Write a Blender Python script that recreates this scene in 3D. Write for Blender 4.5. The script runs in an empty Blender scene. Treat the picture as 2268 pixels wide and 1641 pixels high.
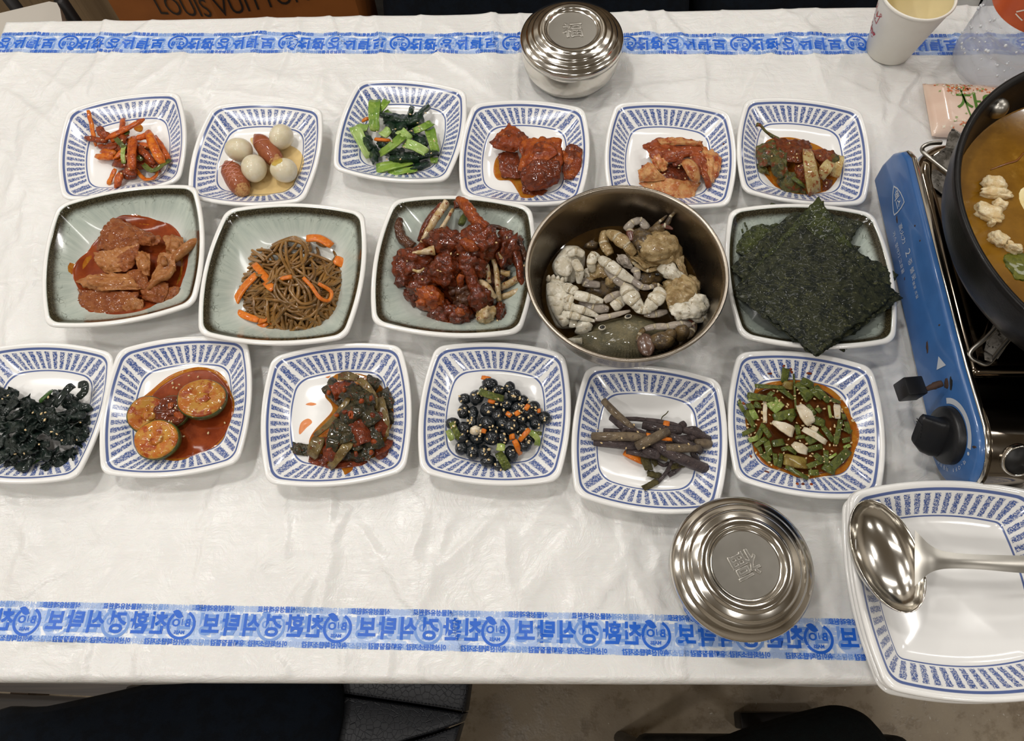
import bpy, bmesh, math, random
import numpy as np
from mathutils import Vector, Matrix, noise as MN

random.seed(7)
RNG = np.random.RandomState(7)
SC = bpy.context.scene
COL = SC.collection

# ------------------------------------------------------------------ camera
# The table top is the plane z = T0; the camera stands over it, tilted back.
T0 = 0.75                      # height of the table top above the floor
CAMH = 0.635                   # camera above the table top
FPX, IW, IH = 1650.0, 2268, 1641
_n = np.array([.146e-4 * FPX, 2.5646e-4 * FPX, 1.0]); _n /= np.linalg.norm(_n)
_ex = np.array([1., 0, 0]) - _n * _n[0]; _ex /= np.linalg.norm(_ex); _ey = np.cross(_n, _ex)
_c, _s = math.cos(.0026), math.sin(.0026)
CAMR = np.stack([_c * _ex + _s * _ey, -(-_s * _ex + _c * _ey), -_n])   # camera (x right, y down, z out) -> world


def at(px, py, h=0.0):
    """world point at height h above the table that is seen at photo pixel (px, py)"""
    d = CAMR @ np.array([(px - IW / 2) / FPX, (py - IH / 2) / FPX, 1.0])
    t = (CAMH - h) / -d[2]
    return np.array([d[0] * t, d[1] * t, T0 + h])


cam_data = bpy.data.cameras.new('camera')
cam = bpy.data.objects.new('camera', cam_data); COL.objects.link(cam)
cam_data.sensor_fit = 'HORIZONTAL'; cam_data.sensor_width = 36.0
cam_data.lens = FPX / IW * 36.0; cam_data.clip_start = .02; cam_data.clip_end = 50
cam.matrix_world = Matrix(np.block([[np.stack([CAMR[:, 0], -CAMR[:, 1], -CAMR[:, 2]], 1), np.array([[0], [0], [T0 + CAMH]])],
                                    [np.array([[0, 0, 0, 1.]])]]).tolist())
SC.camera = cam

# ------------------------------------------------------------------ world, lamps, exposure
wd = bpy.data.worlds.new('world'); SC.world = wd; wd.use_nodes = True
wd.node_tree.nodes['Background'].inputs[0].default_value = (.9, .88, .84, 1)
wd.node_tree.nodes['Background'].inputs[1].default_value = 0.05
SC.view_settings.view_transform = 'Standard'; SC.view_settings.look = 'None'
SC.view_settings.gamma = 1.0; SC.view_settings.use_curve_mapping = False
SC.view_settings.exposure = 0.12
SC.cycles.use_denoising = True
SC.cycles.max_bounces = 10; SC.cycles.transparent_max_bounces = 16
SC.cycles.caustics_reflective = False; SC.cycles.caustics_refractive = False
SC.cycles.sample_clamp_indirect = 6.0
CEIL = 2.62
LAMPS = [(-1.95, 1.75), (-.78, 1.95), (.55, 1.98), (1.55, 1.95), (-1.8, .5), (-.52, .66), (1.5, .32), (2.15, .65),
         (-1.15, -.75), (.25, -.95), (1.25, -.85)]
LAMP_W = 5.0
for i, (lx, ly) in enumerate(LAMPS):
    ld = bpy.data.lights.new('downlight_lamp', 'AREA'); ld.shape = 'DISK'; ld.size = .17
    ld.energy = LAMP_W * ((1.0 if ly > 1.5 else 1.6) if lx < -.3 else .78); ld.color = (1.0, .965, .92)
    lo = bpy.data.objects.new('downlight_lamp', ld); COL.objects.link(lo); lo.location = (lx, ly, CEIL - .03)
# long tube fixtures farther along the room
for i, (lx, ly) in enumerate([(-1.0, 1.18), (1.05, 1.18), (-.75, -.25)]):
    ld = bpy.data.lights.new('tube_lamp', 'AREA'); ld.shape = 'RECTANGLE'; ld.size = 1.2; ld.size_y = .12
    ld.energy = 5.0; ld.color = (1.0, .975, .94)
    lo = bpy.data.objects.new('tube_lamp', ld); COL.objects.link(lo); lo.location = (lx, ly, CEIL - .05)


# ------------------------------------------------------------------ helpers
def lin(c):
    """sRGB 0-255 -> linear rgba"""
    o = []
    for v in c[:3]:
        v = v / 255.0
        o.append(v / 12.92 if v <= .04045 else ((v + .055) / 1.055) ** 2.4)
    return (*o, 1.0)


class NT:
    """tiny node-tree builder"""

    def __init__(s, name):
        s.m = bpy.data.materials.new(name); s.m.use_nodes = True
        s.t = s.m.node_tree; s.b = s.t.nodes['Principled BSDF']; s.out = s.t.nodes['Material Output']

    def n(s, typ, **kw):
        nd = s.t.nodes.new(typ)
        for k, v in kw.items():
            if k[0] == 'i' and k[1:].isdigit():
                nd.inputs[int(k[1:])].default_value = v
            else:
                setattr(nd, k, v)
        return nd

    def l(s, a, b):
        s.t.links.new(a, b)

    def math(s, op, a, b=None, c=None, clamp=False):
        nd = s.n('ShaderNodeMath', operation=op, use_clamp=clamp)
        for i, v in enumerate((a, b, c)):
            if v is None: continue
            if isinstance(v, (int, float)): nd.inputs[i].default_value = v
            else: s.l(v, nd.inputs[i])
        return nd.outputs[0]

    def sstep(s, v, a, b):
        nd = s.n('ShaderNodeMapRange', interpolation_type='SMOOTHSTEP')
        s.l(v, nd.inputs[0]); nd.inputs[1].default_value = a; nd.inputs[2].default_value = b
        return nd.outputs[0]

    def mix(s, f, a, b):
        nd = s.n('ShaderNodeMix', data_type='RGBA')
        for i, v in ((0, f), (6, a), (7, b)):
            if isinstance(v, (int, float)): nd.inputs[i].default_value = v
            elif isinstance(v, tuple): nd.inputs[i].default_value = v
            else: s.l(v, nd.inputs[i])
        return nd.outputs[2]

    def obj(s):
        if not hasattr(s, '_o'): s._o = s.n('ShaderNodeTexCoord')
        return s._o.outputs['Object']

    def noise(s, scale, detail=3, rough=.55, vec=None, dist=0.0):
        nd = s.n('ShaderNodeTexNoise'); s.l(vec if vec is not None else s.obj(), nd.inputs['Vector'])
        nd.inputs['Scale'].default_value = scale; nd.inputs['Detail'].default_value = detail
        nd.inputs['Roughness'].default_value = rough; nd.inputs['Distortion'].default_value = dist
        return nd.outputs['Fac']

    def bump(s, h, strength, dist=.001):
        nd = s.n('ShaderNodeBump'); nd.inputs['Strength'].default_value = strength
        nd.inputs['Distance'].default_value = dist; s.l(h, nd.inputs['Height']); s.l(nd.outputs[0], s.b.inputs['Normal'])

    def set(s, **kw):
        names = dict(col='Base Color', rough='Roughness', metal='Metallic', spec='Specular IOR Level', trans='Transmission Weight',
                     ior='IOR', coat='Coat Weight', coatr='Coat Roughness', sss='Subsurface Weight', sssr='Subsurface Radius',
                     ssss='Subsurface Scale', alpha='Alpha', sheen='Sheen Weight', emis='Emission Color', emiss='Emission Strength',
                     aniso='Anisotropic')
        for k, v in kw.items():
            i = s.b.inputs[names[k]]
            if hasattr(v, 'is_linked') or hasattr(v, 'links'): s.l(v, i)
            else: i.default_value = v
        return s


_mats = {}


def food(name, c1, c2, c3=None, scale=120, rough=.3, bump=.4, coat=.0, sss=.0, f=(.42, .6), bscale=None, f3=(.58, .68), s3=None, vary=.15, dim=.86):
    """two or three colours broken up by noise, wet gloss, fine relief"""
    if name in _mats: return _mats[name]
    t = NT(name)
    info = t.n('ShaderNodeObjectInfo')
    rnd = t.n('ShaderNodeCombineXYZ'); t.l(info.outputs['Random'], rnd.inputs[0]); t.l(info.outputs['Random'], rnd.inputs[1])
    off = t.n('ShaderNodeVectorMath', operation='ADD'); t.l(t.obj(), off.inputs[0]); t.l(rnd.outputs[0], off.inputs[1])
    v = off.outputs[0]
    def dk(c):
        r_, g_, b_ = [q * dim for q in lin(c)[:3]]
        if r_ > 1.5 * g_ and b_ < .35 * r_:           # red and brown sauces: keep them warm, not pink
            g_ = max(g_ - .003, .15 * r_); b_ = max(.0012, min(b_ - .005, .38 * g_))
        return (max(.002, r_ - .003), max(.0018, g_), max(.0012, b_), 1.0)
    col = t.mix(t.sstep(t.noise(scale * 1.5, 5, .66, v), *f), dk(c1), dk(c2))
    if c3:
        col = t.mix(t.sstep(t.noise((s3 or scale * 1.7) * 1.5, 5, .68, v), *f3), col, dk(c3))
    if vary:
        hsv = t.n('ShaderNodeHueSaturation'); t.l(col, hsv.inputs['Color'])
        mr = t.n('ShaderNodeMapRange'); t.l(info.outputs['Random'], mr.inputs[0]); mr.inputs[3].default_value = 1 - vary; mr.inputs[4].default_value = 1 + vary
        t.l(mr.outputs[0], hsv.inputs['Value']); col = hsv.outputs[0]
    t.set(col=col, rough=rough + .10, coat=min(1., coat * 1.1), coatr=.05, spec=.25)
    if sss: t.set(sss=sss, ssss=.003, sssr=(1, .5, .3))
    if bump: t.bump(t.noise((bscale or scale * 2.2) * 1.25, 5, .65, v), min(1., bump * 1.5), .0014)
    _mats[name] = t.m
    return t.m


def plain(name, c, rough=.5, metal=0., bump=0, bscale=300, coat=0., spec=.5, n2=None, nscale=60, sss=0):
    if name in _mats: return _mats[name]
    t = NT(name)
    col = lin(c)
    if n2: col = t.mix(t.sstep(t.noise(nscale, 4), .35, .65), lin(c), lin(n2))
    t.set(col=col, rough=rough, metal=metal, coat=coat, spec=spec)
    if sss: t.set(sss=sss, ssss=.004, sssr=(1, .9, .7))
    if bump: t.bump(t.noise(bscale, 4), bump, .001)
    _mats[name] = t.m
    return t.m


def liquid(name, c, clear=.35, rough=.08, n2=None, nscale=90, bump=.15):
    """thin wet layer: tinted see-through where thin"""
    if name in _mats: return _mats[name]
    t = NT(name)
    col = lin(c)
    if n2: col = t.mix(t.sstep(t.noise(nscale, 5, .65), .4, .62), lin(c), lin(n2))
    t.set(col=col, rough=rough, spec=.5)
    tr = t.n('ShaderNodeBsdfTransparent'); 
    if isinstance(col, tuple): tr.inputs[0].default_value = tuple(min(1, v * 1.0 + .15) for v in col[:3]) + (1,)
    else: t.l(col, tr.inputs[0])
    mx = t.n('ShaderNodeMixShader'); mx.inputs[0].default_value = 1 - clear
    t.l(tr.outputs[0], mx.inputs[1]); t.l(t.b.outputs[0], mx.inputs[2]); t.l(mx.outputs[0], t.out.inputs[0])
    if bump: t.bump(t.noise(nscale * .8, 3), bump, .001)
    _mats[name] = t.m
    return t.m


WL = {}      # object name -> world location of its origin


def tag(o, label=None, cat=None, group=None, kind=None):
    if label: o['label'] = label
    if cat: o['category'] = cat
    if group: o['group'] = group
    if kind: o['kind'] = kind
    return o


def thing(name, label, cat, loc, group=None):
    o = bpy.data.objects.new(name, None); COL.objects.link(o)
    o.location = tuple(loc); o.empty_display_size = .02
    WL[o.name] = np.array(loc, float)
    return tag(o, label, cat, group)


def MO(name, V, F, mat, parent=None, smooth=True, sharp=None, luv=None, mi=None, origin=None):
    """verts in world space -> ONE mesh object; origin at the parent, or at its own base"""
    V = np.asarray(V, float)
    if origin is not None: og = np.asarray(origin, float)
    elif parent is not None: og = WL[parent.name]
    else: og = np.array([V[:, 0].mean(), V[:, 1].mean(), V[:, 2].min()])
    me = bpy.data.meshes.new(name)
    me.from_pydata((V - og).tolist(), [], [tuple(int(i) for i in f) for f in F])
    mats = mat if isinstance(mat, (list, tuple)) else [mat]
    for m in mats: me.materials.append(m)
    if mi is not None: me.polygons.foreach_set('material_index', np.asarray(mi, np.int32))
    if luv is not None:
        u = me.uv_layers.new(name='uv'); u.data.foreach_set('uv', np.asarray(luv, np.float32).ravel())
    if smooth:
        me.shade_smooth()
        if sharp: me.set_sharp_from_angle(angle=math.radians(sharp))
    me.validate(); me.update()
    o = bpy.data.objects.new(name, me); COL.objects.link(o)
    if parent is not None:
        o.parent = parent; o.location = tuple(og - WL[parent.name])
    else:
        o.location = tuple(og)
    WL[o.name] = og
    return o


class MB:
    """mesh collector"""

    def __init__(s): s.V = []; s.F = []; s.n = 0

    def add(s, V, F):
        V = np.asarray(V, float)
        s.V.append(V); s.F += [tuple(i + s.n for i in f) for f in F]; s.n += len(V)
        return s

    def out(s, name, mat, parent=None, **kw):
        return MO(name, np.concatenate(s.V), s.F, mat, parent, **kw)


def box(x0, x1, y0, y1, z0, z1):
    V = [(x, y, z) for z in (z0, z1) for y in (y0, y1) for x in (x0, x1)]
    F = [(0, 2, 3, 1), (4, 5, 7, 6), (0, 1, 5, 4), (2, 6, 7, 3), (0, 4, 6, 2), (1, 3, 7, 5)]
    return np.array(V, float), F


def bevel_box(x0, x1, y0, y1, z0, z1, b=.004, seg=2):
    bm = bmesh.new(); V, F = box(x0, x1, y0, y1, z0, z1)
    vs = [bm.verts.new(v) for v in V]
    for f in F: bm.faces.new([vs[i] for i in f])
    bmesh.ops.bevel(bm, geom=bm.edges[:], offset=b, segments=seg, affect='EDGES', profile=.5)
    bm.verts.index_update()
    V = np.array([v.co[:] for v in bm.verts]); F = [tuple(v.index for v in f.verts) for f in bm.faces]; bm.free()
    return V, F


def loft(rings, cap0=True, cap1=True, closed=True):
    """rings: list of (N,3); quads between neighbours"""
    N = len(rings[0]); V = np.concatenate(rings); F = []
    for k in range(len(rings) - 1):
        a, b = k * N, (k + 1) * N
        for i in range(N if closed else N - 1):
            j = (i + 1) % N
            F.append((a + i, a + j, b + j, b + i))
    if cap0: F.append(tuple(range(N - 1, -1, -1)))
    if cap1: F.append(tuple(range((len(rings) - 1) * N, len(rings) * N)))
    return V, F


def lathe(prof, c, n=64, cap0=False, cap1=False):
    a = np.linspace(0, 2 * np.pi, n, endpoint=False)
    return loft([np.stack([c[0] + r * np.cos(a), c[1] + r * np.sin(a), np.full(n, c[2] + z)], 1) for r, z in prof], cap0, cap1)


def cr(P, n):
    """Catmull-Rom through P -> n points"""
    P = np.asarray(P, float)
    if len(P) == 2: return P[0] + (P[1] - P[0]) * np.linspace(0, 1, n)[:, None]
    Q = np.concatenate([[2 * P[0] - P[1]], P, [2 * P[-1] - P[-2]]])
    t = np.linspace(0, len(P) - 1 - 1e-9, n); k = t.astype(int); u = (t - k)[:, None]
    a, b, c, d = Q[k], Q[k + 1], Q[k + 2], Q[k + 3]
    return .5 * (2 * b + (c - a) * u + (2 * a - 5 * b + 4 * c - d) * u ** 2 + (3 * b - a - 3 * c + d) * u ** 3)


def crc(P, n):
    """closed Catmull-Rom"""
    P = np.asarray(P, float); m = len(P)
    t = np.linspace(0, m, n, endpoint=False); k = t.astype(int); u = (t - k)[:, None]
    a, b, c, d = P[(k - 1) % m], P[k % m], P[(k + 1) % m], P[(k + 2) % m]
    return .5 * (2 * b + (c - a) * u + (2 * a - 5 * b + 4 * c - d) * u ** 2 + (3 * b - a - 3 * c + d) * u ** 3)


def vnoise(V, scale, seed=0.):
    return np.array([MN.noise(Vector((x * scale + seed, y * scale + seed * 1.7, z * scale - seed))) for x, y, z in V])


_ico = {}


def ico(sub):
    if sub not in _ico:
        bm = bmesh.new(); bmesh.ops.create_icosphere(bm, subdivisions=sub, radius=1); bm.verts.index_update()
        _ico[sub] = (np.array([v.co[:] for v in bm.verts]), [tuple(v.index for v in f.verts) for f in bm.faces]); bm.free()
    return _ico[sub]


def rotm(rx=0, ry=0, rz=0):
    return np.array(Matrix.Rotation(rz, 3, 'Z') @ Matrix.Rotation(ry, 3, 'Y') @ Matrix.Rotation(rx, 3, 'X'))


def blob(c, r, rot=(0, 0, 0), amp=.0, freq=2., seed=0., sub=3, egg=0., sq=0.):
    V, F = ico(sub); V = V.copy()
    if sq: V = np.sign(V) * np.abs(V) ** (1 - sq)
    if egg: V[:, 1:] *= (1 + egg * V[:, :1])
    if amp:
        d = vnoise(V, freq, seed); d2 = vnoise(V, freq * 2.3, seed + 5)
        V = V * (1 + amp * d + amp * .5 * d2 + (amp * .22 * (1 - 2 * np.abs(vnoise(V, freq * 3.1, seed + 11))) + amp * .2 * vnoise(V, freq * 6, seed + 2) if sub >= 4 else 0))[:, None]
    V = V * np.asarray(r) @ rotm(*rot).T + np.asarray(c)
    return V, F


def tube(P, r, n=8, m=None, amp=0., freq=300., seed=0., flat=1., cap=True):
    """round tube through points P with radius list r"""
    m = m or max(2, 3 * (len(P) - 1) + 1)
    C = cr(P, m); R = np.interp(np.linspace(0, 1, m), np.linspace(0, 1, len(np.atleast_1d(r))), np.atleast_1d(r))
    T = np.gradient(C, axis=0); T /= np.linalg.norm(T, axis=1)[:, None] + 1e-12
    S = np.cross(T, [0, 0, 1.]); l = np.linalg.norm(S, axis=1)[:, None]
    S = np.where(l > .05, S / (l + 1e-9), np.array([1., 0, 0])); U = np.cross(S, T)
    a = np.linspace(0, 2 * np.pi, n, endpoint=False)
    rings = [C[i] + R[i] * (np.cos(a)[:, None] * S[i] + flat * np.sin(a)[:, None] * U[i]) for i in range(m)]
    V, F = loft(rings, cap, cap)
    if amp:
        d = vnoise(V, freq, seed)[:, None]; ctr = np.repeat(C, n, 0); V = V + (V - ctr) * d * amp
    return V, F


def strip(P, w, t, tw=0., n=10, m=None, chan=0., taper=(1, 1), amp=0., freq=160., seed=0., boxy=4.):
    """flat-sectioned piece (stick, stalk, ribbon): w wide, t thick, twist tw along it, chan = hollowed like a stalk"""
    m = m or max(4, 4 * (len(P) - 1) + 1)
    C = cr(P, m); T = np.gradient(C, axis=0); T /= np.linalg.norm(T, axis=1)[:, None] + 1e-12
    S = np.cross(T, [0, 0, 1.]); S /= np.linalg.norm(S, axis=1)[:, None] + 1e-9; U = np.cross(S, T)
    tws = np.atleast_1d(tw).astype(float)
    tt = np.interp(np.linspace(0, 1, m), np.linspace(0, 1, max(2, len(tws))), tws if len(tws) > 1 else [0, tws[0]])
    wt = np.interp(np.linspace(0, 1, m), np.linspace(0, 1, len(taper)), taper)
    a = np.linspace(0, 2 * np.pi, n, endpoint=False) + np.pi / n
    ca, sa = np.cos(a), np.sin(a)
    k = (np.abs(ca) ** boxy + np.abs(sa) ** boxy) ** (-1 / boxy); ca, sa = ca * k, sa * k
    rings = []
    for i in range(m):
        s = S[i] * math.cos(tt[i]) + U[i] * math.sin(tt[i]); u = np.cross(s, T[i])
        e = .55 if i in (0, m - 1) else 1.
        x = ca * w / 2 * wt[i] * (e if boxy < 3 else (.85 if e < 1 else 1)); y = sa * t / 2 * (.6 + .4 * wt[i]) * e + chan * (ca * ca - .5)
        rings.append(C[i] + x[:, None] * s + y[:, None] * u)
    V, F = loft(rings)
    if amp:
        V = V + amp * np.stack([vnoise(V, freq, seed), vnoise(V, freq, seed + 9), vnoise(V, freq, seed + 21)], 1)
    return V, F


def sheet(G, t=.0015, nu=14, nv=14, amp=.0, freq=90., seed=0., ragged=0., rip=0., ripn=5):
    """wavy sheet over a control net G[i][j] of world points, t thick, with noise relief and a ragged edge"""
    G = np.asarray(G, float)
    A = np.stack([cr(G[i], nv) for i in range(G.shape[0])])
    B = np.stack([cr(A[:, j], nu) for j in range(nv)], 1)          # nu x nv x 3
    ctr = B.reshape(-1, 3).mean(0)
    if ragged:
        u = np.linspace(-1, 1, nu)[:, None] * np.ones((1, nv)); v = np.linspace(-1, 1, nv)[None] * np.ones((nu, 1))
        e = np.maximum(np.abs(u), np.abs(v)) ** 4
        nz = vnoise(B.reshape(-1, 3), 1 / .006, seed + 3).reshape(nu, nv) + .6 * vnoise(B.reshape(-1, 3), 1 / .0025, seed + 8).reshape(nu, nv)
        B = B + (B - ctr) * (e * nz * ragged)[..., None]
    nrm = np.cross(np.gradient(B, axis=0), np.gradient(B, axis=1)); nrm /= np.linalg.norm(nrm, axis=2)[..., None] + 1e-12
    if nrm[..., 2].mean() < 0: nrm = -nrm
    if amp:
        fl = B.reshape(-1, 3)
        d = (vnoise(fl, freq, seed) + .5 * vnoise(fl, freq * 2.4, seed + 4)).reshape(nu, nv)
        B = B + nrm * (d * amp)[..., None]
    if rip:
        v = np.linspace(0, 2 * np.pi * ripn, nv)[None] * np.ones((nu, 1)); B = B + nrm * (np.sin(v) * rip)[..., None]
    top = (B + nrm * t / 2).reshape(-1, 3); bot = (B - nrm * t / 2).reshape(-1, 3)
    N = nu * nv; F = []
    idx = lambda i, j: i * nv + j
    for i in range(nu - 1):
        for j in range(nv - 1):
            q = (idx(i, j), idx(i + 1, j), idx(i + 1, j + 1), idx(i, j + 1)); F.append(q); F.append(tuple(N + k for k in q[::-1]))
    ring = [idx(i, 0) for i in range(nu)] + [idx(nu - 1, j) for j in range(1, nv)] + [idx(i, nv - 1) for i in range(nu - 2, -1, -1)] + [idx(0, j) for j in range(nv - 2, 0, -1)]
    for k in range(len(ring)):
        a, b = ring[k], ring[(k + 1) % len(ring)]; F.append((b, a, N + a, N + b))
    V = np.concatenate([top, bot])
    if np.cross(B[1, 0] - B[0, 0], B[0, 1] - B[0, 0])[2] < 0: F = [f[::-1] for f in F]
    return V, F


def text_mesh(s, size=1., extrude=0., bevel=0., shear=0., cut=None, bold=0.):
    """flat (or raised) mesh of lettering, centred in x, baseline centred in y; built-in font"""
    cu = bpy.data.curves.new('lettering', 'FONT'); cu.body = s; cu.size = size; cu.align_x = 'CENTER'; cu.align_y = 'CENTER'
    cu.extrude = extrude; cu.bevel_depth = bevel; cu.shear = shear; cu.resolution_u = 3; cu.offset = bold
    ob = bpy.data.objects.new('lettering', cu); COL.objects.link(ob)
    dg = bpy.context.evaluated_depsgraph_get(); dg.update()
    me = ob.evaluated_get(dg).to_mesh()
    bm = bmesh.new(); bm.from_mesh(me); ob.evaluated_get(dg).to_mesh_clear()
    bpy.data.objects.remove(ob); bpy.data.curves.remove(cu)
    bmesh.ops.remove_doubles(bm, verts=bm.verts[:], dist=size * 1e-4)
    bmesh.ops.triangulate(bm, faces=bm.faces[:])
    return bm_out(bm, cut)


def bm_out(bm, cut=None):
    if cut:
        for ax in (0, 1):
            cs = [v.co[ax] for v in bm.verts]
            if not cs: continue
            for k in range(int(math.floor(min(cs) / cut)), int(math.ceil(max(cs) / cut)) + 1):
                co = [0, 0, 0]; no = [0, 0, 0]; co[ax] = k * cut; no[ax] = 1
                bmesh.ops.bisect_plane(bm, geom=bm.verts[:] + bm.edges[:] + bm.faces[:], plane_co=co, plane_no=no, dist=1e-6)
    bm.verts.index_update()
    V = np.array([v.co[:] for v in bm.verts]) if len(bm.verts) else np.zeros((0, 3)); F = [tuple(v.index for v in f.verts) for f in bm.faces]; bm.free()
    return V, F


def flat_poly(P, cut=None):
    bm = bmesh.new(); vs = [bm.verts.new((x, y, 0)) for x, y in P]; bm.faces.new(vs); bmesh.ops.triangulate(bm, faces=bm.faces[:])
    return bm_out(bm, cut)


def ring_poly(r0, r1, a0, a1, n=28, cut=None):
    a = np.linspace(a0, a1, n)
    V = np.concatenate([np.stack([r0 * np.cos(a), r0 * np.sin(a), a * 0], 1), np.stack([r1 * np.cos(a), r1 * np.sin(a), a * 0], 1)])
    return V, [(i, i + 1, n + i + 1, n + i) for i in range(n - 1)]

# ------------------------------------------------------------------ the room
def wood_mat(name, c1, c2, c3, axis=2):
    t = NT(name)
    mp = t.n('ShaderNodeMapping'); t.l(t.obj(), mp.inputs[0])
    sc = [60, 60, 60]; sc[axis] = 1.2; mp.inputs['Scale'].default_value = sc
    v = mp.outputs[0]
    a = t.noise(.35, 4, .6, v); b = t.noise(1.3, 4, .7, v)
    col = t.mix(t.sstep(a, .38, .62), lin(c1), lin(c2)); col = t.mix(t.sstep(b, .52, .7), col, lin(c3))
    t.set(col=col, rough=.45); t.bump(b, .2, .001)
    return t.m


def concrete():
    t = NT('concrete')
    a = t.noise(3.5, 6, .65); b = t.noise(28, 5, .7); c = t.noise(130, 2)
    col = t.mix(t.sstep(a, .35, .68), lin((182, 168, 146)), lin((146, 131, 110)))
    col = t.mix(t.math('MULTIPLY', t.sstep(b, .50, .72), .28), col, lin((80, 70, 58)))
    col = t.mix(t.sstep(c, .72, .78), col, lin((205, 198, 184)))
    t.set(col=col, rough=t.mix(t.sstep(b, .4, .6), (.55,) * 3 + (1,), (.25,) * 3 + (1,)))
    t.bump(c, .25, .002)
    return t.m


RX0, RX1, RY0, RY1 = -2.4, 2.6, -2.0, 2.35
M_WALL = plain('painted_wall', (186, 179, 168), .8, bump=.1, bscale=60)
M_CEIL = plain('ceiling_board', (186, 182, 174), .85)
for nm, bx in (('floor', (RX0, RX1, RY0, RY1, -.05, 0)), ('ceiling', (RX0, RX1, RY0, RY1, CEIL, CEIL + .05)),
               ('wall_left', (RX0 - .08, RX0, RY0, RY1, 0, CEIL)), ('wall_right', (RX1, RX1 + .08, RY0, RY1, 0, CEIL)),
               ('wall_front', (RX0, RX1, RY0 - .08, RY0, 0, CEIL)), ('wall_back', (RX0, RX1, RY1, RY1 + .08, 0, CEIL))):
    m = dict(floor=concrete(), ceiling=M_CEIL).get(nm, M_WALL) if nm in ('floor', 'ceiling') else M_WALL
    tag(MO(nm, *box(*bx), m, smooth=False), kind='structure')
# low wood panelled partition behind the far bench
M_PANEL = wood_mat('panel_wood', (128, 108, 82), (104, 86, 63), (74, 58, 41), 2)
part = MO('wall_partition', *box(RX0, RX1, 1.29, 1.35, 0, 1.25), M_PANEL, smooth=False)
tag(part, kind='structure')
M_TRIMD = plain('lamp_trim', (225, 222, 215), .4)
M_LAMP = NT('lamp_diffuser'); M_LAMP.set(col=(.9, .9, .85, 1), emis=(1, .93, .83, 1), emiss=6.0)
for i, (lx, ly) in enumerate(LAMPS):
    t = thing('downlight', 'round white recessed downlight in the ceiling', 'ceiling light', (lx, ly, CEIL - .02), 'downlights in the ceiling')
    MO('trim_ring', *lathe([(.088, .0), (.105, -.004), (.11, .0), (.11, .02)], (lx, ly, CEIL - .02), 32), M_TRIMD, t)

# ------------------------------------------------------------------ the table
TX0, TX1, TY0, TY1 = -.615, .80, .006, .722
M_TWOOD = wood_mat('table_wood', (92, 74, 58), (70, 55, 43), (50, 39, 31), 0)
M_DKMETAL = plain('dark_metal', (42, 40, 40), .45, .6)
table = thing('dining_table', 'long restaurant table covered with a white plastic sheet', 'table', ((TX0 + TX1) / 2, (TY0 + TY1) / 2, 0))
MO('tabletop', *bevel_box(TX0, TX1, TY0, TY1, T0 - .036, T0 - .0080, .006), M_TWOOD, table, sharp=40)
for sx in (-.50, .68):
    MO('pedestal', *bevel_box(sx - .03, sx + .03, .33, .39, .05, T0 - .034, .004), M_DKMETAL, table, sharp=40)
    MO('foot', *bevel_box(sx - .035, sx + .035, .06, .66, 0, .05, .006), M_DKMETAL, table, sharp=40)

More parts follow.
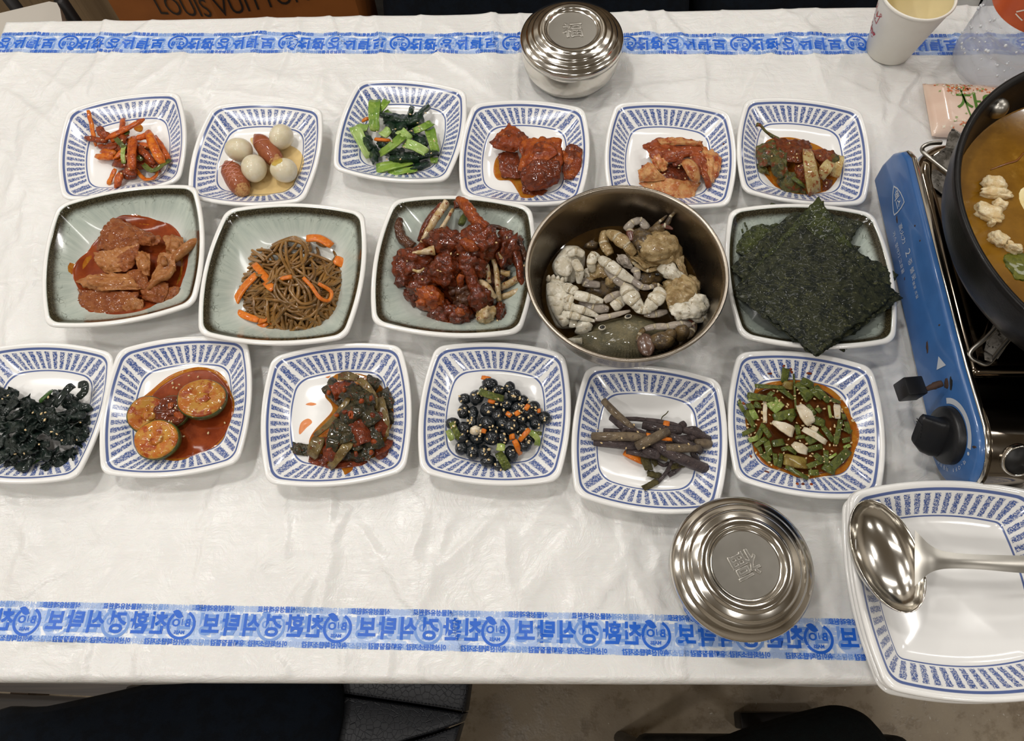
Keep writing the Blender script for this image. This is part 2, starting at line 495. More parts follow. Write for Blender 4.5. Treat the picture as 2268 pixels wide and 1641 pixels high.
# ------------------------------------------------------------------ the plastic table sheet
def _cz_segments():
    S = []
    def px(pts, A, w, kind=0):
        for a, b in zip(pts[:-1], pts[1:]):
            p, q = at(*a), at(*b); S.append((p[0], p[1], q[0], q[1], A, w, kind))
    F = lambda x, y: (540 + x / 2.413, 1060 + y / 2.413)
    for pts, A, w in [
        ([F(470, 60), F(440, 430), F(240, 660)], 1.2, 3.5), ([F(540, 180), F(470, 360), F(400, 690)], 1.0, 3), ([F(500, 300), F(330, 560), F(260, 700)], .9, 3),
        ([F(620, 250), F(720, 430), F(900, 690)], .9, 4), ([F(960, 220), F(915, 480), F(920, 720)], 1.1, 4), ([F(1110, 230), F(1040, 400)], .6, 4),
        ([F(1330, 210), F(1010, 470), F(970, 620)], 1.0, 5), ([F(1850, 230), F(1530, 550)], 1.1, 4), ([F(1400, 300), F(1435, 540)], 1.0, 5),
        ([F(2000, 200), F(2060, 380), F(2130, 520)], 1.2, 4), ([F(2080, 230), F(2268, 440)], 1.0, 4), ([F(1830, 330), F(1780, 520), F(1750, 720)], 1.0, 5),
        ([F(2040, 460), F(1880, 700)], 1.1, 4), ([F(2090, 560), F(2200, 740)], 1.0, 4), ([F(0, 490), F(200, 360)], .7, 4), ([F(75, 340), F(70, 530)], .5, 3),
        ([F(1460, 560), F(1580, 900)], .8, 5), ([F(700, 380), F(840, 600)], .6, 4),
        ([(0, 1090), (60, 1180), (20, 1290)], .8, 5), ([(150, 1260), (30, 1330)], .8, 6), ([(470, 1150), (420, 1300), (440, 1350)], .7, 5),
        ([(220, 1180), (320, 1090)], .6, 5), ([(620, 1080), (640, 1250)], .5, 4),
        ([(230, 10), (215, 130), (188, 205)], 1.0, 3), ([(330, 40), (150, 200), (60, 310)], .9, 4), ([(60, 290), (12, 430)], .9, 5), ([(400, 120), (300, 190)], .7, 4),
        ([(20, 130), (90, 200)], .5, 4), ([(10, 330), (60, 420), (40, 520)], .9, 5), ([(90, 480), (60, 640), (10, 720)], .8, 6), ([(480, 130), (440, 210)], .6, 4),
        ([(1147, 26), (1146, 232)], .9, 1.6), ([(1740, 22), (1790, 60), (1830, 200)], .9, 4), ([(1810, 15), (1700, 120), (1640, 230)], .8, 4), ([(1940, 160), (1960, 280), (1930, 340)], 1.0, 5),
        ([(2040, 150), (1990, 230), (1960, 320)], 1.0, 4), ([(1400, 190), (1460, 240)], .7, 5), ([(560, 150), (700, 200)], .5, 5), ([(660, 60), (600, 190)], .6, 4),
        ([(1950, 700), (1990, 820), (2040, 980)], 1.4, 7), ([(1970, 640), (2030, 760)], 1.2, 6), ([(1980, 900), (1990, 1020), (2050, 1060)], 1.4, 6), ([(1960, 780), (2000, 900)], 1.2, 6),
        ([(800, 500), (830, 640)], .5, 5), ([(560, 780), (600, 760)], .5, 5), ([(1230, 800), (1260, 780)], .5, 4), ([(1620, 770), (1660, 780)], .5, 5),
        ([(1850, 1130), (1880, 1250)], .9, 5), ([(1830, 1150), (1860, 1330)], .8, 5), ([(1470, 1160), (1440, 1290), (1470, 1340)], .9, 5),
        ([(1290, 1150), (1330, 1260)], .5, 5), ([(190, 1440), (185, 1500)], .9, 3), ([(310, 1430), (290, 1500)], .8, 3), ([(610, 1450), (633, 1502)], .8, 3),
        ([(755, 1440), (750, 1503)], .8, 3), ([(860, 1440), (864, 1504)], .8, 3), ([(1100, 1470), (1160, 1506)], .8, 3), ([(1515, 1440), (1520, 1508)], .8, 3),
        ([(1800, 1440), (1850, 1508)], .8, 3), ([(930, 1470), (925, 1505)], .7, 3)]:
        px(pts, A, w)
    r = np.random.RandomState(3)
    for k in range(230):
        x, y = r.uniform(-.62, .6), r.uniform(.02, .71); a = r.normal(1.75, .75); L = r.uniform(.02, .10)
        S.append((x, y, x + L * math.cos(a), y + L * math.sin(a), r.uniform(.25, .95), r.uniform(2.2, 5.), 0))
    for k in range(16):                                     # straight factory folds of the film
        y = r.uniform(.05, .7); x = r.uniform(-.6, .3)
        S.append((x, y, x + r.uniform(.1, .3), y + r.uniform(-.006, .006), r.uniform(.1, .25), 1.6, 0))
    return S


CZS = _cz_segments()
BANDF = (at(53.6, 1375), at(1816, 1414))       # centre line of the printed band near the front edge
BANDB = (at(148.5, 90), at(1899, 93))          # and near the far edge


def cloth_z(X, Y):
    X = np.asarray(X, float); Y = np.asarray(Y, float); Z = np.zeros_like(X) - .0004
    r = np.random.RandomState(5)
    for k in range(14):
        fx, fy, ph = r.normal(0, 22), r.normal(0, 14), r.uniform(0, 6.28)
        Z += .00013 * np.sin(fx * X + fy * Y + ph)
    for k, (x0, y0, x1, y1, A, w, kind) in enumerate(CZS):
        dx, dy = x1 - x0, y1 - y0; L2 = dx * dx + dy * dy + 1e-12; L = math.sqrt(L2)
        u = ((X - x0) * dx + (Y - y0) * dy) / L2; d = ((X - x0) * dy - (Y - y0) * dx) / L
        d = d + .0016 * np.sin(u * 4 + k) + .0006 * np.sin(u * 13 + 2 * k)     # creases wander
        w = w * .001
        uu = np.clip(u, 0, 1); end = np.exp(-(((u - uu) * L) / .010) ** 2) * np.clip(.35 + 1.3 * np.sin(np.pi * np.clip(uu * .9 + .05, 0, 1)), 0, 1)
        sg = 1 if k % 2 else -1
        s_ = d * sg; ww = w * .55                             # a fold: steep on one side, a long slope on the other
        prof = np.where(s_ > 0, np.exp(-np.abs(s_) / ww), np.exp(-np.abs(s_) / (5.0 * ww)))
        Z += .0033 * A * end * prof
    return np.clip(Z, -.0032, .0030) - .0030


def film_mat():
    t = NT('white_film')
    geo = t.n('ShaderNodeSeparateXYZ'); t.l(t.obj(), geo.inputs[0])
    X, Y = geo.outputs[0], geo.outputs[1]

    def band(p, q, hw):
        k = (q[1] - p[1]) / (q[0] - p[0]); c = p[1] - k * p[0]
        d = t.math('ABSOLUTE', t.math('SUBTRACT', Y, t.math('MULTIPLY_ADD', X, k, c)))
        return t.math('SUBTRACT', 1.0, t.sstep(d, hw - .0016, hw + .0004))
    b = t.math('MAXIMUM', band(*BANDF, .0158), band(*BANDB, .0152))
    nz = t.sstep(t.noise(75, 4, .6, None, 1.5), .40, .55)
    tint = t.mix(nz, lin((232, 234, 238)), lin((178, 199, 233)))
    base = t.mix(t.sstep(t.noise(6, 3), .3, .7), lin((230, 229, 226)), lin((224, 223, 220)))
    col = t.mix(b, base, tint)
    t.set(col=col, rough=.24, spec=.5, sss=.12, ssss=.004)
    mp = t.n('ShaderNodeMapping'); t.l(t.obj(), mp.inputs[0]); mp.inputs['Scale'].default_value = (1, 5, 1)
    bl = t.noise(26, 5, .62, mp.outputs[0]); b2 = t.noise(40, 6, .6, None, 1.2)
    t.bump(t.math('ADD', t.math('MULTIPLY', bl, .5), b2), .38, .0045)
    return t.m


nx, ny = 520, 300
gx = np.linspace(TX0 - .004, TX1 + .004, nx); gy = np.linspace(TY0 - .004, TY1 + .004, ny)
GX, GY = np.meshgrid(gx, gy)
GZ = cloth_z(GX, GY) + T0
rr = np.random.RandomState(9)
ed = np.minimum(np.minimum(GX - gx[0], gx[-1] - GX), np.minimum(GY - gy[0], gy[-1] - GY))
GZ -= .0045 * np.clip(1 - ed / .005, 0, 1) ** 2           # rounded over the table's edge
V = np.stack([GX, GY, GZ], 2).reshape(-1, 3)
id_ = np.arange(nx * ny).reshape(ny, nx)
F = np.stack([id_[:-1, :-1], id_[:-1, 1:], id_[1:, 1:], id_[1:, :-1]], 2).reshape(-1, 4).tolist()
# the skirt that hangs over the edges
loop = np.concatenate([id_[0, :], id_[1:, -1], id_[-1, -2::-1], id_[-2:0:-1, 0]])
cen = np.array([(gx[0] + gx[-1]) / 2, (gy[0] + gy[-1]) / 2])
Vs = [V]; prev = loop; tot = len(V)
arc = np.arange(len(loop)) * .0027
for k, (dz, o) in enumerate([(-.006, .0008), (-.02, .0006), (-.05, .0003), (-.09, .0), (-.13, -.0005)]):
    P = V[loop].copy()
    onx = np.where(loop % nx == 0, -1, np.where(loop % nx == nx - 1, 1, 0)); ony = np.where(loop < nx, -1, np.where(loop >= nx * (ny - 1), 1, 0))
    wv = (.0008 * np.sin(arc * 31) + .0006 * np.sin(arc * 73 + 1) + .001 * np.sin(arc * 9)) * min(1, k / 3)
    P[:, 0] += onx * (o + np.maximum(wv, -.002)); P[:, 1] += ony * (o + np.maximum(wv, -.002)); P[:, 2] = V[loop, 2].mean() + dz
    cur = np.arange(tot, tot + len(loop)); tot += len(loop); Vs.append(P)
    nxt = lambda a: np.roll(a, -1)
    F += np.stack([prev, cur, nxt(cur), nxt(prev)], 1).tolist(); prev = cur
cloth = MO('tablecloth', np.concatenate(Vs), F, film_mat(), origin=(0, 0, 0))
tag(cloth, 'white wrinkled plastic film with blue printed bands covering the table', 'tablecloth')
WL[cloth.name] = np.zeros(3)

# printed lettering, seen through the film from its back: mirrored
M_PR = [plain('print_blue', (22, 96, 204), .4), plain('print_blue_mid', (112, 150, 214), .4), plain('print_blue_pale', (166, 188, 228), .4)]


def band_art():
    """one repeat of the print (period 1 wide), mirrored text; returns V (x in periods, y in band half heights)"""
    mb = MB()
    P = .1262
    def addt(s, size, x, y, sh=0, sx=1., bold=0.):
        Vt, Ft = text_mesh(s, size, shear=sh, cut=.006, bold=bold)
        Vt = Vt.copy(); Vt[:, 0] = -(Vt[:, 0] * sx) + x; Vt[:, 1] += y; mb.add(Vt, Ft)
    # logo: open ring, leaf, BIO over MASS
    Vr, Fr = ring_poly(.0094, .0116, math.radians(62), math.radians(62) - math.radians(290), 40); Vr = Vr.copy(); mb.add(Vr, Fr)
    lf = [(-.0085 + .0092 * u, .0102 + .0032 * math.sin(math.pi * u) - .004 * u) for u in np.linspace(0, 1, 9)]
    lf += [(-.0085 + .0092 * u, .0102 - .0030 * math.sin(math.pi * u) - .004 * u) for u in np.linspace(1, 0, 9)[1:-1]]
    mb.add(*flat_poly(lf))
    addt('B', .0082, .0052, .0012, bold=.0003); addt('I', .0070, .0004, .0018); addt('O', .0080, -.0044, .0012, bold=.0003); addt('MASS', .0036, -.0006, -.0060, bold=.00012)
    for ch, x in zip('친환경', (-.0185, -.0345, -.0520)): addt(ch, .0182, P + x, -.0004, .0, .88, .0006)
    for ch, x in zip('식탁보', (-.0700, -.0860, -.1025)): addt(ch, .0182, P + x, -.0004, .0, .88, .0006)
    addt('식물성유래원료', .0052, P * .60, .0130, 0, .95, .00012)
    addt('식물성유래원료', .0052, P * .20, .0130, 0, .95, .00012)
    addt('이산화탄소저감  유해물질절감', .0052, P * .45, -.0136, 0, .95, .00012)
    addt('속이산화탄소저감', .0052, P * .93, -.0136, 0, .95, .00012)
    return np.concatenate(mb.V), mb.F


AV, AF = band_art()


def lay_band(p, q, flip, k0, k1, dx, dy, mat, dz, x_lo, x_hi, per):
    d = (q - p)[:2]; L = np.linalg.norm(d); e = d / L; nrm = np.array([-e[1], e[0]])
    VV, FF = [], []; n = 0
    for k in range(k0, k1):
        s = k * per + dx
        u = AV[:, 0] * per / .1262; v = AV[:, 1] + dy
        if flip: u, v = -u, -v            # the far band is the same print turned round
        X = p[0] + e[0] * (u + s) + nrm[0] * v; Y = p[1] + e[1] * (u + s) + nrm[1] * v
        ok = (X > x_lo) & (X < x_hi)
        good = [f for f in AF if all(ok[i] for i in f)]
        if not good: continue
        Z = T0 + cloth_z(X, Y) + dz
        VV.append(np.stack([X, Y, Z], 1)); FF += [tuple(i + n for i in f) for f in (good if not flip else good)]; n += len(X)
    V = np.concatenate(VV); used = sorted({i for f in FF for i in f}); mp = {a: b for b, a in enumerate(used)}
    return MO('printed_lettering', V[used], [tuple(mp[i] for i in f)[::-1] for f in FF], mat, cloth, smooth=False)


pf = np.linalg.norm((BANDF[1] - BANDF[0])[:2]) / 5; pb = np.linalg.norm((BANDB[1] - BANDB[0])[:2]) / 7
for (dx, mi, dz) in ((.0745, 1, .00032), (.026, 2, .00022), (.100, 2, .00026), (0, 0, .00045)):
    lay_band(*BANDF, False, -3, 11, dx, (.0, -.0008, .0008, 0.0004)[(mi + int(dx * 100)) % 4], M_PR[mi], dz, TX0, TX1, pf)
    lay_band(*BANDB, True, -2, 13, -dx, (.0, -.0008, .0008, 0.0004)[(mi + int(dx * 100)) % 4], M_PR[mi], dz, TX0, TX1, pb)

# ------------------------------------------------------------------ plates and bowls
def outline(D, r, n_s=18, n_c=8):
    """bowed square: half width D at mid-side, corner radius r; point k means the same spot for every D"""
    ci = (D - r) / 1.115; s = .115 * ci
    R = (ci * ci + s * s) / (2 * s); a = math.asin(ci / R)
    pts = []
    for q in range(4):
        c, sn = math.cos(q * math.pi / 2), math.sin(q * math.pi / 2)
        loc = []
        for k in range(n_s):
            t = -a + 2 * a * (k + .5) / n_s
            loc.append((ci + s - R + (R + r) * math.cos(t), (R + r) * math.sin(t)))
        for k in range(n_c):
            t = a + (math.pi / 2 - 2 * a) * (k + .5) / n_c
            loc.append((ci + r * math.cos(t), ci + r * math.sin(t)))
        pts += [(x * c - y * sn, x * sn + y * c) for x, y in loc]
    return np.array(pts)


PROF = {
    # (half width, corner radius, z, v)
    'small': [(.002, .001, .0018, -1), (.030, .010, .0018, -1), (.0315, .011, 0, -1), (.0365, .012, 0, -1), (.039, .0125, .0025, -1), (.0515, .013, .0100, -1), (.0605, .013, .0176, -1),
              (.0636, .0125, .0202, -.5), (.0640, .0125, .0217, -.3), (.0633, .0125, .0230, -.2), (.0620, .0125, .0234, -.1), (.0605, .0125, .0228, 0), (.0592, .0125, .0217, .10), (.0577, .0125, .0205, .20),
              (.0545, .0130, .0181, .36), (.0505, .0138, .0152, .55), (.0455, .015, .0118, .76), (.0428, .016, .0102, .86), (.0416, .0165, .0095, .94), (.0395, .017, .0086, 1.05), (.034, .0165, .0074, 1.3), (.02, .01, .0066, 2), (.001, .0005, .0065, 3)],
    'celadon': [(.002, .001, .0018, -1), (.034, .010, .0018, -1), (.0355, .011, 0, -1), (.040, .012, 0, -1), (.043, .013, .003, -1), (.058, .014, .0145, -1), (.069, .014, .0265, -1),
                (.0727, .0135, .0304, -.5), (.0732, .0135, .0322, -.3), (.0724, .0135, .0337, -.2), (.0706, .0135, .0341, -.1), (.0690, .0133, .0334, 0), (.0682, .0133, .0322, .08), (.0664, .0135, .0303, .20),
                (.0620, .0145, .0260, .40), (.0560, .016, .0205, .60), (.0500, .018, .0155, .80), (.0450, .019, .0118, .95), (.0400, .019, .0092, 1.1), (.033, .017, .0076, 1.4), (.02, .01, .0067, 2), (.001, .0005, .0065, 3)],
    'large': [(.002, .001, .002, -1), (.042, .010, .002, -1), (.044, .011, 0, -1), (.050, .012, 0, -1), (.053, .0125, .003, -1), (.066, .013, .014, -1), (.077, .014, .0262, -1),
              (.0805, .014, .0292, -.5), (.0810, .014, .0308, -.3), (.0802, .014, .0322, -.2), (.0786, .014, .0327, -.1), (.0768, .0138, .0320, 0), (.0750, .0135, .0307, .10), (.0732, .013, .0293, .20),
              (.0690, .012, .0255, .36), (.0645, .010, .0210, .55), (.0600, .008, .0165, .76), (.0572, .0065, .0138, .86), (.0560, .006, .0127, .94), (.0535, .006, .0110, 1.05), (.046, .006, .0094, 1.3), (.025, .006, .0084, 2), (.001, .0005, .0082, 3)],
}


def stripe_mat(name, nstripe, blue=(54, 78, 140), soft=0.):
    t = NT(name)
    uv = t.n('ShaderNodeUVMap'); uv.uv_map = 'uv'
    sp = t.n('ShaderNodeSeparateXYZ'); t.l(uv.outputs[0], sp.inputs[0]); U, Vv = sp.outputs[0], sp.outputs[1]
    wob = t.noise(420, 2); wob = t.math('MULTIPLY_ADD', wob, .34, -.17)
    fr = t.math('FRACT', t.math('MULTIPLY_ADD', U, nstripe, wob))
    d = t.math('ABSOLUTE', t.math('SUBTRACT', fr, .5))
    spg = t.noise(1500, 2, .7)                                   # sponge texture of the glaze strokes
    st = t.math('SUBTRACT', 1.0, t.sstep(t.math('ADD', d, t.math('MULTIPLY', t.math('SUBTRACT', spg, .5), .32)), .26, .33))
    hole = t.sstep(t.noise(900, 4, .75), .40, .52)
    st = t.math('MULTIPLY', st, t.math('MULTIPLY_ADD', hole, .80, .20))
    inw = t.math('MULTIPLY', t.sstep(Vv, .25, .27), t.math('SUBTRACT', 1.0, t.sstep(Vv, .82, .84)))
    st = t.math('MULTIPLY', st, inw)
    l1 = t.math('MULTIPLY', t.sstep(Vv, .07, .10), t.math('SUBTRACT', 1.0, t.sstep(Vv, .19, .21)))
    l2 = t.math('MULTIPLY', t.sstep(Vv, .865, .88), t.math('SUBTRACT', 1.0, t.sstep(Vv, .935, .95)))
    ln = t.math('MAXIMUM', l1, l2)
    f = t.math('MAXIMUM', st, t.math('MULTIPLY', ln, .93), clamp=True)
    tone = t.mix(t.noise(45, 2), lin(blue), lin((72, 98, 160)))
    col = t.mix(f, lin((240, 239, 236)), tone)
    t.set(col=col, rough=.13, coat=.35, coatr=.05)
    t.bump(t.noise(50, 2), .06, .0008)
    return t.m


def celadon_mat():
    t = NT('celadon_glaze')
    uv = t.n('ShaderNodeUVMap'); uv.uv_map = 'uv'
    sp = t.n('ShaderNodeSeparateXYZ'); t.l(uv.outputs[0], sp.inputs[0]); U, Vv = sp.outputs[0], sp.outputs[1]
    rag = t.math('MULTIPLY', t.math('SUBTRACT', t.noise(380, 4, .7), .5), .10)
    v2 = t.math('ADD', Vv, rag)
    cb = t.n('ShaderNodeCombineXYZ'); t.l(t.math('MULTIPLY', U, 90), cb.inputs[0]); t.l(t.math('MULTIPLY', Vv, 1.2), cb.inputs[1])
    rad = t.noise(1.0, 4, .7, cb.outputs[0])
    wall = t.mix(t.sstep(rad, .3, .7), lin((190, 199, 188)), lin((170, 181, 172)))
    well = t.mix(t.noise(60, 3), lin((222, 222, 216)), lin((208, 211, 205)))
    col = t.mix(t.sstep(Vv, .55, 1.25), wall, well)
    cb2 = t.n('ShaderNodeCombineXYZ'); t.l(t.math('MULTIPLY', U, 70), cb2.inputs[0]); t.l(t.math('MULTIPLY', Vv, 9), cb2.inputs[1])
    vo = t.n('ShaderNodeTexVoronoi', feature='DISTANCE_TO_EDGE'); t.l(cb2.outputs[0], vo.inputs['Vector']); vo.inputs['Scale'].default_value = 1
    crk = t.math('SUBTRACT', 1.0, t.sstep(vo.outputs['Distance'], .01, .06))
    zone = t.math('MULTIPLY', t.sstep(Vv, .22, .30), t.math('SUBTRACT', 1.0, t.sstep(Vv, .42, .55)))
    crk = t.math('MULTIPLY', t.math('MULTIPLY', crk, zone), t.sstep(t.noise(160, 2), .45, .6))
    col = t.mix(t.math('MULTIPLY', crk, .7), col, lin((88, 92, 78)))
    band = t.math('MULTIPLY', t.sstep(Vv, .0, .04), t.math('SUBTRACT', 1.0, t.sstep(v2, .22, .44)))
    dk = t.mix(t.sstep(t.noise(900, 4, .75), .35, .65), lin((28, 25, 17)), lin((76, 70, 50)))
    col = t.mix(band, col, dk)
    hl = t.math('MULTIPLY', t.sstep(t.noise(700, 3, .7), .62, .68), t.math('MULTIPLY', t.sstep(Vv, .0, .03), t.math('SUBTRACT', 1.0, t.sstep(Vv, .12, .2))))
    col = t.mix(t.math('MULTIPLY', hl, .35), col, lin((190, 186, 160)))
    white = t.math('SUBTRACT', 1.0, t.sstep(Vv, -.03, .01))
    col = t.mix(white, col, lin((240, 239, 235)))
    t.set(col=col, rough=.12, coat=.4, coatr=.04); t.bump(t.noise(70, 2), .08, .0008)
    return t.m


M_STRIPE = stripe_mat('striped_glaze', 53); M_STRIPEL = stripe_mat('striped_glaze_large', 60); M_CELADON = celadon_mat()
_plate_me = {}
GROW = dict(small=1.037, celadon=1.045, large=1.0)
PL = {}


def plate(key, kind, px, py, rot, label, group, z=0., rimh=None, mat=None):
    """px, py: where the middle of the rim plane is seen; returns the plate"""
    pr = PROF[kind]; lip = max(p[2] for p in pr)
    c = at(px, py, (lip if rimh is None else rimh)); c[2] = T0 + z
    me = _plate_me.get(kind)
    if me is None:
        gr = GROW[kind]; rings = [np.column_stack([outline(D, min(r, D * .6)) * gr, np.full(104, zz)]) for D, r, zz, v in pr]
        V, F = loft(rings)
        o0 = outline(pr[8][0], .0125); seg = np.linalg.norm(np.roll(o0, -1, 0) - o0, axis=1); cu = np.concatenate([[0], np.cumsum(seg)]) / seg.sum()
        uv = []
        for k in range(len(pr) - 1):
            for i in range(104): uv += [(cu[i], pr[k][3]), (cu[i + 1], pr[k][3]), (cu[i + 1], pr[k + 1][3]), (cu[i], pr[k + 1][3])]
        uv += [(0, -1)] * 104 + [(0, 3)] * 104
        o = MO('plate', V, F, mat or {'small': M_STRIPE, 'celadon': M_CELADON, 'large': M_STRIPEL}[kind], luv=uv, origin=(0, 0, 0))
        _plate_me[kind] = o.data
    else:
        o = bpy.data.objects.new('plate', me); COL.objects.link(o)
    o.name = 'side_plate' if kind != 'large' else 'serving_plate'
    o.location = tuple(c); o.rotation_euler = (0, 0, math.radians(rot)); WL[o.name] = c
    tag(o, label, 'plate', group)
    PL[key] = (c, math.radians(rot), kind)
    return o


def surf(key, x, y):
    """height of the plate's inner surface above the table at world x, y"""
    c, a, kind = PL[key]
    dx, dy = x - c[0], y - c[1]; lx, ly = dx * math.cos(a) + dy * math.sin(a), -dx * math.sin(a) + dy * math.cos(a)
    d = (abs(lx) ** 4 + abs(ly) ** 4) ** .25 * .985 / GROW[kind]
    pr = [(p[0], p[2]) for p in PROF[kind] if p[3] >= 0][::-1]
    return float(np.interp(d, [p[0] for p in pr], [p[1] for p in pr])) + (c[2] - T0)


GB = 'blue striped square side plates'
GC = 'grey green square plates with a dark edge'
plate('P1', 'small', 270, 318, 10.7, 'blue striped square plate under red radish strips', GB)
plate('P2', 'small', 567.5, 335, -3.1, 'blue striped square plate under quail eggs and small sausages', GB)
plate('P3', 'small', 888, 284, -7.8, 'blue striped square plate under green bok choy', GB)
plate('P4', 'small', 1162, 333, -4.2, 'blue striped square plate under red sauced fishcake sheets', GB)
plate('P5', 'small', 1485, 337, -6.2, 'blue striped square plate under cabbage kimchi, partly behind the steel bowl', GB)
plate('P6', 'small', 1780, 330, -8.2, 'blue striped square plate under green leafy kimchi beside the stove', GB)
plate('C1', 'celadon', 273, 559, 9.1, 'grey green plate under meat slices in red sauce', GC)
plate('C2', 'celadon', 628, 599, -2.0, 'grey green plate under glass noodles', GC)
plate('C3', 'celadon', 1006, 582, -4.2, 'grey green plate under red sauced crab', GC)
plate('C5', 'celadon', 1793, 603, -2.4, 'grey green plate under black seaweed sheets', GC)
plate('Q1', 'small', 68, 908, -3.0, 'blue striped square plate under dark green seaweed, cut by the left frame edge', GB)
plate('Q2', 'small', 390, 894, 4.6, 'blue striped square plate under zucchini slices in red sauce', GB)
plate('Q3', 'small', 744, 911.5, 5.1, 'blue striped square plate under stewed mustard leaf kimchi', GB)
plate('Q4', 'small', 1096, 909, -3.9, 'blue striped square plate under black beans', GB)
plate('Q5', 'small', 1439, 965, -6.9, 'blue striped square plate under purple brown stalks', GB)
plate('Q6', 'small', 1786, 933, -7.3, 'blue striped square plate full of scallion soy sauce', GB)
for i, lb in enumerate(('lowest large striped plate of the stack under the ladle', 'middle large striped plate of the stack under the ladle', 'top large striped plate of the stack, ladle lying in it')):
    p = plate('S%d' % i, 'large', 0, 0, (1.2, -.4, .3)[i], lb, 'stack of large blue striped plates', z=.0075 * i)
    cc = np.array([.3265 + (.0016, .0008, 0)[i], .0705 + (-.001, .0006, 0)[i], T0 + .0085 * i]); p.location = tuple(cc); PL['S%d' % i] = (cc, 0, 'large'); WL[p.name] = cc

# ------------------------------------------------------------------ steel
def steel(name, base=(168, 162, 152), rough=.16, aniso=0., scr=.0):
    t = NT(name)
    r = t.math('MULTIPLY_ADD', t.noise(40, 4, .65), .14, rough - .05)
    t.set(col=t.mix(t.noise(30, 3), lin(base), lin(tuple(int(v * .9) for v in base))), metal=1., rough=r)
    t.bump(t.noise(22, 3), .05, .002)
    return t.m


M_STEEL = steel('polished_steel', (232, 227, 218), .12)
M_STEELB = steel('brushed_steel', (182, 178, 170), .32)
M_STEELD = steel('worn_steel', (186, 176, 162), .26)


def rice_bowl(px, py, h, rot, label, lidlabel, mark_rot):
    c = at(px, py, h); c[2] = T0
    t = thing('rice_bowl', label, 'bowl', c, 'lidded steel rice bowls')
    body = [(.001, .0015), (.034, .0015), (.036, 0), (.040, .001), (.0468, .007), (.0512, .016), (.0532, .027), (.0536, .037), (.0532, .0445), (.0526, .0450), (.0518, .040), (.051, .03), (.04, .01), (.001, .006)]
    MO('bowl_body', *lathe(body, c, 72, True, True), M_STEEL, t)
    lid = [(.001, .0553), (.0255, .0553), (.0268, .0556), (.0276, .0568), (.0284, .0583), (.0298, .0592), (.0330, .0592), (.0346, .0586), (.0353, .0572), (.0364, .0566), (.0402, .0560), (.0414, .0552), (.0420, .0538), (.0432, .0532), (.0462, .0524), (.0473, .0514),
           (.0479, .0500), (.0490, .0494), (.0522, .0480), (.0541, .0464), (.0548, .0446), (.0546, .0400), (.0541, .0400), (.0538, .0435), (.001, .0480)]
    MO('lid', *lathe(lid, c, 96, True, True), [M_STEEL], t)
    # frosted centre disc and the raised character on it
    a = np.linspace(0, 2 * np.pi, 64, endpoint=False)
    V = np.concatenate([[c + [0, 0, .0556]], c + np.stack([.0252 * np.cos(a), .0252 * np.sin(a), np.full(64, .0556)], 1)])
    MO('lid_centre', V, [(0, 1 + i, 1 + (i + 1) % 64) for i in range(64)], M_STEELB, t)
    V, F = text_mesh('福', .0215, extrude=.0002, bevel=.0007)
    ca, sa = math.cos(mark_rot), math.sin(mark_rot); V = V - (V.max(0) + V.min(0)) / 2 * [1, 1, 0]
    V = np.stack([V[:, 0] * ca - V[:, 1] * sa + c[0], V[:, 0] * sa + V[:, 1] * ca + c[1], V[:, 2] + c[2] + .0557], 1)
    MO('raised_character', V, F, M_STEELB, t, sharp=50)
    return t


rice_bowl(1267, 76, .05, 0, 'lidded steel rice bowl standing by itself near the far table edge', '', math.radians(4))
rice_bowl(1647, 1253, .05, 0, 'lidded steel rice bowl on the near side, left of the plate stack', '', math.radians(205))

# the big steel bowl of crab
CB = np.array([.0852, .3305, T0])
bowl = thing('mixing_bowl', 'round steel mixing bowl holding raw soy marinated crab', 'bowl', CB)
prof = [(.001, .0025), (.040, .0025), (.043, 0), (.047, .0005), (.060, .010), (.072, .028), (.080, .050), (.0842, .072), (.0856, .0735), (.0872, .0745), (.0876, .0762), (.0868, .0776), (.0850, .0774), (.0836, .0760), (.0825, .071),
        (.0785, .051), (.0705, .029), (.058, .0115), (.046, .004), (.001, .0035)]
MO('bowl_body', *lathe(prof, CB, 96, True, True), M_STEELD, bowl)

# ladle lying in the top plate
lc = at(1966, 1228, .0630)
ladle = thing('ladle', 'steel ladle lying in the top striped plate, handle to the right', 'ladle', lc - [0, 0, .02])
n = 40; a = np.linspace(0, 2 * np.pi, n, endpoint=False)
ax, by, rz = .0265, .0425, math.radians(12)
R_ = rotm(0, math.radians(8), rz)
rings = []
for s, z in [(1.0, 0), (.985, -.003), (.92, -.008), (.78, -.013), (.55, -.017), (.28, -.019), (.02, -.0195)]:
    rings.append(np.stack([ax * s * np.cos(a), by * s * np.sin(a), np.full(n, z)], 1) @ R_.T + lc)
inn = []
for s, z in [(.02, -.0185), (.28, -.018), (.54, -.016), (.765, -.0122), (.90, -.0074), (.965, -.0028), (.985, .0003)]:
    inn.append(np.stack([ax * s * np.cos(a), by * s * np.sin(a), np.full(n, z)], 1) @ R_.T + lc)
V, F = loft(inn + rings, True, True)
MO('ladle_bowl', V, [f[::-1] for f in F], M_STEEL, ladle)
hp = [lc + R_ @ np.array([ax * .90, -.001, -.0006]), at(2040, 1239, .0612), at(2062, 1241, .0635), at(2090, 1243, .066), at(2160, 1245, .068), at(2262, 1250, .067), at(2420, 1256, .062)]
G = []
for px_, py_, w_, h_ in [(2026, 1236, 62, .0600), (2040, 1237, 48, .0618), (2056, 1238, 33, .0635), (2078, 1240, 22, .0655), (2110, 1242, 17, .0670), (2170, 1245, 16, .0680), (2262, 1250, 19, .0672), (2420, 1256, 24, .0630)]:
    G.append([at(px_, py_ - w_, h_ - .0004), at(px_, py_, h_ + .0006), at(px_, py_ + w_, h_ - .0004)])
V, F = sheet(G, .0018, 60, 12)
MO('handle', V, F, M_STEELB, ladle, sharp=60)

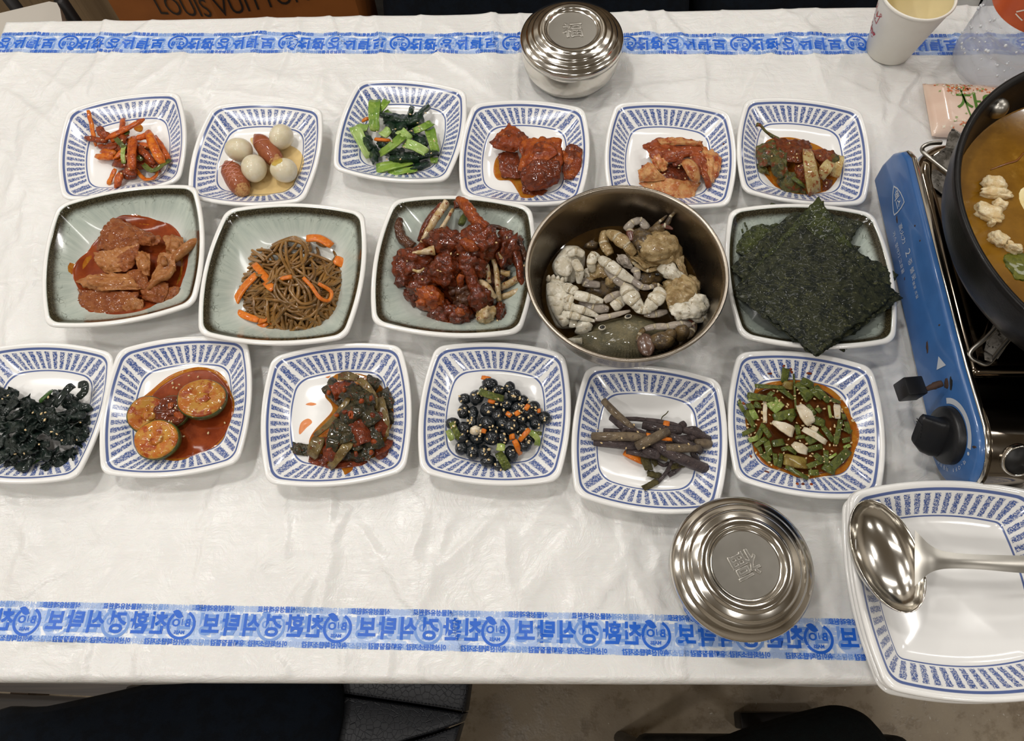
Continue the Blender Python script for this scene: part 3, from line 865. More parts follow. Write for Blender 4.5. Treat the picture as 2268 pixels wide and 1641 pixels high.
# ------------------------------------------------------------------ food helpers
def crop(ox, oy, s):
    """close-up coordinates of the photo -> world point at height h above the table"""
    return lambda x, y, h=.012: at(ox + x / s, oy + y / s, h)


PXM = 1 / 2250.0     # rough metres per photo pixel in the middle of the table


def food_obj(name, VF, mat, label, cat, group=None, **kw):
    o = MO(name, VF[0], VF[1], mat, None, **kw)
    return tag(o, label, cat, group)


def stick(K, pts, w, t, mat, name, label, cat, group, tw=0., taper=(1, 1), chan=0., amp=.0004, boxy=4., n=10, kind='strip', **kw):
    """pts: (x, y, h) in close-up pixels; w in close-up pixels is turned into metres by the caller"""
    P = [K(*p) for p in pts]
    VF = strip(P, w, t, tw, n, None, chan, taper, amp, 200., random.uniform(0, 90), boxy) if kind == 'strip' else tube(P, np.array(taper) * w / 2, n, amp=.12, freq=260, seed=random.uniform(0, 90), **kw)
    return food_obj(name, VF, mat, label, cat, group)


def puddle(key, K, poly, mat, name, label, cat, level=.0095, n=96, lift=.0005, kind='thing', edge=.0006):
    """sauce lying in a plate; poly in close-up pixels"""
    P = crc([K(x, y, level) for x, y in poly], n); c = P.mean(0)
    # keep each rim point on the plate's surface
    rings = []
    for s in (1.0, .985, .95, .86, .7, .5, .25):
        R = c + (P - c) * s; R = R.copy()
        for i in range(n):
            sf = surf(key, R[i, 0], R[i, 1]) + T0
            R[i, 2] = sf + .0003 if s == 1.0 else max(T0 + level, sf + (lift if s > .97 else lift * 1.6))
        rings.append(R)
    V = np.concatenate(rings + [[[c[0], c[1], max(T0 + level, surf(key, c[0], c[1]) + T0 + lift)]]])
    F = []
    for k in range(6):
        for i in range(n):
            j = (i + 1) % n; F.append((k * n + i, k * n + j, (k + 1) * n + j, (k + 1) * n + i))
    F += [(6 * n + i, 6 * n + (i + 1) % n, 7 * n) for i in range(n)]
    o = MO(name, V, F, mat)
    return tag(o, label, cat)


M_SESAME = plain('sesame', (226, 204, 158), .4, n2=(200, 170, 118), nscale=900)
_sv = None


def sesame(K, pts, label, name='sesame_seeds', size=.0028):
    """pts (x, y, h): loose seeds sprinkled over a dish"""
    V0, F0 = ico(1); V0 = V0 * [.5, .30, .19]; V0 = V0 * (1 - .35 * V0[:, :1] * [0, 1, 1] * 2)
    mb = MB()
    for p in pts:
        R = rotm(random.uniform(-.5, .5), random.uniform(-.5, .5), random.uniform(0, 6.28))
        mb.add(V0 * size * random.uniform(.85, 1.15) @ R.T + K(*p), F0)
    o = mb.out(name, M_SESAME)
    return tag(o, label, 'sesame seeds', None, 'stuff')


def rpts(n, cx, cy, rx, ry, h, seed=0, dh=.0):
    r = np.random.RandomState(seed); o = []
    while len(o) < n:
        x, y = r.uniform(-1, 1, 2)
        if x * x + y * y < 1: o.append((cx + x * rx, cy + y * ry, h + dh * (1 - x * x - y * y)))
    return o


# ------------------------------------------------------------------ materials of the dishes
M_RADISH = food('radish_red', (214, 104, 30), (176, 68, 20), (124, 38, 16), 130, .25, .5, .4, sss=.15)
M_RADISHD = food('radish_dark', (158, 54, 22), (112, 32, 14), (196, 100, 30), 160, .25, .6, .4)
M_RADISHO = food('radish_orange', (216, 122, 34), (190, 84, 22), (148, 48, 16), 110, .28, .4, .4, sss=.15)
M_SCALLG = food('scallion_green', (100, 106, 40), (72, 80, 30), (132, 140, 72), 180, .3, .4, .3)
M_SCALLL = food('scallion_light', (170, 182, 104), (136, 158, 72), (196, 200, 140), 120, .3, .3, .3, sss=.2)
M_EGG = food('quail_egg', (232, 222, 196), (224, 212, 180), None, 60, .22, .06, .35, sss=.35, vary=.05)
M_SAUSAGE = food('sausage', (160, 92, 76), (150, 82, 68), (176, 110, 92), 90, .3, .15, .25, sss=.25, vary=.06)
M_SAUSTIP = food('sausage_tip', (196, 150, 112), (172, 118, 88), None, 200, .35, .6)
M_SAUSCUT = plain('sausage_cut', (190, 122, 104), .4)
M_BOKST = food('bok_stem', (140, 170, 70), (110, 146, 50), (176, 196, 108), 60, .22, .2, .4, sss=.3, vary=.1)
M_BOKPALE = food('bok_pale', (178, 202, 122), (150, 184, 90), (196, 212, 150), 50, .22, .2, .4, sss=.3, vary=.08)
M_BOKLEAF = food('bok_leaf', (30, 54, 32), (18, 36, 24), (48, 76, 44), 140, .22, .9, .5, vary=.25)
M_CARROT = food('carrot', (226, 130, 40), (212, 108, 26), None, 200, .28, .2, .4, sss=.25, vary=.08)
M_FISHC = food('fishcake', (178, 88, 30), (146, 52, 20), (108, 28, 14), 55, .28, .5, .35, f=(.40, .52), f3=(.50, .58), s3=38, bscale=260)
M_FISHS = food('fishcake_saucy', (122, 42, 20), (94, 28, 14), (160, 76, 28), 120, .24, .9, .5, f3=(.6, .7), bscale=320)
M_KIMR = food('kimchi_red', (166, 80, 40), (134, 52, 24), (200, 138, 92), 90, .25, .6, .4, sss=.15, bscale=220)
M_KIMP = food('kimchi_pale', (212, 160, 112), (192, 116, 66), (164, 62, 30), 80, .24, .45, .4, sss=.25, s3=70, f3=(.52, .64))
M_KIMD = food('kimchi_dark', (122, 40, 24), (92, 26, 16), (160, 74, 44), 120, .25, .8, .4)
M_YGRN = food('kimchi_greenleaf', (94, 88, 40), (60, 60, 29), (116, 56, 24), 110, .28, .9, .35, s3=90, f3=(.52, .62), vary=.2)
M_YSTEM = food('kimchi_whitestem', (208, 188, 132), (188, 158, 96), (164, 84, 38), 80, .25, .35, .35, sss=.2, f3=(.50, .62))
M_YRED = food('kimchi_redpaste', (132, 64, 30), (100, 44, 21), (106, 92, 42), 170, .28, .9, .3)
M_STEWRED = liquid('stew_sauce', (142, 64, 28), .03, .12, (120, 48, 20), 60, .12)
M_OIL = liquid('chili_oil', (190, 108, 32), .38, .08, (200, 140, 52), 160, .2)
M_MEAT = food('meat', (164, 96, 50), (142, 74, 36), (116, 52, 26), 90, .3, .7, .35, bscale=420, vary=.1)
M_MEATP = food('meat_pale', (178, 120, 70), (160, 98, 50), (130, 66, 32), 80, .28, .5, .35, bscale=300, vary=.08)
M_NOODLE = food('glass_noodle', (152, 110, 58), (118, 84, 44), (172, 134, 80), 30, .16, .05, .6, sss=.25, vary=0)
M_CRABRED = food('crab_sauce', (122, 48, 22), (84, 31, 15), (152, 78, 32), 110, .18, 1.0, .7, bscale=300, vary=.15)
M_CRABOR = food('crab_orange', (168, 84, 34), (134, 52, 22), (98, 32, 18), 90, .22, .7, .5, f3=(.55, .65), bscale=260)
M_CRABIV = food('crab_ivory', (208, 186, 150), (184, 152, 112), (136, 64, 30), 90, .25, .4, .45, s3=120, f3=(.57, .63), vary=.06)
M_CRABDK = food('crab_greenbrown', (92, 56, 36), (70, 36, 24), (116, 84, 56), 100, .22, .7, .5)
M_SHELLW = food('crab_white', (228, 221, 204), (200, 190, 168), (158, 142, 114), 75, .24, .3, .4, sss=.15, f3=(.56, .66), vary=.05)
M_SHELLG = food('crab_greyleg', (170, 158, 144), (142, 130, 120), (196, 182, 160), 60, .24, .3, .45, sss=.1, vary=.08)
M_SHELLA = food('crab_amber', (176, 152, 110), (142, 116, 76), (200, 182, 146), 80, .2, .6, .5, sss=.25, vary=.08)
M_SHELLB = food('crab_brown', (104, 84, 62), (76, 62, 50), (140, 116, 82), 80, .22, .4, .5, vary=.1)
M_CARAP = food('crab_carapace', (122, 112, 84), (100, 94, 72), (142, 130, 98), 70, .22, .5, .5, bscale=500, vary=0)
M_NORI = food('nori', (56, 57, 36), (28, 29, 19), (96, 96, 62), 90, .42, 1.0, .12, bscale=260, f3=(.56, .66), s3=200, vary=.15)
M_NORIED = food('nori_edge', (70, 76, 34), (44, 48, 26), (108, 112, 52), 100, .4, 1.0, .2, bscale=260, vary=.15)
M_WAK = food('seaweed_dark', (30, 38, 32), (20, 26, 22), (48, 60, 48), 150, .2, .8, .5, vary=.3)
M_WAKST = food('seaweed_stem', (72, 104, 44), (52, 80, 36), None, 90, .25, .3, .4)
M_ZUCF = food('zucchini_flesh', (196, 142, 58), (186, 104, 36), (158, 58, 22), 70, .22, .5, .45, sss=.2, f3=(.52, .62), s3=55)
M_ZUCS = food('zucchini_skin', (84, 88, 34), (62, 70, 28), (128, 66, 24), 80, .28, .3, .4)
M_MUST = food('mustard_leaf', (70, 60, 34), (42, 40, 24), (124, 54, 24), 130, .24, .9, .45, f3=(.58, .66), vary=.2)
M_MUSTST = food('mustard_stem', (122, 102, 58), (96, 76, 42), (122, 54, 28), 90, .25, .5, .4, f3=(.58, .68))
M_MUSTR = food('mustard_red', (136, 58, 28), (104, 42, 22), (76, 60, 34), 130, .25, .9, .4)
M_BEAN = food('black_bean', (24, 25, 30), (15, 16, 20), (40, 41, 48), 150, .10, .35, .9, vary=.2, bscale=380)
M_STALK = food('stalk_purple', (92, 78, 76), (70, 58, 58), (118, 102, 92), 110, .34, .7, .2, bscale=700, vary=.18)
M_STALKB = food('stalk_tan', (136, 118, 94), (112, 96, 78), (92, 78, 68), 90, .34, .6, .2, bscale=600, vary=.1)
M_STALKL = food('stalk_leaf', (92, 82, 48), (72, 64, 40), None, 160, .4, .9)
M_SOY = liquid('soy_sauce', (70, 36, 12), .12, .07, (104, 54, 18), 70, .12)
M_WHITESC = food('scallion_white', (232, 220, 196), (216, 198, 164), None, 80, .2, .15, .4, sss=.35, vary=.05)
M_SMEAR = liquid('smear', (226, 164, 104), .80, .2, None, 60, .0)
M_BROTH = liquid('egg_broth', (230, 212, 168), .80, .05, None, 60, .1)

# ------------------------------------------------------------------ seasoned radish strips
K = crop(100, 160, 3.436); W = lambda px: px / 3.436 * PXM
GR = 'radish strips in the upper left dish'
LR = 'orange red radish strip in the upper left striped dish'
for pts, w, m in [
    ([(330, 290, .024), (352, 400, .018), (385, 560, .012)], 30, M_RADISHO), ([(450, 512, .015), (600, 440, .02), (755, 355, .021)], 46, M_RADISH), ([(305, 500, .014), (400, 512, .016), (480, 520, .014)], 42, M_RADISHD),
    ([(405, 415, .018), (440, 470, .018), (490, 500, .015)], 58, M_RADISHD), ([(592, 352, .014), (580, 430, .016), (530, 490, .012)], 40, M_RADISH), ([(385, 640, .012), (520, 645, .016)], 46, M_RADISHO), ([(425, 600, .013), (540, 618, .016)], 44, M_RADISHO),
    ([(672, 495, .020), (658, 640, .026), (662, 745, .022)], 66, M_RADISH), ([(785, 450, .019), (840, 600, .024), (905, 705, .018)], 62, M_RADISHO), ([(700, 560, .018), (780, 640, .02), (842, 705, .015)], 48, M_RADISHD),
    ([(690, 735, .014), (760, 815, .014), (840, 795, .016), (858, 735, .016)], 27, M_RADISHO), ([(535, 735, .015), (505, 800, .013), (478, 855, .009)], 32, M_RADISHO), ([(575, 770, .016), (555, 830, .014), (535, 882, .009)], 58, M_RADISH),
    ([(605, 740, .02), (695, 765, .018)], 66, M_RADISHD), ([(690, 505, .02), (795, 478, .017)], 46, M_RADISH), ([(410, 555, .012), (480, 580, .014), (560, 555, .015)], 44, M_RADISHD), ([(835, 490, .015), (905, 600, .017), (945, 680, .013)], 42, M_RADISH),
    ([(560, 610, .013), (590, 520, .018), (610, 470, .016)], 42, M_RADISHD), ([(640, 470, .014), (560, 480, .016), (500, 520, .014)], 52, M_RADISH), ([(620, 560, .014), (570, 620, .018), (520, 660, .014)], 36, M_RADISHO),
    ([(520, 700, .012), (640, 700, .015), (760, 720, .012)], 60, M_RADISHD), ([(700, 620, .012), (780, 720, .013), (870, 760, .011)], 50, M_RADISHD), ([(470, 540, .011), (640, 600, .013), (800, 560, .011)], 70, M_RADISHD), ([(560, 690, .012), (640, 640, .014), (720, 600, .012)], 60, M_RADISH), ([(480, 600, .012), (600, 700, .013)], 56, M_RADISHD), ([(620, 520, .013), (760, 560, .015), (860, 540, .012)], 56, M_RADISH), ([(760, 620, .014), (820, 700, .014), (880, 740, .011)], 54, M_RADISHD), ([(560, 760, .011), (640, 790, .012), (700, 760, .012)], 52, M_RADISHD)]:
    stick(K, pts, W(w) * 1.22, W(w) * .62, m, 'radish_strip', LR, 'radish', GR, tw=random.uniform(-.7, .7), taper=(.75, 1, .95, 1.05, .7), amp=.0010)
for i, (pts, w, m) in enumerate([([(535, 500, .02), (575, 545, .022), (615, 585, .019)], 40, M_SCALLG), ([(600, 560, .02), (592, 630, .022), (600, 695, .018)], 36, M_SCALLL), ([(745, 700, .02), (815, 752, .021), (895, 705, .02), (955, 665, .016)], 40, M_SCALLG), ([(570, 470, .016), (640, 460, .018)], 46, M_SCALLG), ([(700, 640, .02), (740, 670, .018)], 36, M_SCALLG)]):
    stick(K, pts, W(w), W(w) * .3, m, 'scallion_piece', ('dark', 'pale', 'long curled', 'short leafy', 'small')[i] + ' green scallion piece among the radish strips', 'scallion', 'scallion pieces among the radish strips', chan=.001)
sesame(K, [(585, 520, .026), (640, 735, .024), (430, 515, .02), (690, 372, .024), (520, 720, .018), (760, 570, .024), (345, 500, .018), (580, 770, .02), (620, 640, .026)], 'few sesame seeds on the radish strips')
puddle('P1', K, [(690, 400), (720, 395), (745, 420), (735, 450), (700, 450), (675, 430)], M_OIL, 'sauce_spot', 'small red sauce spot beside the radish strips', 'sauce', .0072)

# ------------------------------------------------------------------ quail eggs and sausages
puddle('P2', K, [(1560, 500), (1700, 520), (1880, 560), (1965, 640), (1975, 740), (1920, 870), (1780, 950), (1620, 965), (1500, 930), (1540, 780), (1620, 640)], M_BROTH, 'broth', 'thin yellowish broth under the quail eggs', 'broth', .0082)
for x, y, rx, ry, rz, lb in [(1472, 590, 108, 92, -.15, 'upper left quail egg of the four'), (1795, 495, 106, 91, 1.3, 'topmost quail egg, at the upper right of the four'), (1590, 735, 113, 96, 1.75, 'middle quail egg between the two sausages'), (1815, 745, 103, 92, -.1, 'lower right quail egg showing its yellow yolk')]:
    c = K(x, y, .021); k = W(1) * 1.03
    o = food_obj('quail_egg', blob(c, (rx * k, ry * k, ry * k * .98), (0, .1, rz), sub=4, egg=.09), M_EGG, lb + ' in the striped dish', 'egg', 'quail eggs in the striped dish')
    if 'yolk' in lb:
        V, F = ico(4); R = rotm(0, .1, rz)
        d = np.array([-.45, .25, .86]); d /= np.linalg.norm(d); keep = (V @ d) > .84
        idx = np.where(keep)[0]; mp = {a: b for b, a in enumerate(idx)}
        Vk = (V[idx] * [1, 1 + 0, 1] * (rx * k * 1.006, ry * k * 1.006, ry * k * .986)) * 1
        Vk[:, 1:] *= (1 + .09 * V[idx][:, :1])
        MO('yolk_patch', Vk @ R.T + c, [tuple(mp[i] for i in f) for f in F if all(i in mp for i in f)], food('yolk', (214, 182, 92), (200, 164, 80), None, 60, .25, .05, .3, sss=.3), o)
for j, (p, q, w, lb) in enumerate([((1605, 485, .018), (1770, 690, .018), 150, 'short red sausage lying upper right among the quail eggs'), ((1382, 690, .018), (1505, 905, .016), 168, 'red sausage with scored criss cross cuts at the lower left of the eggs')]):
    a, b = K(*p), K(*q); d = b - a; L = np.linalg.norm(d); r = W(w) / 2
    body = [a + d * u for u in np.linspace(0, 1, 9)]
    V, F = tube(body, r * np.array([.30, .72, .95, 1, 1.02, 1.02, 1, .92, .62]), 20, 26, amp=.05, freq=120, seed=j)
    s = food_obj('sausage', (V, F), M_SAUSAGE, lb, 'sausage', 'small sausages with the quail eggs')
    e = d / L; tp = b + e * .0005
    V, F = tube([tp - e * .004, tp, tp + e * .0035, tp + e * .0055], r * np.array([.8, .66, .42, .1]), 18, 12, amp=.25, freq=500, seed=j)
    MO('wrinkled_tip', V, F, M_SAUSTIP, s)
    V, F = tube([a - e * .0025, a + e * .0008], r * np.array([.12, .36]), 12, 5, amp=.2, freq=500)
    MO('wrinkled_tip', V, F, M_SAUSTIP, s)
    sd = np.array([-e[1], e[0], 0]); up = np.array([0, 0, 1.])
    cuts = [(.30, .05, .3), (.42, .18, .3), (.55, .3, .3), (.68, .42, .28)] if j else [(.18, .34, .25)]
    for u0, u1, sp in cuts:
        for sgn in ((1, -1) if j else (1,)):
            pts = []
            for k in np.linspace(-1, 1, 9):
                th = sgn * k * .95; u = u0 + (u1 - u0) * (k + 1) / 2
                pts.append(a + d * (u + .12) + (sd * math.sin(th) + up * math.cos(th)) * r * 1.0)
            V, F = tube(pts, [.0002, .0005, .0005, .0002], 6, 14)
            MO('score_cut', V, F, M_SAUSCUT, s)

# ------------------------------------------------------------------ bok choy
K = crop(720, 160, 3.658); W = lambda px: px / 3.658 * PXM
GB_ = 'bok choy pieces in the striped dish'
for pts, w, m, lb in [
    ([(405, 225, .024), (395, 350, .026), (402, 475, .022)], 96, M_BOKST, 'upright mid green'), ([(505, 225, .022), (470, 280, .024), (440, 325, .02)], 66, M_BOKST, 'bright'), ([(530, 320, .018), (470, 355, .02)], 70, M_BOKST, 'short bright'),
    ([(235, 440, .022), (295, 555, .02), (365, 690, .014)], 92, M_BOKPALE, 'pale long'), ([(320, 420, .016), (310, 480, .017)], 84, M_BOKPALE, 'pale stub'), ([(465, 470, .024), (520, 510, .024)], 96, M_BOKPALE, 'pale hollow'),
    ([(635, 515, .028), (545, 595, .03), (445, 665, .022)], 76, M_BOKST, 'bright front'), ([(868, 410, .022), (800, 445, .024), (720, 480, .022)], 66, M_BOKST, 'bright bent'), ([(845, 450, .02), (872, 560, .022), (895, 650, .018)], 84, M_BOKST, 'thick bright'),
    ([(640, 575, .026), (735, 605, .027), (830, 655, .022)], 84, M_BOKPALE, 'pale broad'), ([(590, 470, .026), (640, 500, .027), (690, 545, .024)], 82, M_BOKPALE, 'pale middle'), ([(415, 785, .014), (560, 755, .017), (705, 725, .016)], 96, M_BOKST, 'long lower'),
    ([(510, 825, .014), (620, 805, .016), (745, 785, .015)], 60, M_BOKST, 'bright lowest'), ([(885, 690, .014), (880, 735, .013)], 64, M_BOKST, 'small lower right')]:
    stick(K, pts, W(w), W(w) * .28, m, 'bok_choy_stalk', lb + ' bok choy stem in the striped dish', 'bok choy', GB_, tw=random.uniform(-.4, .4), chan=W(w) * .16, taper=(1.15, 1, .92), n=14, amp=.0005)
for cx, cy, w, l, rz, h in [(600, 385, 90, 250, .1, .028), (560, 470, 100, 190, 1.1, .027), (340, 560, 80, 150, 1.15, .024), (395, 660, 90, 140, 1.2, .02), (760, 345, 44, 230, -.75, .026), (695, 320, 40, 100, -1.2, .024), (725, 390, 100, 150, -.4, .028),
                          (780, 560, 110, 130, .6, .024), (640, 690, 80, 240, .0, .024), (820, 665, 66, 200, -.25, .022), (740, 765, 60, 210, -.3, .018), (480, 350, 50, 140, .2, .027), (620, 430, 80, 120, -.8, .028), (480, 590, 80, 130, .8, .022), (560, 650, 80, 160, .2, .02), (700, 500, 70, 120, .3, .02)]:
    ca, sa = math.cos(rz), math.sin(rz); G = []
    for i, u in enumerate((-.5, -.17, .17, .5)):
        row = []
        for j, v in enumerate((-.5, 0, .5)):
            x = cx + u * l * ca - v * w * sa * (1 - .5 * abs(u)); y = cy + u * l * sa + v * w * ca
            row.append(K(x, y, h - .007 * abs(v) * 2 - .004 * (u ** 2) * 4 + random.uniform(-.002, .002)))
        G.append(row)
    food_obj('bok_choy_leaf', sheet(G, .0010, 20, 12, .0016, 190, random.uniform(0, 50), ragged=.14), M_BOKLEAF, 'dark crumpled bok choy leaf in the striped dish', 'bok choy', 'dark bok choy leaves in the striped dish')
for i, pts in enumerate([[(300, 395, .018), (335, 380, .02), (365, 375, .018)], [(400, 540, .022), (470, 548, .023), (530, 552, .02)]]):
    stick(K, pts, W(34), W(20), M_CARROT, 'carrot_strip', ('short carrot strip at the left edge of the bok choy', 'thin carrot strip in the middle of the bok choy')[i], 'carrot', None)
sesame(K, [(815, 330, .03), (750, 410, .032), (765, 465, .028), (640, 605, .032), (650, 580, .032), (500, 705, .027), (610, 705, .027), (670, 820, .02), (885, 555, .026), (860, 655, .026), (570, 460, .032), (690, 340, .03), (760, 440, .03), (700, 475, .03), (540, 560, .032), (420, 480, .028)], 'sesame seeds on the bok choy')

# ------------------------------------------------------------------ sauced fishcake
puddle('P4', K, [(1390, 690), (1480, 640), (1560, 760), (1640, 900), (1740, 1000), (1720, 1050), (1600, 1055), (1565, 980), (1500, 880), (1400, 870), (1365, 800)], M_OIL, 'sauce', 'thin orange sauce under the fishcake sheets', 'sauce', .0075)
GF = 'fishcake sheets in red sauce'
for nm, quad, m, lb in [
    ('a', [[(1400, 660, .012), (1480, 640, .013), (1560, 660, .013)], [(1410, 760, .010), (1500, 770, .012), (1590, 780, .012)], [(1430, 850, .009), (1520, 860, .010), (1610, 870, .010)]], M_FISHS, 'lowest left'),
    ('b', [[(1590, 880, .014), (1690, 900, .013), (1800, 960, .012)], [(1600, 960, .011), (1680, 985, .011), (1760, 1000, .010)], [(1640, 1000, .009), (1680, 1020, .009), (1710, 1040, .009)]], M_FISHS, 'lowest pointed'),
    ('c', [[(1330, 570, .020), (1420, 490, .022), (1490, 425, .02)], [(1400, 620, .020), (1480, 560, .026), (1570, 470, .022)], [(1540, 650, .018), (1590, 600, .023), (1650, 530, .02)]], M_FISHC, 'upper left pointed'),
    ('d', [[(1560, 560, .022), (1690, 535, .026), (1905, 535, .024)], [(1590, 690, .022), (1720, 690, .030), (1925, 690, .024)], [(1560, 800, .018), (1700, 820, .026), (1900, 850, .020)]], M_FISHC, 'large folded middle'),
    ('e', [[(1610, 780, .024), (1740, 700, .031), (1890, 720, .026)], [(1590, 860, .020), (1740, 840, .028), (1910, 840, .022)], [(1640, 960, .014), (1730, 955, .018), (1880, 900, .016)]], M_FISHS, 'dark sauce covered front'),
    ('f', [[(1955, 600, .022), (2010, 585, .024), (2085, 625, .022)], [(1915, 720, .020), (1990, 715, .024), (2075, 740, .021)], [(1940, 870, .015), (1980, 870, .017), (2050, 850, .016)]], M_FISHC, 'separate right hand'),
    ('g', [[(1650, 700, .027), (1700, 590, .030), (1780, 560, .029)], [(1690, 740, .028), (1760, 670, .032), (1850, 610, .030)], [(1760, 740, .028), (1830, 700, .030), (1890, 660, .028)]], M_FISHC, 'triangular top')]:
    food_obj('fishcake_sheet', sheet([[K(*p) for p in r] for r in quad], .0018, 26, 26, .0015, 230, ord(nm), ragged=.10), m, lb + ' fishcake sheet in dark red sauce', 'fishcake', GF)
stick(K, [(1890, 690, .02), (1940, 640, .022)], W(40), W(22), M_FISHC, 'fishcake_sheet', 'small fishcake scrap joining the right hand piece', 'fishcake', GF)

# ------------------------------------------------------------------ cabbage kimchi
K = crop(1320, 210, 3.544); W = lambda px: px / 3.544 * PXM
GK = 'cabbage kimchi pieces'
for quad, m, lb, rg in [
    ([[(340, 690, .012), (560, 660, .015), (820, 690, .013)], [(420, 760, .010), (600, 760, .013), (790, 760, .011)], [(600, 850, .009), (690, 855, .010), (760, 830, .009)]], M_KIMP, 'broad pale lowest', .06),
    ([[(360, 560, .012), (520, 540, .014), (720, 560, .014)], [(360, 640, .012), (540, 640, .015), (740, 640, .014)], [(380, 700, .010), (560, 700, .012), (760, 710, .011)]], M_KIMD, 'dark red middle', .08),
    ([[(365, 400, .018), (500, 345, .020), (830, 370, .018)], [(420, 470, .022), (560, 440, .026), (840, 440, .022)], [(480, 540, .018), (600, 530, .022), (700, 500, .020)]], M_KIMR, 'arched red upper', .06),
    ([[(480, 350, .022), (640, 340, .025), (820, 365, .022)], [(500, 380, .024), (650, 368, .027), (830, 385, .024)], [(520, 400, .022), (660, 392, .025), (835, 405, .022)]], M_KIMP, 'pale curled top', .04),
    ([[(820, 400, .020), (900, 430, .021), (980, 480, .018)], [(850, 540, .022), (900, 560, .023), (975, 590, .018)], [(870, 720, .014), (900, 700, .015), (935, 660, .013)]], M_KIMP, 'pale right hand', .06),
    ([[(720, 430, .022), (790, 450, .024), (860, 460, .022)], [(740, 500, .022), (800, 520, .024), (890, 540, .022)], [(790, 620, .018), (840, 640, .020), (890, 690, .015)]], M_KIMR, 'red inner right', .07),
    ([[(330, 600, .016), (400, 540, .020), (440, 540, .020)], [(335, 640, .018), (430, 610, .022), (500, 610, .020)], [(340, 680, .014), (450, 680, .016), (570, 665, .014)]], M_KIMP, 'thin see through left', .05),
    ([[(410, 450, .020), (470, 440, .023), (520, 470, .022)], [(430, 510, .020), (500, 510, .024), (560, 530, .022)], [(500, 600, .016), (530, 600, .018), (570, 560, .018)]], M_KIMP, 'folded left', .06)]:
    food_obj('kimchi_leaf', sheet([[K(*p) for p in r] for r in quad], .0014, 24, 26, .0013, 240, random.uniform(0, 90), ragged=rg * 1.6, rip=.00035, ripn=4), m, lb + ' cabbage leaf of the kimchi', 'kimchi', GK)
stick(K, [(700, 510, .027), (750, 580, .028), (800, 690, .02)], W(110), W(34), M_KIMP, 'kimchi_leaf', 'thick orange stem piece in the middle of the cabbage kimchi', 'kimchi', GK, taper=(.8, 1, 1, .5), boxy=2.6)
stick(K, [(840, 600, .022), (870, 660, .02), (890, 730, .014)], W(50), W(20), M_KIMR, 'kimchi_leaf', 'narrow red strip at the right of the cabbage kimchi', 'kimchi', GK)
stick(K, [(600, 545, .02), (700, 530, .021), (780, 600, .018)], W(60), W(26), M_KIMD, 'kimchi_leaf', 'dark red folded strip behind the orange stem piece', 'kimchi', GK)
sesame(K, [(575, 430, .03), (745, 490, .03), (670, 545, .026), (650, 575, .024), (700, 655, .02), (540, 620, .022), (655, 555, .024)], 'few sesame seeds on the cabbage kimchi')
V, F = blob(K(1010, 388, .017), (.0022, .0018, .0012), sub=2); food_obj('chili_crumb', (V, F), M_KIMD, 'red crumb on the rim of the kimchi dish', 'crumb')

# ------------------------------------------------------------------ green leafy kimchi
puddle('P6', K, [(1290, 560), (1330, 370), (1480, 330), (1620, 350), (1800, 430), (1900, 600), (1870, 700), (1760, 785), (1600, 800), (1450, 760), (1340, 650)], M_OIL, 'sauce', 'orange red juice under the green leafy kimchi', 'sauce', .0078)
GY_ = 'leaf pieces of the green kimchi'
for quad, m, lb in [
    ([[(1260, 400, .014), (1330, 370, .018), (1420, 350, .018)], [(1255, 470, .014), (1340, 450, .021), (1440, 440, .022)], [(1290, 570, .012), (1360, 560, .016), (1450, 540, .020)]], M_YGRN, 'upper left'),
    ([[(1400, 340, .018), (1540, 350, .022), (1670, 360, .018)], [(1420, 430, .022), (1560, 440, .027), (1690, 430, .022)], [(1440, 520, .022), (1570, 530, .028), (1650, 520, .026)]], M_YRED, 'red pasted upper middle'),
    ([[(1380, 440, .024), (1440, 430, .026), (1500, 460, .026)], [(1370, 530, .022), (1440, 540, .027), (1500, 560, .026)], [(1390, 640, .016), (1450, 650, .020), (1520, 650, .020)]], M_YGRN, 'light veined middle'),
    ([[(1260, 540, .010), (1300, 540, .012), (1330, 560, .013)], [(1270, 590, .009), (1310, 590, .012), (1350, 600, .012)], [(1300, 620, .009), (1330, 620, .010), (1370, 630, .010)]], M_YGRN, 'small far left'),
    ([[(1420, 620, .018), (1500, 610, .022), (1600, 600, .022)], [(1430, 700, .012), (1520, 700, .018), (1620, 690, .018)], [(1490, 780, .009), (1560, 770, .010), (1650, 780, .011)]], M_YGRN, 'lower dark'),
    ([[(1560, 520, .024), (1620, 500, .026), (1660, 480, .026)], [(1560, 600, .022), (1610, 600, .026), (1660, 600, .026)], [(1560, 690, .018), (1610, 690, .020), (1660, 700, .018)]], M_YRED, 'red inner'),
    ([[(1700, 440, .020), (1780, 430, .021), (1860, 450, .018)], [(1720, 500, .022), (1800, 500, .023), (1900, 500, .018)], [(1760, 560, .018), (1800, 560, .020), (1860, 560, .016)]], M_YRED, 'red right'),
    ([[(1840, 470, .020), (1870, 465, .021), (1910, 475, .019)], [(1840, 510, .020), (1870, 510, .021), (1900, 520, .019)], [(1855, 550, .018), (1870, 550, .018), (1890, 555, .017)]], M_YGRN, 'small dark right'),
    ([[(1780, 650, .014), (1820, 660, .014), (1860, 670, .012)], [(1780, 700, .011), (1820, 710, .012), (1850, 710, .010)], [(1780, 750, .009), (1800, 750, .009), (1830, 740, .009)]], M_YRED, 'lower right')]:
    food_obj('kimchi_leaf', sheet([[K(*p) for p in r] for r in quad], .0014, 20, 20, .0018, 220, random.uniform(0, 90), ragged=.10), m, lb + ' leaf piece of the green kimchi', 'kimchi', GY_)
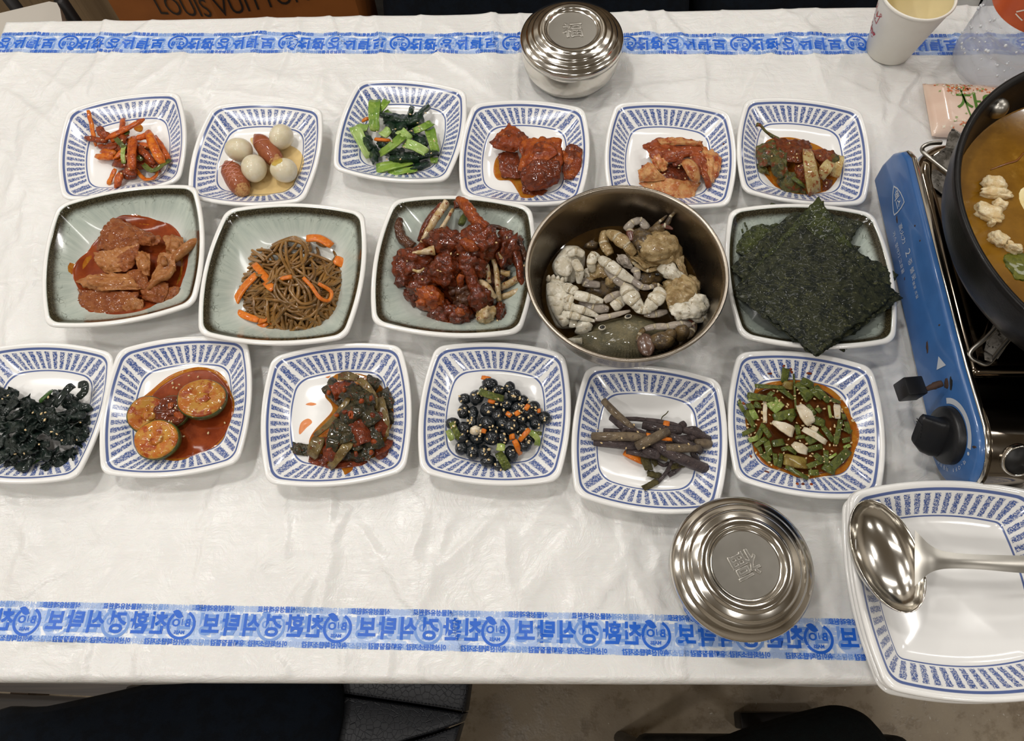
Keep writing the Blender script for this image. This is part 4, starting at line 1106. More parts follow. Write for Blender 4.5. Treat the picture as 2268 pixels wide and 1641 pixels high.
for pts, w, lb, tp in [([(1655, 430, .028), (1685, 590, .030), (1715, 775, .014)], 105, 'long ribbed white stem in front of the green kimchi', (.75, 1, 1.15)), ([(1845, 525, .024), (1800, 590, .024), (1770, 665, .016)], 86, 'pale stem slanting beside the ribbed white stem', (1, 1.1, .5)), ([(1925, 480, .018), (1900, 560, .018), (1870, 645, .014)], 72, 'pale stem at the right end of the green kimchi', (.8, 1, 1.1))]:
    stick(K, pts, W(w), W(w) * .32, M_YSTEM, 'kimchi_stalk', lb, 'kimchi', None, chan=W(w) * .08, taper=tp, n=16, amp=.0008)
stick(K, [(1255, 235, .024), (1290, 240, .025), (1330, 285, .022), (1375, 320, .018), (1440, 350, .018)], W(30), W(18), M_YGRN, 'kimchi_stalk', 'thin green stalk sticking out up left of the green kimchi', 'kimchi', None, taper=(1.5, .7, .9, 1.3))
stick(K, [(1540, 650, .024), (1600, 690, .024), (1640, 720, .016)], W(36), W(20), M_SCALLG, 'kimchi_stalk', 'dark green sliver crossing the lower green kimchi', 'kimchi', None)
sesame(K, [(1550, 490, .032), (1580, 495, .032), (1575, 465, .032), (1520, 380, .026), (1690, 470, .034), (1760, 480, .026), (1800, 600, .028), (1640, 460, .032), (1380, 480, .026), (1700, 560, .033), (1590, 560, .032), (1810, 690, .016)], 'sesame seeds on the green kimchi')

# ------------------------------------------------------------------ meat in red sauce
K = crop(70, 410, 2.984); W = lambda px: px / 2.984 * PXM
puddle('C1', K, [(490, 215), (700, 200), (900, 215), (1010, 305), (1085, 450), (1075, 640), (960, 800), (760, 900), (420, 925), (290, 830), (215, 650), (215, 520), (290, 400), (390, 280)], M_OIL, 'chili_oil', 'orange oil film around the meat sauce', 'sauce', .0105, lift=.0004)
puddle('C1', K, [(560, 232), (700, 218), (880, 236), (980, 318), (1048, 460), (1036, 630), (930, 770), (750, 870), (450, 888), (350, 810), (296, 650), (306, 540), (376, 420), (470, 310)], M_STEWRED, 'red_sauce', 'thick brown red sauce around the meat slices', 'sauce', .0118, lift=.0009)
GM = 'meat slices in the red sauce'
for quad, m, lb, t in [
    ([[(490, 265, .020), (560, 222, .020), (650, 260, .018)], [(450, 350, .020), (580, 320, .025), (730, 320, .020)], [(440, 430, .016), (570, 425, .020), (715, 390, .018)]], M_MEAT, 'large uppermost', .0030),
    ([[(640, 265, .018), (740, 300, .020), (800, 340, .018)], [(700, 330, .024), (770, 350, .027), (850, 350, .020)], [(720, 395, .020), (770, 400, .023), (835, 395, .020)]], M_MEAT, 'curled upper right', .0030),
    ([[(420, 450, .018), (560, 425, .021), (720, 388, .020)], [(430, 520, .018), (560, 510, .022), (690, 480, .020)], [(500, 590, .014), (570, 575, .018), (640, 560, .016)]], M_MEATP, 'slanted middle', .0030),
    ([[(560, 480, .022), (640, 430, .023), (715, 395, .022)], [(580, 530, .021), (640, 500, .023), (700, 470, .021)], [(600, 575, .018), (650, 560, .020), (680, 510, .018)]], M_MEAT, 'red slanted strip', .0030),
    ([[(290, 640, .016), (400, 600, .022), (640, 590, .020)], [(330, 655, .020), (430, 640, .026), (690, 640, .022)], [(400, 685, .018), (520, 695, .022), (730, 690, .018)]], M_MEATP, 'long folded pale', .0035),
    ([[(310, 690, .016), (500, 700, .019), (700, 715, .018)], [(320, 780, .014), (520, 790, .018), (700, 780, .018)], [(350, 890, .012), (500, 880, .014), (660, 880, .013)]], M_MEAT, 'wide reddish lowest', .0040),
    ([[(590, 790, .018), (660, 750, .020), (740, 760, .018)], [(620, 830, .017), (680, 800, .020), (740, 810, .016)], [(650, 890, .012), (680, 870, .014), (710, 850, .013)]], M_MEATP, 'crinkled lower', .0030),
    ([[(870, 350, .018), (920, 335, .020), (1000, 350, .018)], [(890, 400, .020), (950, 390, .024), (1005, 400, .020)], [(900, 450, .016), (950, 460, .019), (1000, 440, .017)]], M_MEATP, 'pale folded right', .0030),
    ([[(840, 460, .020), (890, 450, .023), (950, 460, .022)], [(830, 540, .020), (880, 540, .024), (950, 560, .022)], [(770, 680, .016), (830, 650, .020), (900, 620, .018)]], M_MEATP, 'ridged right hand', .0032),
    ([[(740, 650, .018), (820, 640, .021), (910, 650, .018)], [(730, 710, .018), (810, 710, .021), (900, 710, .017)], [(745, 760, .014), (800, 770, .016), (870, 780, .014)]], M_MEAT, 'brown lower right', .0034),
    ([[(690, 450, .020), (740, 440, .022), (780, 460, .020)], [(700, 520, .021), (740, 520, .024), (780, 540, .020)], [(720, 600, .016), (750, 600, .019), (780, 600, .016)]], M_MEATP, 'small central', .0030),
    ([[(900, 690, .016), (940, 670, .017), (980, 680, .015)], [(890, 730, .015), (930, 730, .016), (970, 740, .013)], [(870, 800, .012), (910, 790, .012), (940, 780, .012)]], M_MEAT, 'small far right', .0030),
    ([[(640, 580, .018), (700, 560, .020), (760, 590, .018)], [(650, 630, .020), (710, 620, .023), (770, 650, .019)], [(690, 690, .016), (730, 690, .019), (770, 700, .016)]], M_MEAT, 'knobbly middle', .0035)]:
    food_obj('meat_slice', sheet([[K(*p) for p in r] for r in quad], t * .85, 28, 28, .0017, 250, random.uniform(0, 90), ragged=.10), m, lb + ' slice of meat in the red sauce', 'meat', GM)
stick(K, [(930, 500, .020), (1000, 435, .024), (1060, 385, .026), (1112, 372, .024)], W(66), W(60), M_MEATP, 'meat_slice', 'rolled tube of meat reaching the upper right plate edge', 'meat', GM, kind='tube', taper=(.8, 1, .9, .8))
stick(K, [(770, 690, .022), (840, 620, .025), (900, 600, .024), (940, 540, .024)], W(44), W(40), M_MEATP, 'meat_slice', 'ribbed cord of meat across the right slices', 'meat', GM, kind='tube', taper=(.7, 1, 1, .7))
V, F = blob(K(780, 350, .0255), (W(46), W(26), .003), (0, 0, .25), sub=3); 
stick(K, [(870, 480, .026), (880, 530, .027)], W(50), W(46), M_MEATP, 'meat_slice', 'small knob of meat on the ridged slice', 'meat', GM, kind='tube', taper=(.7, 1, .7))

# ------------------------------------------------------------------ glass noodles
r = np.random.RandomState(12); mb = MB()
def heap(x, y):
    d = ((x - 1730) / 330) ** 2 + ((y - 660) / 330) ** 2
    return .009 + .026 * max(0, 1 - d) ** .8
for k in range(150):
    layer = r.uniform(.35, 1.02) if k > 40 else r.uniform(.9, 1.06)
    a0 = r.uniform(0, 6.28); rad = 300 * math.sqrt(r.uniform(0, 1)) * (.95 if k > 40 else .7); x, y = 1730 + rad * math.cos(a0), 650 + rad * math.sin(a0) * .98
    th = r.choice([.2, 1.2, 2.0, 2.8]) + r.normal(0, .5); curv = r.normal(0, .32); P = []
    for s in range(r.randint(7, 13)):
        d = math.hypot((x - 1730) / 350, (y - 650) / 335)
        if d > 1: th = math.atan2(650 - y, 1730 - x) + r.normal(0, .5)
        P.append(K(x, y, max(.009, heap(x, y) * layer) + r.uniform(-.0007, .0012)))
        x += 62 * math.cos(th); y += 62 * math.sin(th); th += curv + r.normal(0, .28)
    mb.add(*tube(P, [.00155], 7, 4 * len(P)))
for pts in [[(1520, 510), (1430, 480), (1410, 440), (1440, 425), (1500, 460), (1540, 500)], [(1500, 580), (1410, 610), (1365, 670), (1390, 730), (1460, 760)], [(1520, 600), (1400, 590), (1365, 650), (1420, 720)], [(1680, 380), (1690, 500), (1750, 620), (1800, 690)],
            [(1350, 840), (1380, 900), (1480, 960), (1600, 940)], [(1720, 890), (1720, 970), (1800, 990), (1900, 930), (1890, 860)], [(1700, 980), (1760, 940), (1840, 960)], [(1590, 400), (1650, 370), (1740, 345), (1790, 380)], [(1580, 420), (1640, 385), (1750, 360), (1830, 400)],
            [(1720, 640), (1710, 700), (1780, 780), (1860, 770), (1900, 700), (1850, 650)], [(1730, 610), (1780, 640), (1830, 700), (1850, 770)], [(2080, 670), (2060, 750), (2000, 830)], [(1960, 790), (1990, 860)], [(1470, 740), (1480, 850), (1550, 880)], [(1560, 760), (1560, 830), (1570, 910)]]:
    mb.add(*tube([K(x, y, max(.0105, heap(x, y) * 1.04 + .0012)) for x, y in pts], [.0016], 8, 7 * len(pts)))
o = mb.out('glass_noodles', M_NOODLE); tag(o, 'heap of brown glass noodles on the grey green plate', 'noodles', None, 'stuff')
for pts, w, lb in [([(1470, 520, .022), (1530, 590, .026), (1590, 660, .03)], 36, 'flat carrot strip at the upper left of the noodles'), ([(1485, 590, .024), (1400, 680, .018), (1340, 790, .012), (1322, 915, .010)], 40, 'long carrot strip curving down the left side of the noodles'), ([(1815, 352, .020), (1900, 352, .020), (1985, 400, .018)], 46, 'carrot strip behind the top of the noodles'),
                   ([(2000, 490, .016), (2080, 525, .012)], 52, 'yellowish carrot end poking out right of the noodles'), ([(1795, 610, .038), (1850, 670, .036), (1905, 745, .032), (1965, 762, .026), (1980, 705, .026), (1895, 650, .033)], 19, 'thin carrot shred looping over the noodles'), ([(1350, 835, .012), (1430, 870, .014), (1500, 890, .016)], 36, 'carrot strip at the lower left of the noodles'),
                   ([(1365, 890, .010), (1480, 942, .012), (1560, 905, .016)], 36, 'bent carrot strip below the lower left noodles'), ([(1580, 880, .017), (1612, 920, .015), (1605, 1015, .010)], 48, 'broad carrot strip at the bottom of the noodles'), ([(1625, 840, .020), (1645, 925, .014)], 38, 'short carrot strip beside the bottom one'), ([(1545, 640, .03), (1600, 690, .034)], 40, 'carrot patch showing between the noodles'), ([(1500, 900, .015), (1560, 880, .02)], 34, 'carrot scrap crossing the bottom noodles'), ([(1640, 620, .036), (1720, 605, .038)], 22, 'thin carrot shred in the middle of the noodles')]:
    stick(K, pts, W(w) * 1.3, .0024, M_CARROT, 'carrot_strip', lb, 'carrot', 'carrot strips in the noodles', tw=random.uniform(-.3, .3), amp=.0002)

# ------------------------------------------------------------------ red sauced crab
K = crop(810, 410, 4.3175); W = lambda px: px / 4.3175 * PXM
puddle('C3', K, [(470, 1130), (440, 1000), (600, 900), (900, 850), (1150, 950), (1230, 1150), (1170, 1300), (1050, 1330), (900, 1365), (720, 1340), (600, 1260)], M_STEWRED, 'red_sauce', 'pool of dark red sauce under the crab pieces', 'sauce', .0088)
GCR = 'crab legs in dark red sauce'; GCB = 'chunks of sauced crab'
for c, rad, h, m, lb, rot, am in [
    ((470, 760), (195, 165, .016), .022, M_CRABRED, 'big left', .2, .28), ((780, 560), (190, 130, .015), .034, M_CRABRED, 'upper middle', -.3, .28), ((1080, 560), (190, 160, .018), .042, M_CRABRED, 'top', .3, .26), ((420, 880), (120, 95, .013), .018, M_CRABRED, 'lower left lobe', .6, .3),
    ((620, 1080), (150, 105, .014), .022, M_CRABOR, 'orange lower left', -.5, .22), ((760, 830), (150, 140, .016), .034, M_CRABRED, 'middle', .1, .3), ((900, 1240), (125, 95, .012), .016, M_CRABRED, 'lowest middle', .1, .26), ((720, 1200), (100, 110, .011), .015, M_CRABRED, 'lower', .8, .28),
    ((1090, 1080), (110, 130, .014), .026, M_CRABRED, 'lower right', .4, .26), ((950, 1000), (130, 110, .014), .022, M_CRABDK, 'dark inner', .3, .28), ((1350, 620), (170, 110, .013), .030, M_CRABRED, 'right shoulder', 1.1, .3), ((560, 960), (130, 100, .012), .024, M_CRABRED, 'left inner', .4, .28),
    ((1285, 1220), (55, 90, .010), .016, M_CRABRED, 'small far right lower', .1, .3), ((950, 1120), (100, 70, .012), .021, M_CRABDK, 'blackish lower', .2, .25), ((480, 1050), (90, 110, .010), .014, M_CRABRED, 'outer left lower', .8, .3), ((1010, 780), (130, 120, .016), .034, M_CRABRED, 'centre right', .3, .3),
    ((960, 690), (120, 110, .016), .028, M_CRABRED, 'inner core', .3, .3), ((1180, 860), (150, 180, .012), .016, M_CRABDK, 'deep right core', .3, .2)]:
    food_obj('crab_chunk', blob(K(c[0], c[1], h), (W(rad[0]), W(rad[1]), rad[2]), (0, 0, rot), am * 1.35, 2.3, random.uniform(0, 60), 4), m, lb + ' chunk of crab coated in dark red sauce', 'crab', GCB)
V, F = blob(K(985, 570, .0565), (W(95), W(55), .004), (0, .1, -.5), .2, 2, 3, 3); food_obj('crab_roe', (V, F), M_CRABOR, 'orange roe patch on the top crab chunk', 'crab')
for pts, rr, m, lb in [
    ([(775, 165, .036), (650, 350, .036), (525, 575, .026)], (46, 44, 30), M_CRABIV, 'ivory leg rising to the upper edge'), ([(745, 190, .033), (600, 350, .032), (510, 540, .022)], (52, 50, 30), M_CRABRED, 'sauce coated side of the ivory upper leg'), ([(835, 230, .034), (740, 390, .034), (605, 605, .026)], (22, 26, 12), M_CRABIV, 'thin ivory leg beside the upper leg'),
    ([(325, 325, .026), (315, 400, .026), (345, 500, .024), (450, 600, .022)], (36, 56, 60, 66), M_CRABDK, 'brown claw tip at the upper left'), ([(885, 130, .044), (960, 200, .048), (1040, 320, .05), (1140, 420, .046)], (40, 72, 70, 80), M_CRABOR, 'large orange leg sticking up at the top'), ([(875, 150, .040), (890, 220, .038)], (46, 50), M_CRABRED, 'dark broken end of the big top leg'),
    ([(325, 690, .030), (430, 660, .038), (540, 640, .040), (660, 620, .040)], (6, 20, 30, 60), M_CRABIV, 'pointed ivory claw across the left chunk'), ([(1210, 680, .034), (1250, 820, .030), (1262, 960, .026), (1275, 1110, .020)], (24, 30, 34, 28), M_CRABIV, 'pale jointed leg down the right side'), ([(1530, 975, .022), (1430, 1025, .020), (1290, 1070, .016)], (22, 38, 34), M_CRABIV, 'lowest ivory leg at the right'),
    ([(1460, 890, .024), (1380, 935, .022), (1290, 985, .018)], (40, 42, 40), M_CRABIV, 'ivory leg above the lowest right one'), ([(1290, 840, .024), (1380, 850, .024)], (40, 36), M_CRABIV, 'short ivory leg stub at the right'), ([(1300, 440, .036), (1400, 590, .034), (1460, 740, .030), (1480, 880, .028), (1520, 970, .023)], (56, 66, 52, 44, 30), M_CRABRED, 'long sauced leg bending down the right edge'),
    ([(1430, 500, .032), (1490, 600, .032), (1530, 720, .028)], (34, 40, 30), M_CRABDK, 'outermost dark leg at the right edge'), ([(1150, 760, .032), (1170, 850, .030), (1180, 940, .026)], (34, 30, 28), M_CRABIV, 'short pale leg in the middle right'), ([(1095, 920, .030), (1160, 980, .032), (1225, 1090, .026)], (34, 50, 44), M_CRABIV, 'pale leg with red blotches at the lower right'),
    ([(920, 860, .044), (905, 910, .042), (915, 970, .034)], (44, 40, 34), M_CRABOR, 'hollow orange leg end in the middle'), ([(930, 670, .044), (980, 820, .040), (1030, 960, .034), (1070, 1080, .028)], (60, 84, 70, 76), M_CRABRED, 'thick sauced leg running down the middle'), ([(1120, 1000, .026), (1180, 1090, .024), (1160, 1180, .020)], (40, 44, 40), M_CRABRED, 'sauced joint above the white meat'),
    ([(800, 1040, .026), (880, 1000, .028), (980, 980, .026)], (40, 46, 36), M_CRABDK, 'dark leg in the lower middle'), ([(480, 1130, .012), (540, 1180, .012), (640, 1200, .011)], (24, 30, 24), M_CRABDK, 'dark leg lying at the lower left'), ([(450, 810, .037), (510, 826, .0375), (560, 795, .037)], (14, 20, 12), M_CRABIV, 'small ivory chip on the left chunk'), ([(1270, 640, .04), (1300, 700, .036), (1330, 750, .03)], (14, 22, 14), M_CRABIV, 'thin ivory edge on the right shoulder'),
    ([(930, 700, .046), (940, 740, .045)], (34, 40), M_CRABOR, 'tan joint under the top chunk'), ([(910, 380, .03), (930, 330, .03), (950, 290, .026)], (36, 44, 36), M_SCALLG, 'green scallion piece behind the top leg'), ([(1160, 390, .038), (1280, 410, .034), (1370, 440, .030)], (26, 30, 20), M_CRABDK, 'thin dark leg going right from the top leg')]:
    P = [K(*p) for p in pts]
    o = food_obj('crab_limb' if 'scallion' not in lb else 'scallion_piece', tube(P, [W(q) * .80 for q in rr], 16, 9 * len(P), amp=.26, freq=260, seed=random.uniform(0, 90)), m, lb + ' of the sauced crab', 'crab' if 'scallion' not in lb else 'scallion', GCR if 'scallion' not in lb else None)
food_obj('crab_meat', blob(K(1155, 1235, .022), (W(92), W(70), .009), (0, .1, .6), .3, 2.2, 4, 4), M_CRABIV, 'white crab meat chunk at the lower right of the red crab', 'crab')
food_obj('crab_meat', blob(K(540, 1130, .026), (W(60), W(40), .006), (0, .1, .1), .3, 2.2, 9, 3), M_CRABOR, 'orange meat end of the lower left chunk', 'crab')
food_obj('crab_meat', blob(K(900, 1215, .027), (W(50), W(40), .005), (0, .1, -.5), .3, 2.2, 12, 3), M_CRABOR, 'orange meat showing at the bottom middle of the red crab', 'crab')
sesame(K, [(395, 725, .040), (715, 825, .052), (690, 815, .052), (630, 1030, .038), (815, 655, .052), (1250, 550, .056), (660, 455, .038), (1350, 500, .046), (1515, 770, .036), (540, 900, .038), (880, 660, .052), (1260, 1295, .024)], 'sesame seeds on the red sauced crab')

# ------------------------------------------------------------------ raw soy crab in the steel bowl
K = crop(1150, 400, 3.906); W = lambda px: px / 3.906 * PXM * 1.0
M_SOYCRAB = liquid('soy_broth', (84, 60, 26), .45, .04, (66, 46, 22), 40, .1)
a = np.linspace(0, 2 * np.pi, 96, endpoint=False)
V = np.concatenate([[CB + [0, 0, .034]], CB + np.stack([.0733 * np.cos(a), .0733 * np.sin(a), np.full(96, .034)], 1), CB + np.stack([.0741 * np.cos(a), .0741 * np.sin(a), np.full(96, .0350)], 1)])
F = [(0, 1 + i, 1 + (i + 1) % 96) for i in range(96)] + [(1 + i, 97 + i, 97 + (i + 1) % 96, 1 + (i + 1) % 96) for i in range(96)]
food_obj('soy_marinade', (V, F), M_SOYCRAB, 'clear brown soy marinade in the steel bowl', 'sauce')


def dome(K, poly, h0, rise, n=80, amp=.0, freq=200., teeth=None, seed=0., flat=.6):
    P = crc([K(x, y, h0) for x, y in poly], n); rings = []
    d_ = P[:, :2] - CB[:2]; L_ = np.linalg.norm(d_, axis=1)[:, None]; P[:, :2] = CB[:2] + d_ * np.minimum(1, .0685 / L_); c = P.mean(0)
    if teeth:
        i0, i1, am = teeth
        for i in range(int(i0 * n), int(i1 * n)):
            if i % 2: P[i] = P[i] + (P[i] - c) / np.linalg.norm(P[i] - c) * am
    for s in (1.0, .97, .9, .8, .66, .5, .32, .15):
        R = c + (P - c) * s; R = R.copy(); R[:, 2] = T0 + h0 + rise * (1 - s ** 2.4) ** flat
        rings.append(R)
    under = c + (P - c) * .9; under[:, 2] = T0 + h0 - .0025
    V = np.concatenate([under] + rings + [[[c[0], c[1], T0 + h0 + rise]]]); F = []
    for k in range(8):
        for i in range(n):
            j = (i + 1) % n; F.append((k * n + i, k * n + j, (k + 1) * n + j, (k + 1) * n + i))
    F += [(8 * n + i, 8 * n + (i + 1) % n, 9 * n) for i in range(n)]
    F.append(tuple(range(n - 1, -1, -1)))
    if amp:
        d = vnoise(V, freq, seed) + .5 * vnoise(V, freq * 2.3, seed + 3); V = V.copy(); V[:, 2] += d * amp
    return V, F


# carapace: dark green grey shell lying at the bottom of the picture of the bowl
cp = [(440, 1372), (560, 1340), (650, 1255), (760, 1215), (880, 1190), (960, 1160), (1060, 1185), (1160, 1215), (1260, 1270), (1345, 1360), (1340, 1440), (1240, 1500), (1100, 1545), (960, 1562), (820, 1550), (680, 1525), (580, 1470), (500, 1410)]
shell = food_obj('crab_shell', dome(K, cp, .034, .0185, 160, .0005, 260, (.52, 1.0, .0030), flat=.8), M_CARAP, 'grey green crab back shell with two eye spots in the steel bowl', 'crab')
a_, b_ = K(470, 1382, .036), K(385, 1384, .035)
MO('spine', *tube([a_ + (a_ - b_) * .9, a_, b_ - [.001, 0, 0]], [.0055, .0034, .0003], 10, 9), M_SHELLW, shell)
for x, y, w, h in [(717, 1272, 30, 22), (942, 1176, 30, 18)]:
    c = K(x, y, .0545 if x < 800 else .0525)
    MO('eye_spot_ring', *blob(c, (W(w) * 1.0, W(h) * 1.05, .0016), (0, 0, .3), sub=3), M_SHELLW, shell)
    MO('eye_spot', *blob(c + [0, 0, .0006], (W(w) * .74, W(h) * .74, .0016), (0, 0, .3), sub=3), plain('eye_black', (16, 14, 12), .2), shell)
GS = 'raw crab pieces in the steel bowl'
M_JOINT = food('crab_joint', (206, 192, 164), (182, 166, 136), None, 160, .3, .5, .4)
# left body: pale belly plates
body = food_obj('crab_piece', dome(K, [(200, 870), (300, 840), (390, 890), (450, 960), (470, 1060), (460, 1160), (510, 1220), (460, 1275), (330, 1275), (255, 1220), (225, 1100), (205, 980)], .034, .018, 80, .0010, 180), M_SHELLW, 'cream white crab belly piece at the left of the steel bowl', 'crab')
for poly in ([(225, 900), (330, 880), (390, 930), (380, 1000), (300, 1010), (220, 980)], [(225, 1010), (330, 1005), (395, 1020), (385, 1080), (300, 1095), (228, 1070)], [(235, 1095), (320, 1095), (395, 1090), (380, 1150), (310, 1180), (245, 1160)], [(255, 1180), (320, 1180), (400, 1160), (440, 1220), (380, 1265), (290, 1250)]):
    MO('belly_plate', *dome(K, poly, .0475, .0055, 40, .0004, 200), M_SHELLW, body)
for k, (x, y) in enumerate([(250, 835), (290, 830), (330, 840), (370, 850), (400, 835)]):
    MO('gill_tuft', *tube([K(x, y + 30, .044), K(x + 5, y, .048), K(x + (10 if k < 4 else 14), y - (18 if k < 4 else 40), .049)], [.0022, .0020, .0006], 8, 8), M_SHELLW, body)


def leg(pts, rr, m, lb, joint=None):
    P = np.array([K(*p) for p in pts]); m_ = 12; C, R = [], []
    for i in range(len(P) - 1):                       # jointed: every segment swells and pinches at its ends
        for u in np.linspace(0, 1, m_, endpoint=(i == len(P) - 2)):
            C.append(P[i] * (1 - u) + P[i + 1] * u); r0 = W(rr[i] * (1 - u) + rr[i + 1] * u) * .84
            R.append(r0 * (.84 + .22 * math.sin(math.pi * min(1, max(0, u))) ** .6))
    C = np.array(C); R = np.array(R); C[1:-1] = C[1:-1] * .6 + (C[2:] + C[:-2]) * .2
    T = np.gradient(C, axis=0); T /= np.linalg.norm(T, axis=1)[:, None] + 1e-9
    S = np.cross(T, [0, 0, 1.]); S /= np.linalg.norm(S, axis=1)[:, None] + 1e-9; U = np.cross(S, T)
    a = np.linspace(0, 2 * np.pi, 18, endpoint=False); k = 1 + .10 * np.cos(2 * a + .6) + .07 * np.cos(4 * a)   # ridged shell section
    rings = [C[i] + R[i] * ((np.cos(a) * k)[:, None] * S[i] + (.74 * np.sin(a) * k)[:, None] * U[i]) for i in range(len(C))]
    V, F = loft(rings); sd = random.uniform(0, 90); ctr = np.repeat(C, 18, 0)
    V = V + (V - ctr) * (.09 * vnoise(V, 180, sd) + .05 * vnoise(V, 620, sd))[:, None]
    o = food_obj('crab_limb', (V, F), m, lb + ' in the steel bowl', 'crab', GS)
    for i in range(1, len(P) - 1):                    # darker skin at the joints
        d = P[i + 1] - P[i - 1]; d /= np.linalg.norm(d); rj = W(rr[i]) * .80
        MO('joint', *tube([P[i] - d * .0009 + [0, 0, .0003], P[i] + d * .0009 + [0, 0, .0003]], [rj * .95, rj * .99, rj * .95], 16, 5, flat=.78), M_JOINT, o)
    return o


leg([(390, 910, .050), (450, 940, .053), (500, 960, .054)], (40, 44, 36), M_SHELLW, 'upper thick joint of the white belly piece'); leg([(480, 985, .054), (600, 1015, .055), (725, 1045, .051)], (42, 46, 22), M_SHELLW, 'upper white leg reaching to the middle')
leg([(390, 1010, .050), (430, 1020, .053), (470, 1030, .052)], (38, 42, 34), M_SHELLW, 'second joint of the white belly piece'); leg([(400, 1080, .052), (440, 1090, .054), (480, 1095, .053)], (38, 40, 34), M_SHELLW, 'third joint of the white belly piece')
leg([(465, 1095, .054), (560, 1125, .055), (690, 1175, .050)], (32, 38, 14), M_SHELLW, 'third white leg pointing right'); leg([(375, 1150, .050), (450, 1165, .053), (520, 1180, .053), (655, 1215, .049)], (34, 36, 30, 14), M_SHELLW, 'fourth white leg along the shell')
leg([(520, 1050, .046), (640, 1090, .047), (775, 1115, .046)], (30, 60, 30), M_SHELLG, 'broad grey leg segment in the middle'); leg([(655, 1195, .050), (780, 1175, .053), (960, 1125, .052)], (26, 28, 12), M_SHELLG, 'grey leg tip over the shell'); leg([(430, 1230, .046), (500, 1235, .045)], (44, 34), M_SHELLW, 'lowest white stub at the left')
leg([(735, 1045, .050), (800, 1000, .052), (880, 970, .050)], (24, 34, 26), M_SHELLG, 'bent grey leg in the middle'); leg([(805, 1100, .048), (860, 1060, .050), (910, 1010, .048)], (44, 52, 38), M_SHELLW, 'white knuckle piece in the middle')
# second body, upper left
body2 = food_obj('crab_piece', dome(K, [(285, 700), (330, 620), (420, 590), (520, 600), (570, 650), (560, 760), (520, 850), (440, 890), (340, 850), (290, 780)], .036, .019, 70, .0014, 150), M_SHELLW, 'white rounded crab body piece at the upper left of the steel bowl', 'crab')
MO('belly_plate', *dome(K, [(300, 720), (360, 650), (430, 680), (470, 760), (420, 830), (330, 800)], .051, .004, 40, .0004, 200), M_SHELLW, body2)
leg([(420, 640, .056), (490, 610, .059), (560, 640, .056)], (34, 40, 34), M_SHELLW, 'curved white joint on the upper left body'); leg([(480, 690, .058), (525, 780, .059), (515, 890, .050)], (34, 40, 20), M_SHELLW, 'short white leg hanging from the upper left body')
leg([(690, 660, .054), (640, 640, .058), (620, 720, .056), (640, 790, .050)], (30, 38, 40, 26), M_SHELLW, 'bent white leg beside the upper left body'); leg([(700, 670, .056), (770, 720, .060), (860, 790, .060), (990, 870, .054)], (36, 52, 50, 30), M_SHELLW, 'long pale leg across the middle')
leg([(760, 740, .055), (830, 840, .056), (900, 900, .053), (1040, 945, .050)], (40, 46, 36, 18), M_SHELLG, 'grey long leg below the pale one'); leg([(980, 860, .055), (1060, 920, .056), (1130, 925, .054), (1170, 910, .052)], (28, 30, 22, 24), M_SHELLG, 'jointed grey leg to the right of the middle'); leg([(1150, 905, .053), (1200, 905, .053), (1250, 925, .050)], (26, 22, 6), M_SHELLB, 'dark leg tip right of the middle')
leg([(590, 850, .048), (560, 890, .046), (700, 900, .045)], (30, 34, 30), M_SHELLG, 'grey flat leg under the white body'); food_obj('crab_roe', blob(K(800, 870, .05), (W(52), W(46), .007), (0, 0, .4), .25, 2, 4, 3), M_SHELLA, 'yellow lump of roe in the middle of the steel bowl', 'crab')
# claw in the middle
leg([(910, 900, .052), (950, 980, .058), (1000, 1050, .058), (1060, 1095, .054)], (36, 72, 66, 40), M_SHELLW, 'smooth white claw arm'); leg([(1205, 930, .056), (1215, 990, .058), (1160, 1050, .058), (1100, 1110, .054)], (40, 62, 66, 40), M_SHELLW, 'white claw hand'); leg([(1010, 1095, .052), (1060, 1120, .055), (1140, 1115, .054)], (34, 42, 30), M_SHELLW, 'white claw joint')
leg([(1080, 1150, .048), (1180, 1155, .050), (1280, 1130, .048)], (30, 36, 22), M_SHELLG, 'grey flat claw piece under the white claw')
# upper right body: amber, shell rim
body3 = food_obj('crab_piece', blob(K(1215, 610, .052), (W(165), W(150), .017), (0, .15, -.3), .22, 1.8, 6, 4), M_SHELLA, 'amber crab body at the upper right of the steel bowl', 'crab')
food_obj('crab_piece', blob(K(1060, 520, .054), (W(85), W(90), .013), (0, 0, .3), .2, 1.9, 8, 4), M_SHELLB, 'brown crab shoulder beside the amber body', 'crab')
food_obj('crab_piece', blob(K(1180, 450, .054), (W(75), W(50), .010), (0, 0, .1), .15, 2, 10, 3), M_SHELLB, 'round brown joint above the amber body', 'crab')
leg([(760, 440, .050), (850, 490, .055), (930, 560, .056), (1000, 640, .052)], (30, 64, 54, 34), M_SHELLA, 'serrated amber claw arm at the top'); leg([(740, 440, .046), (730, 540, .047), (790, 640, .046)], (36, 46, 40), M_SHELLA, 'amber arm piece at the top left'); leg([(920, 430, .048), (980, 360, .054), (1050, 340, .054), (1110, 420, .050)], (36, 34, 32, 40), M_SHELLG, 'arched grey leg at the top'); leg([(1000, 470, .054), (960, 440, .056), (980, 520, .056)], (26, 40, 24), plain('claw_red', (92, 52, 40), .25, coat=.3), 'dark red claw tip at the top')
leg([(1190, 420, .054), (1260, 390, .058), (1330, 420, .057)], (22, 30, 10), plain('claw_red', (92, 52, 40), .25, coat=.3), 'dark red leg tip above the amber body'); leg([(1390, 225, .066), (1310, 310, .064), (1270, 390, .058)], (6, 18, 22), M_SHELLB, 'thin dark leg leaning on the bowl wall'); leg([(1280, 300, .060), (1220, 350, .058), (1160, 410, .054)], (8, 16, 20), M_SHELLB, 'second thin dark leg by the bowl wall')
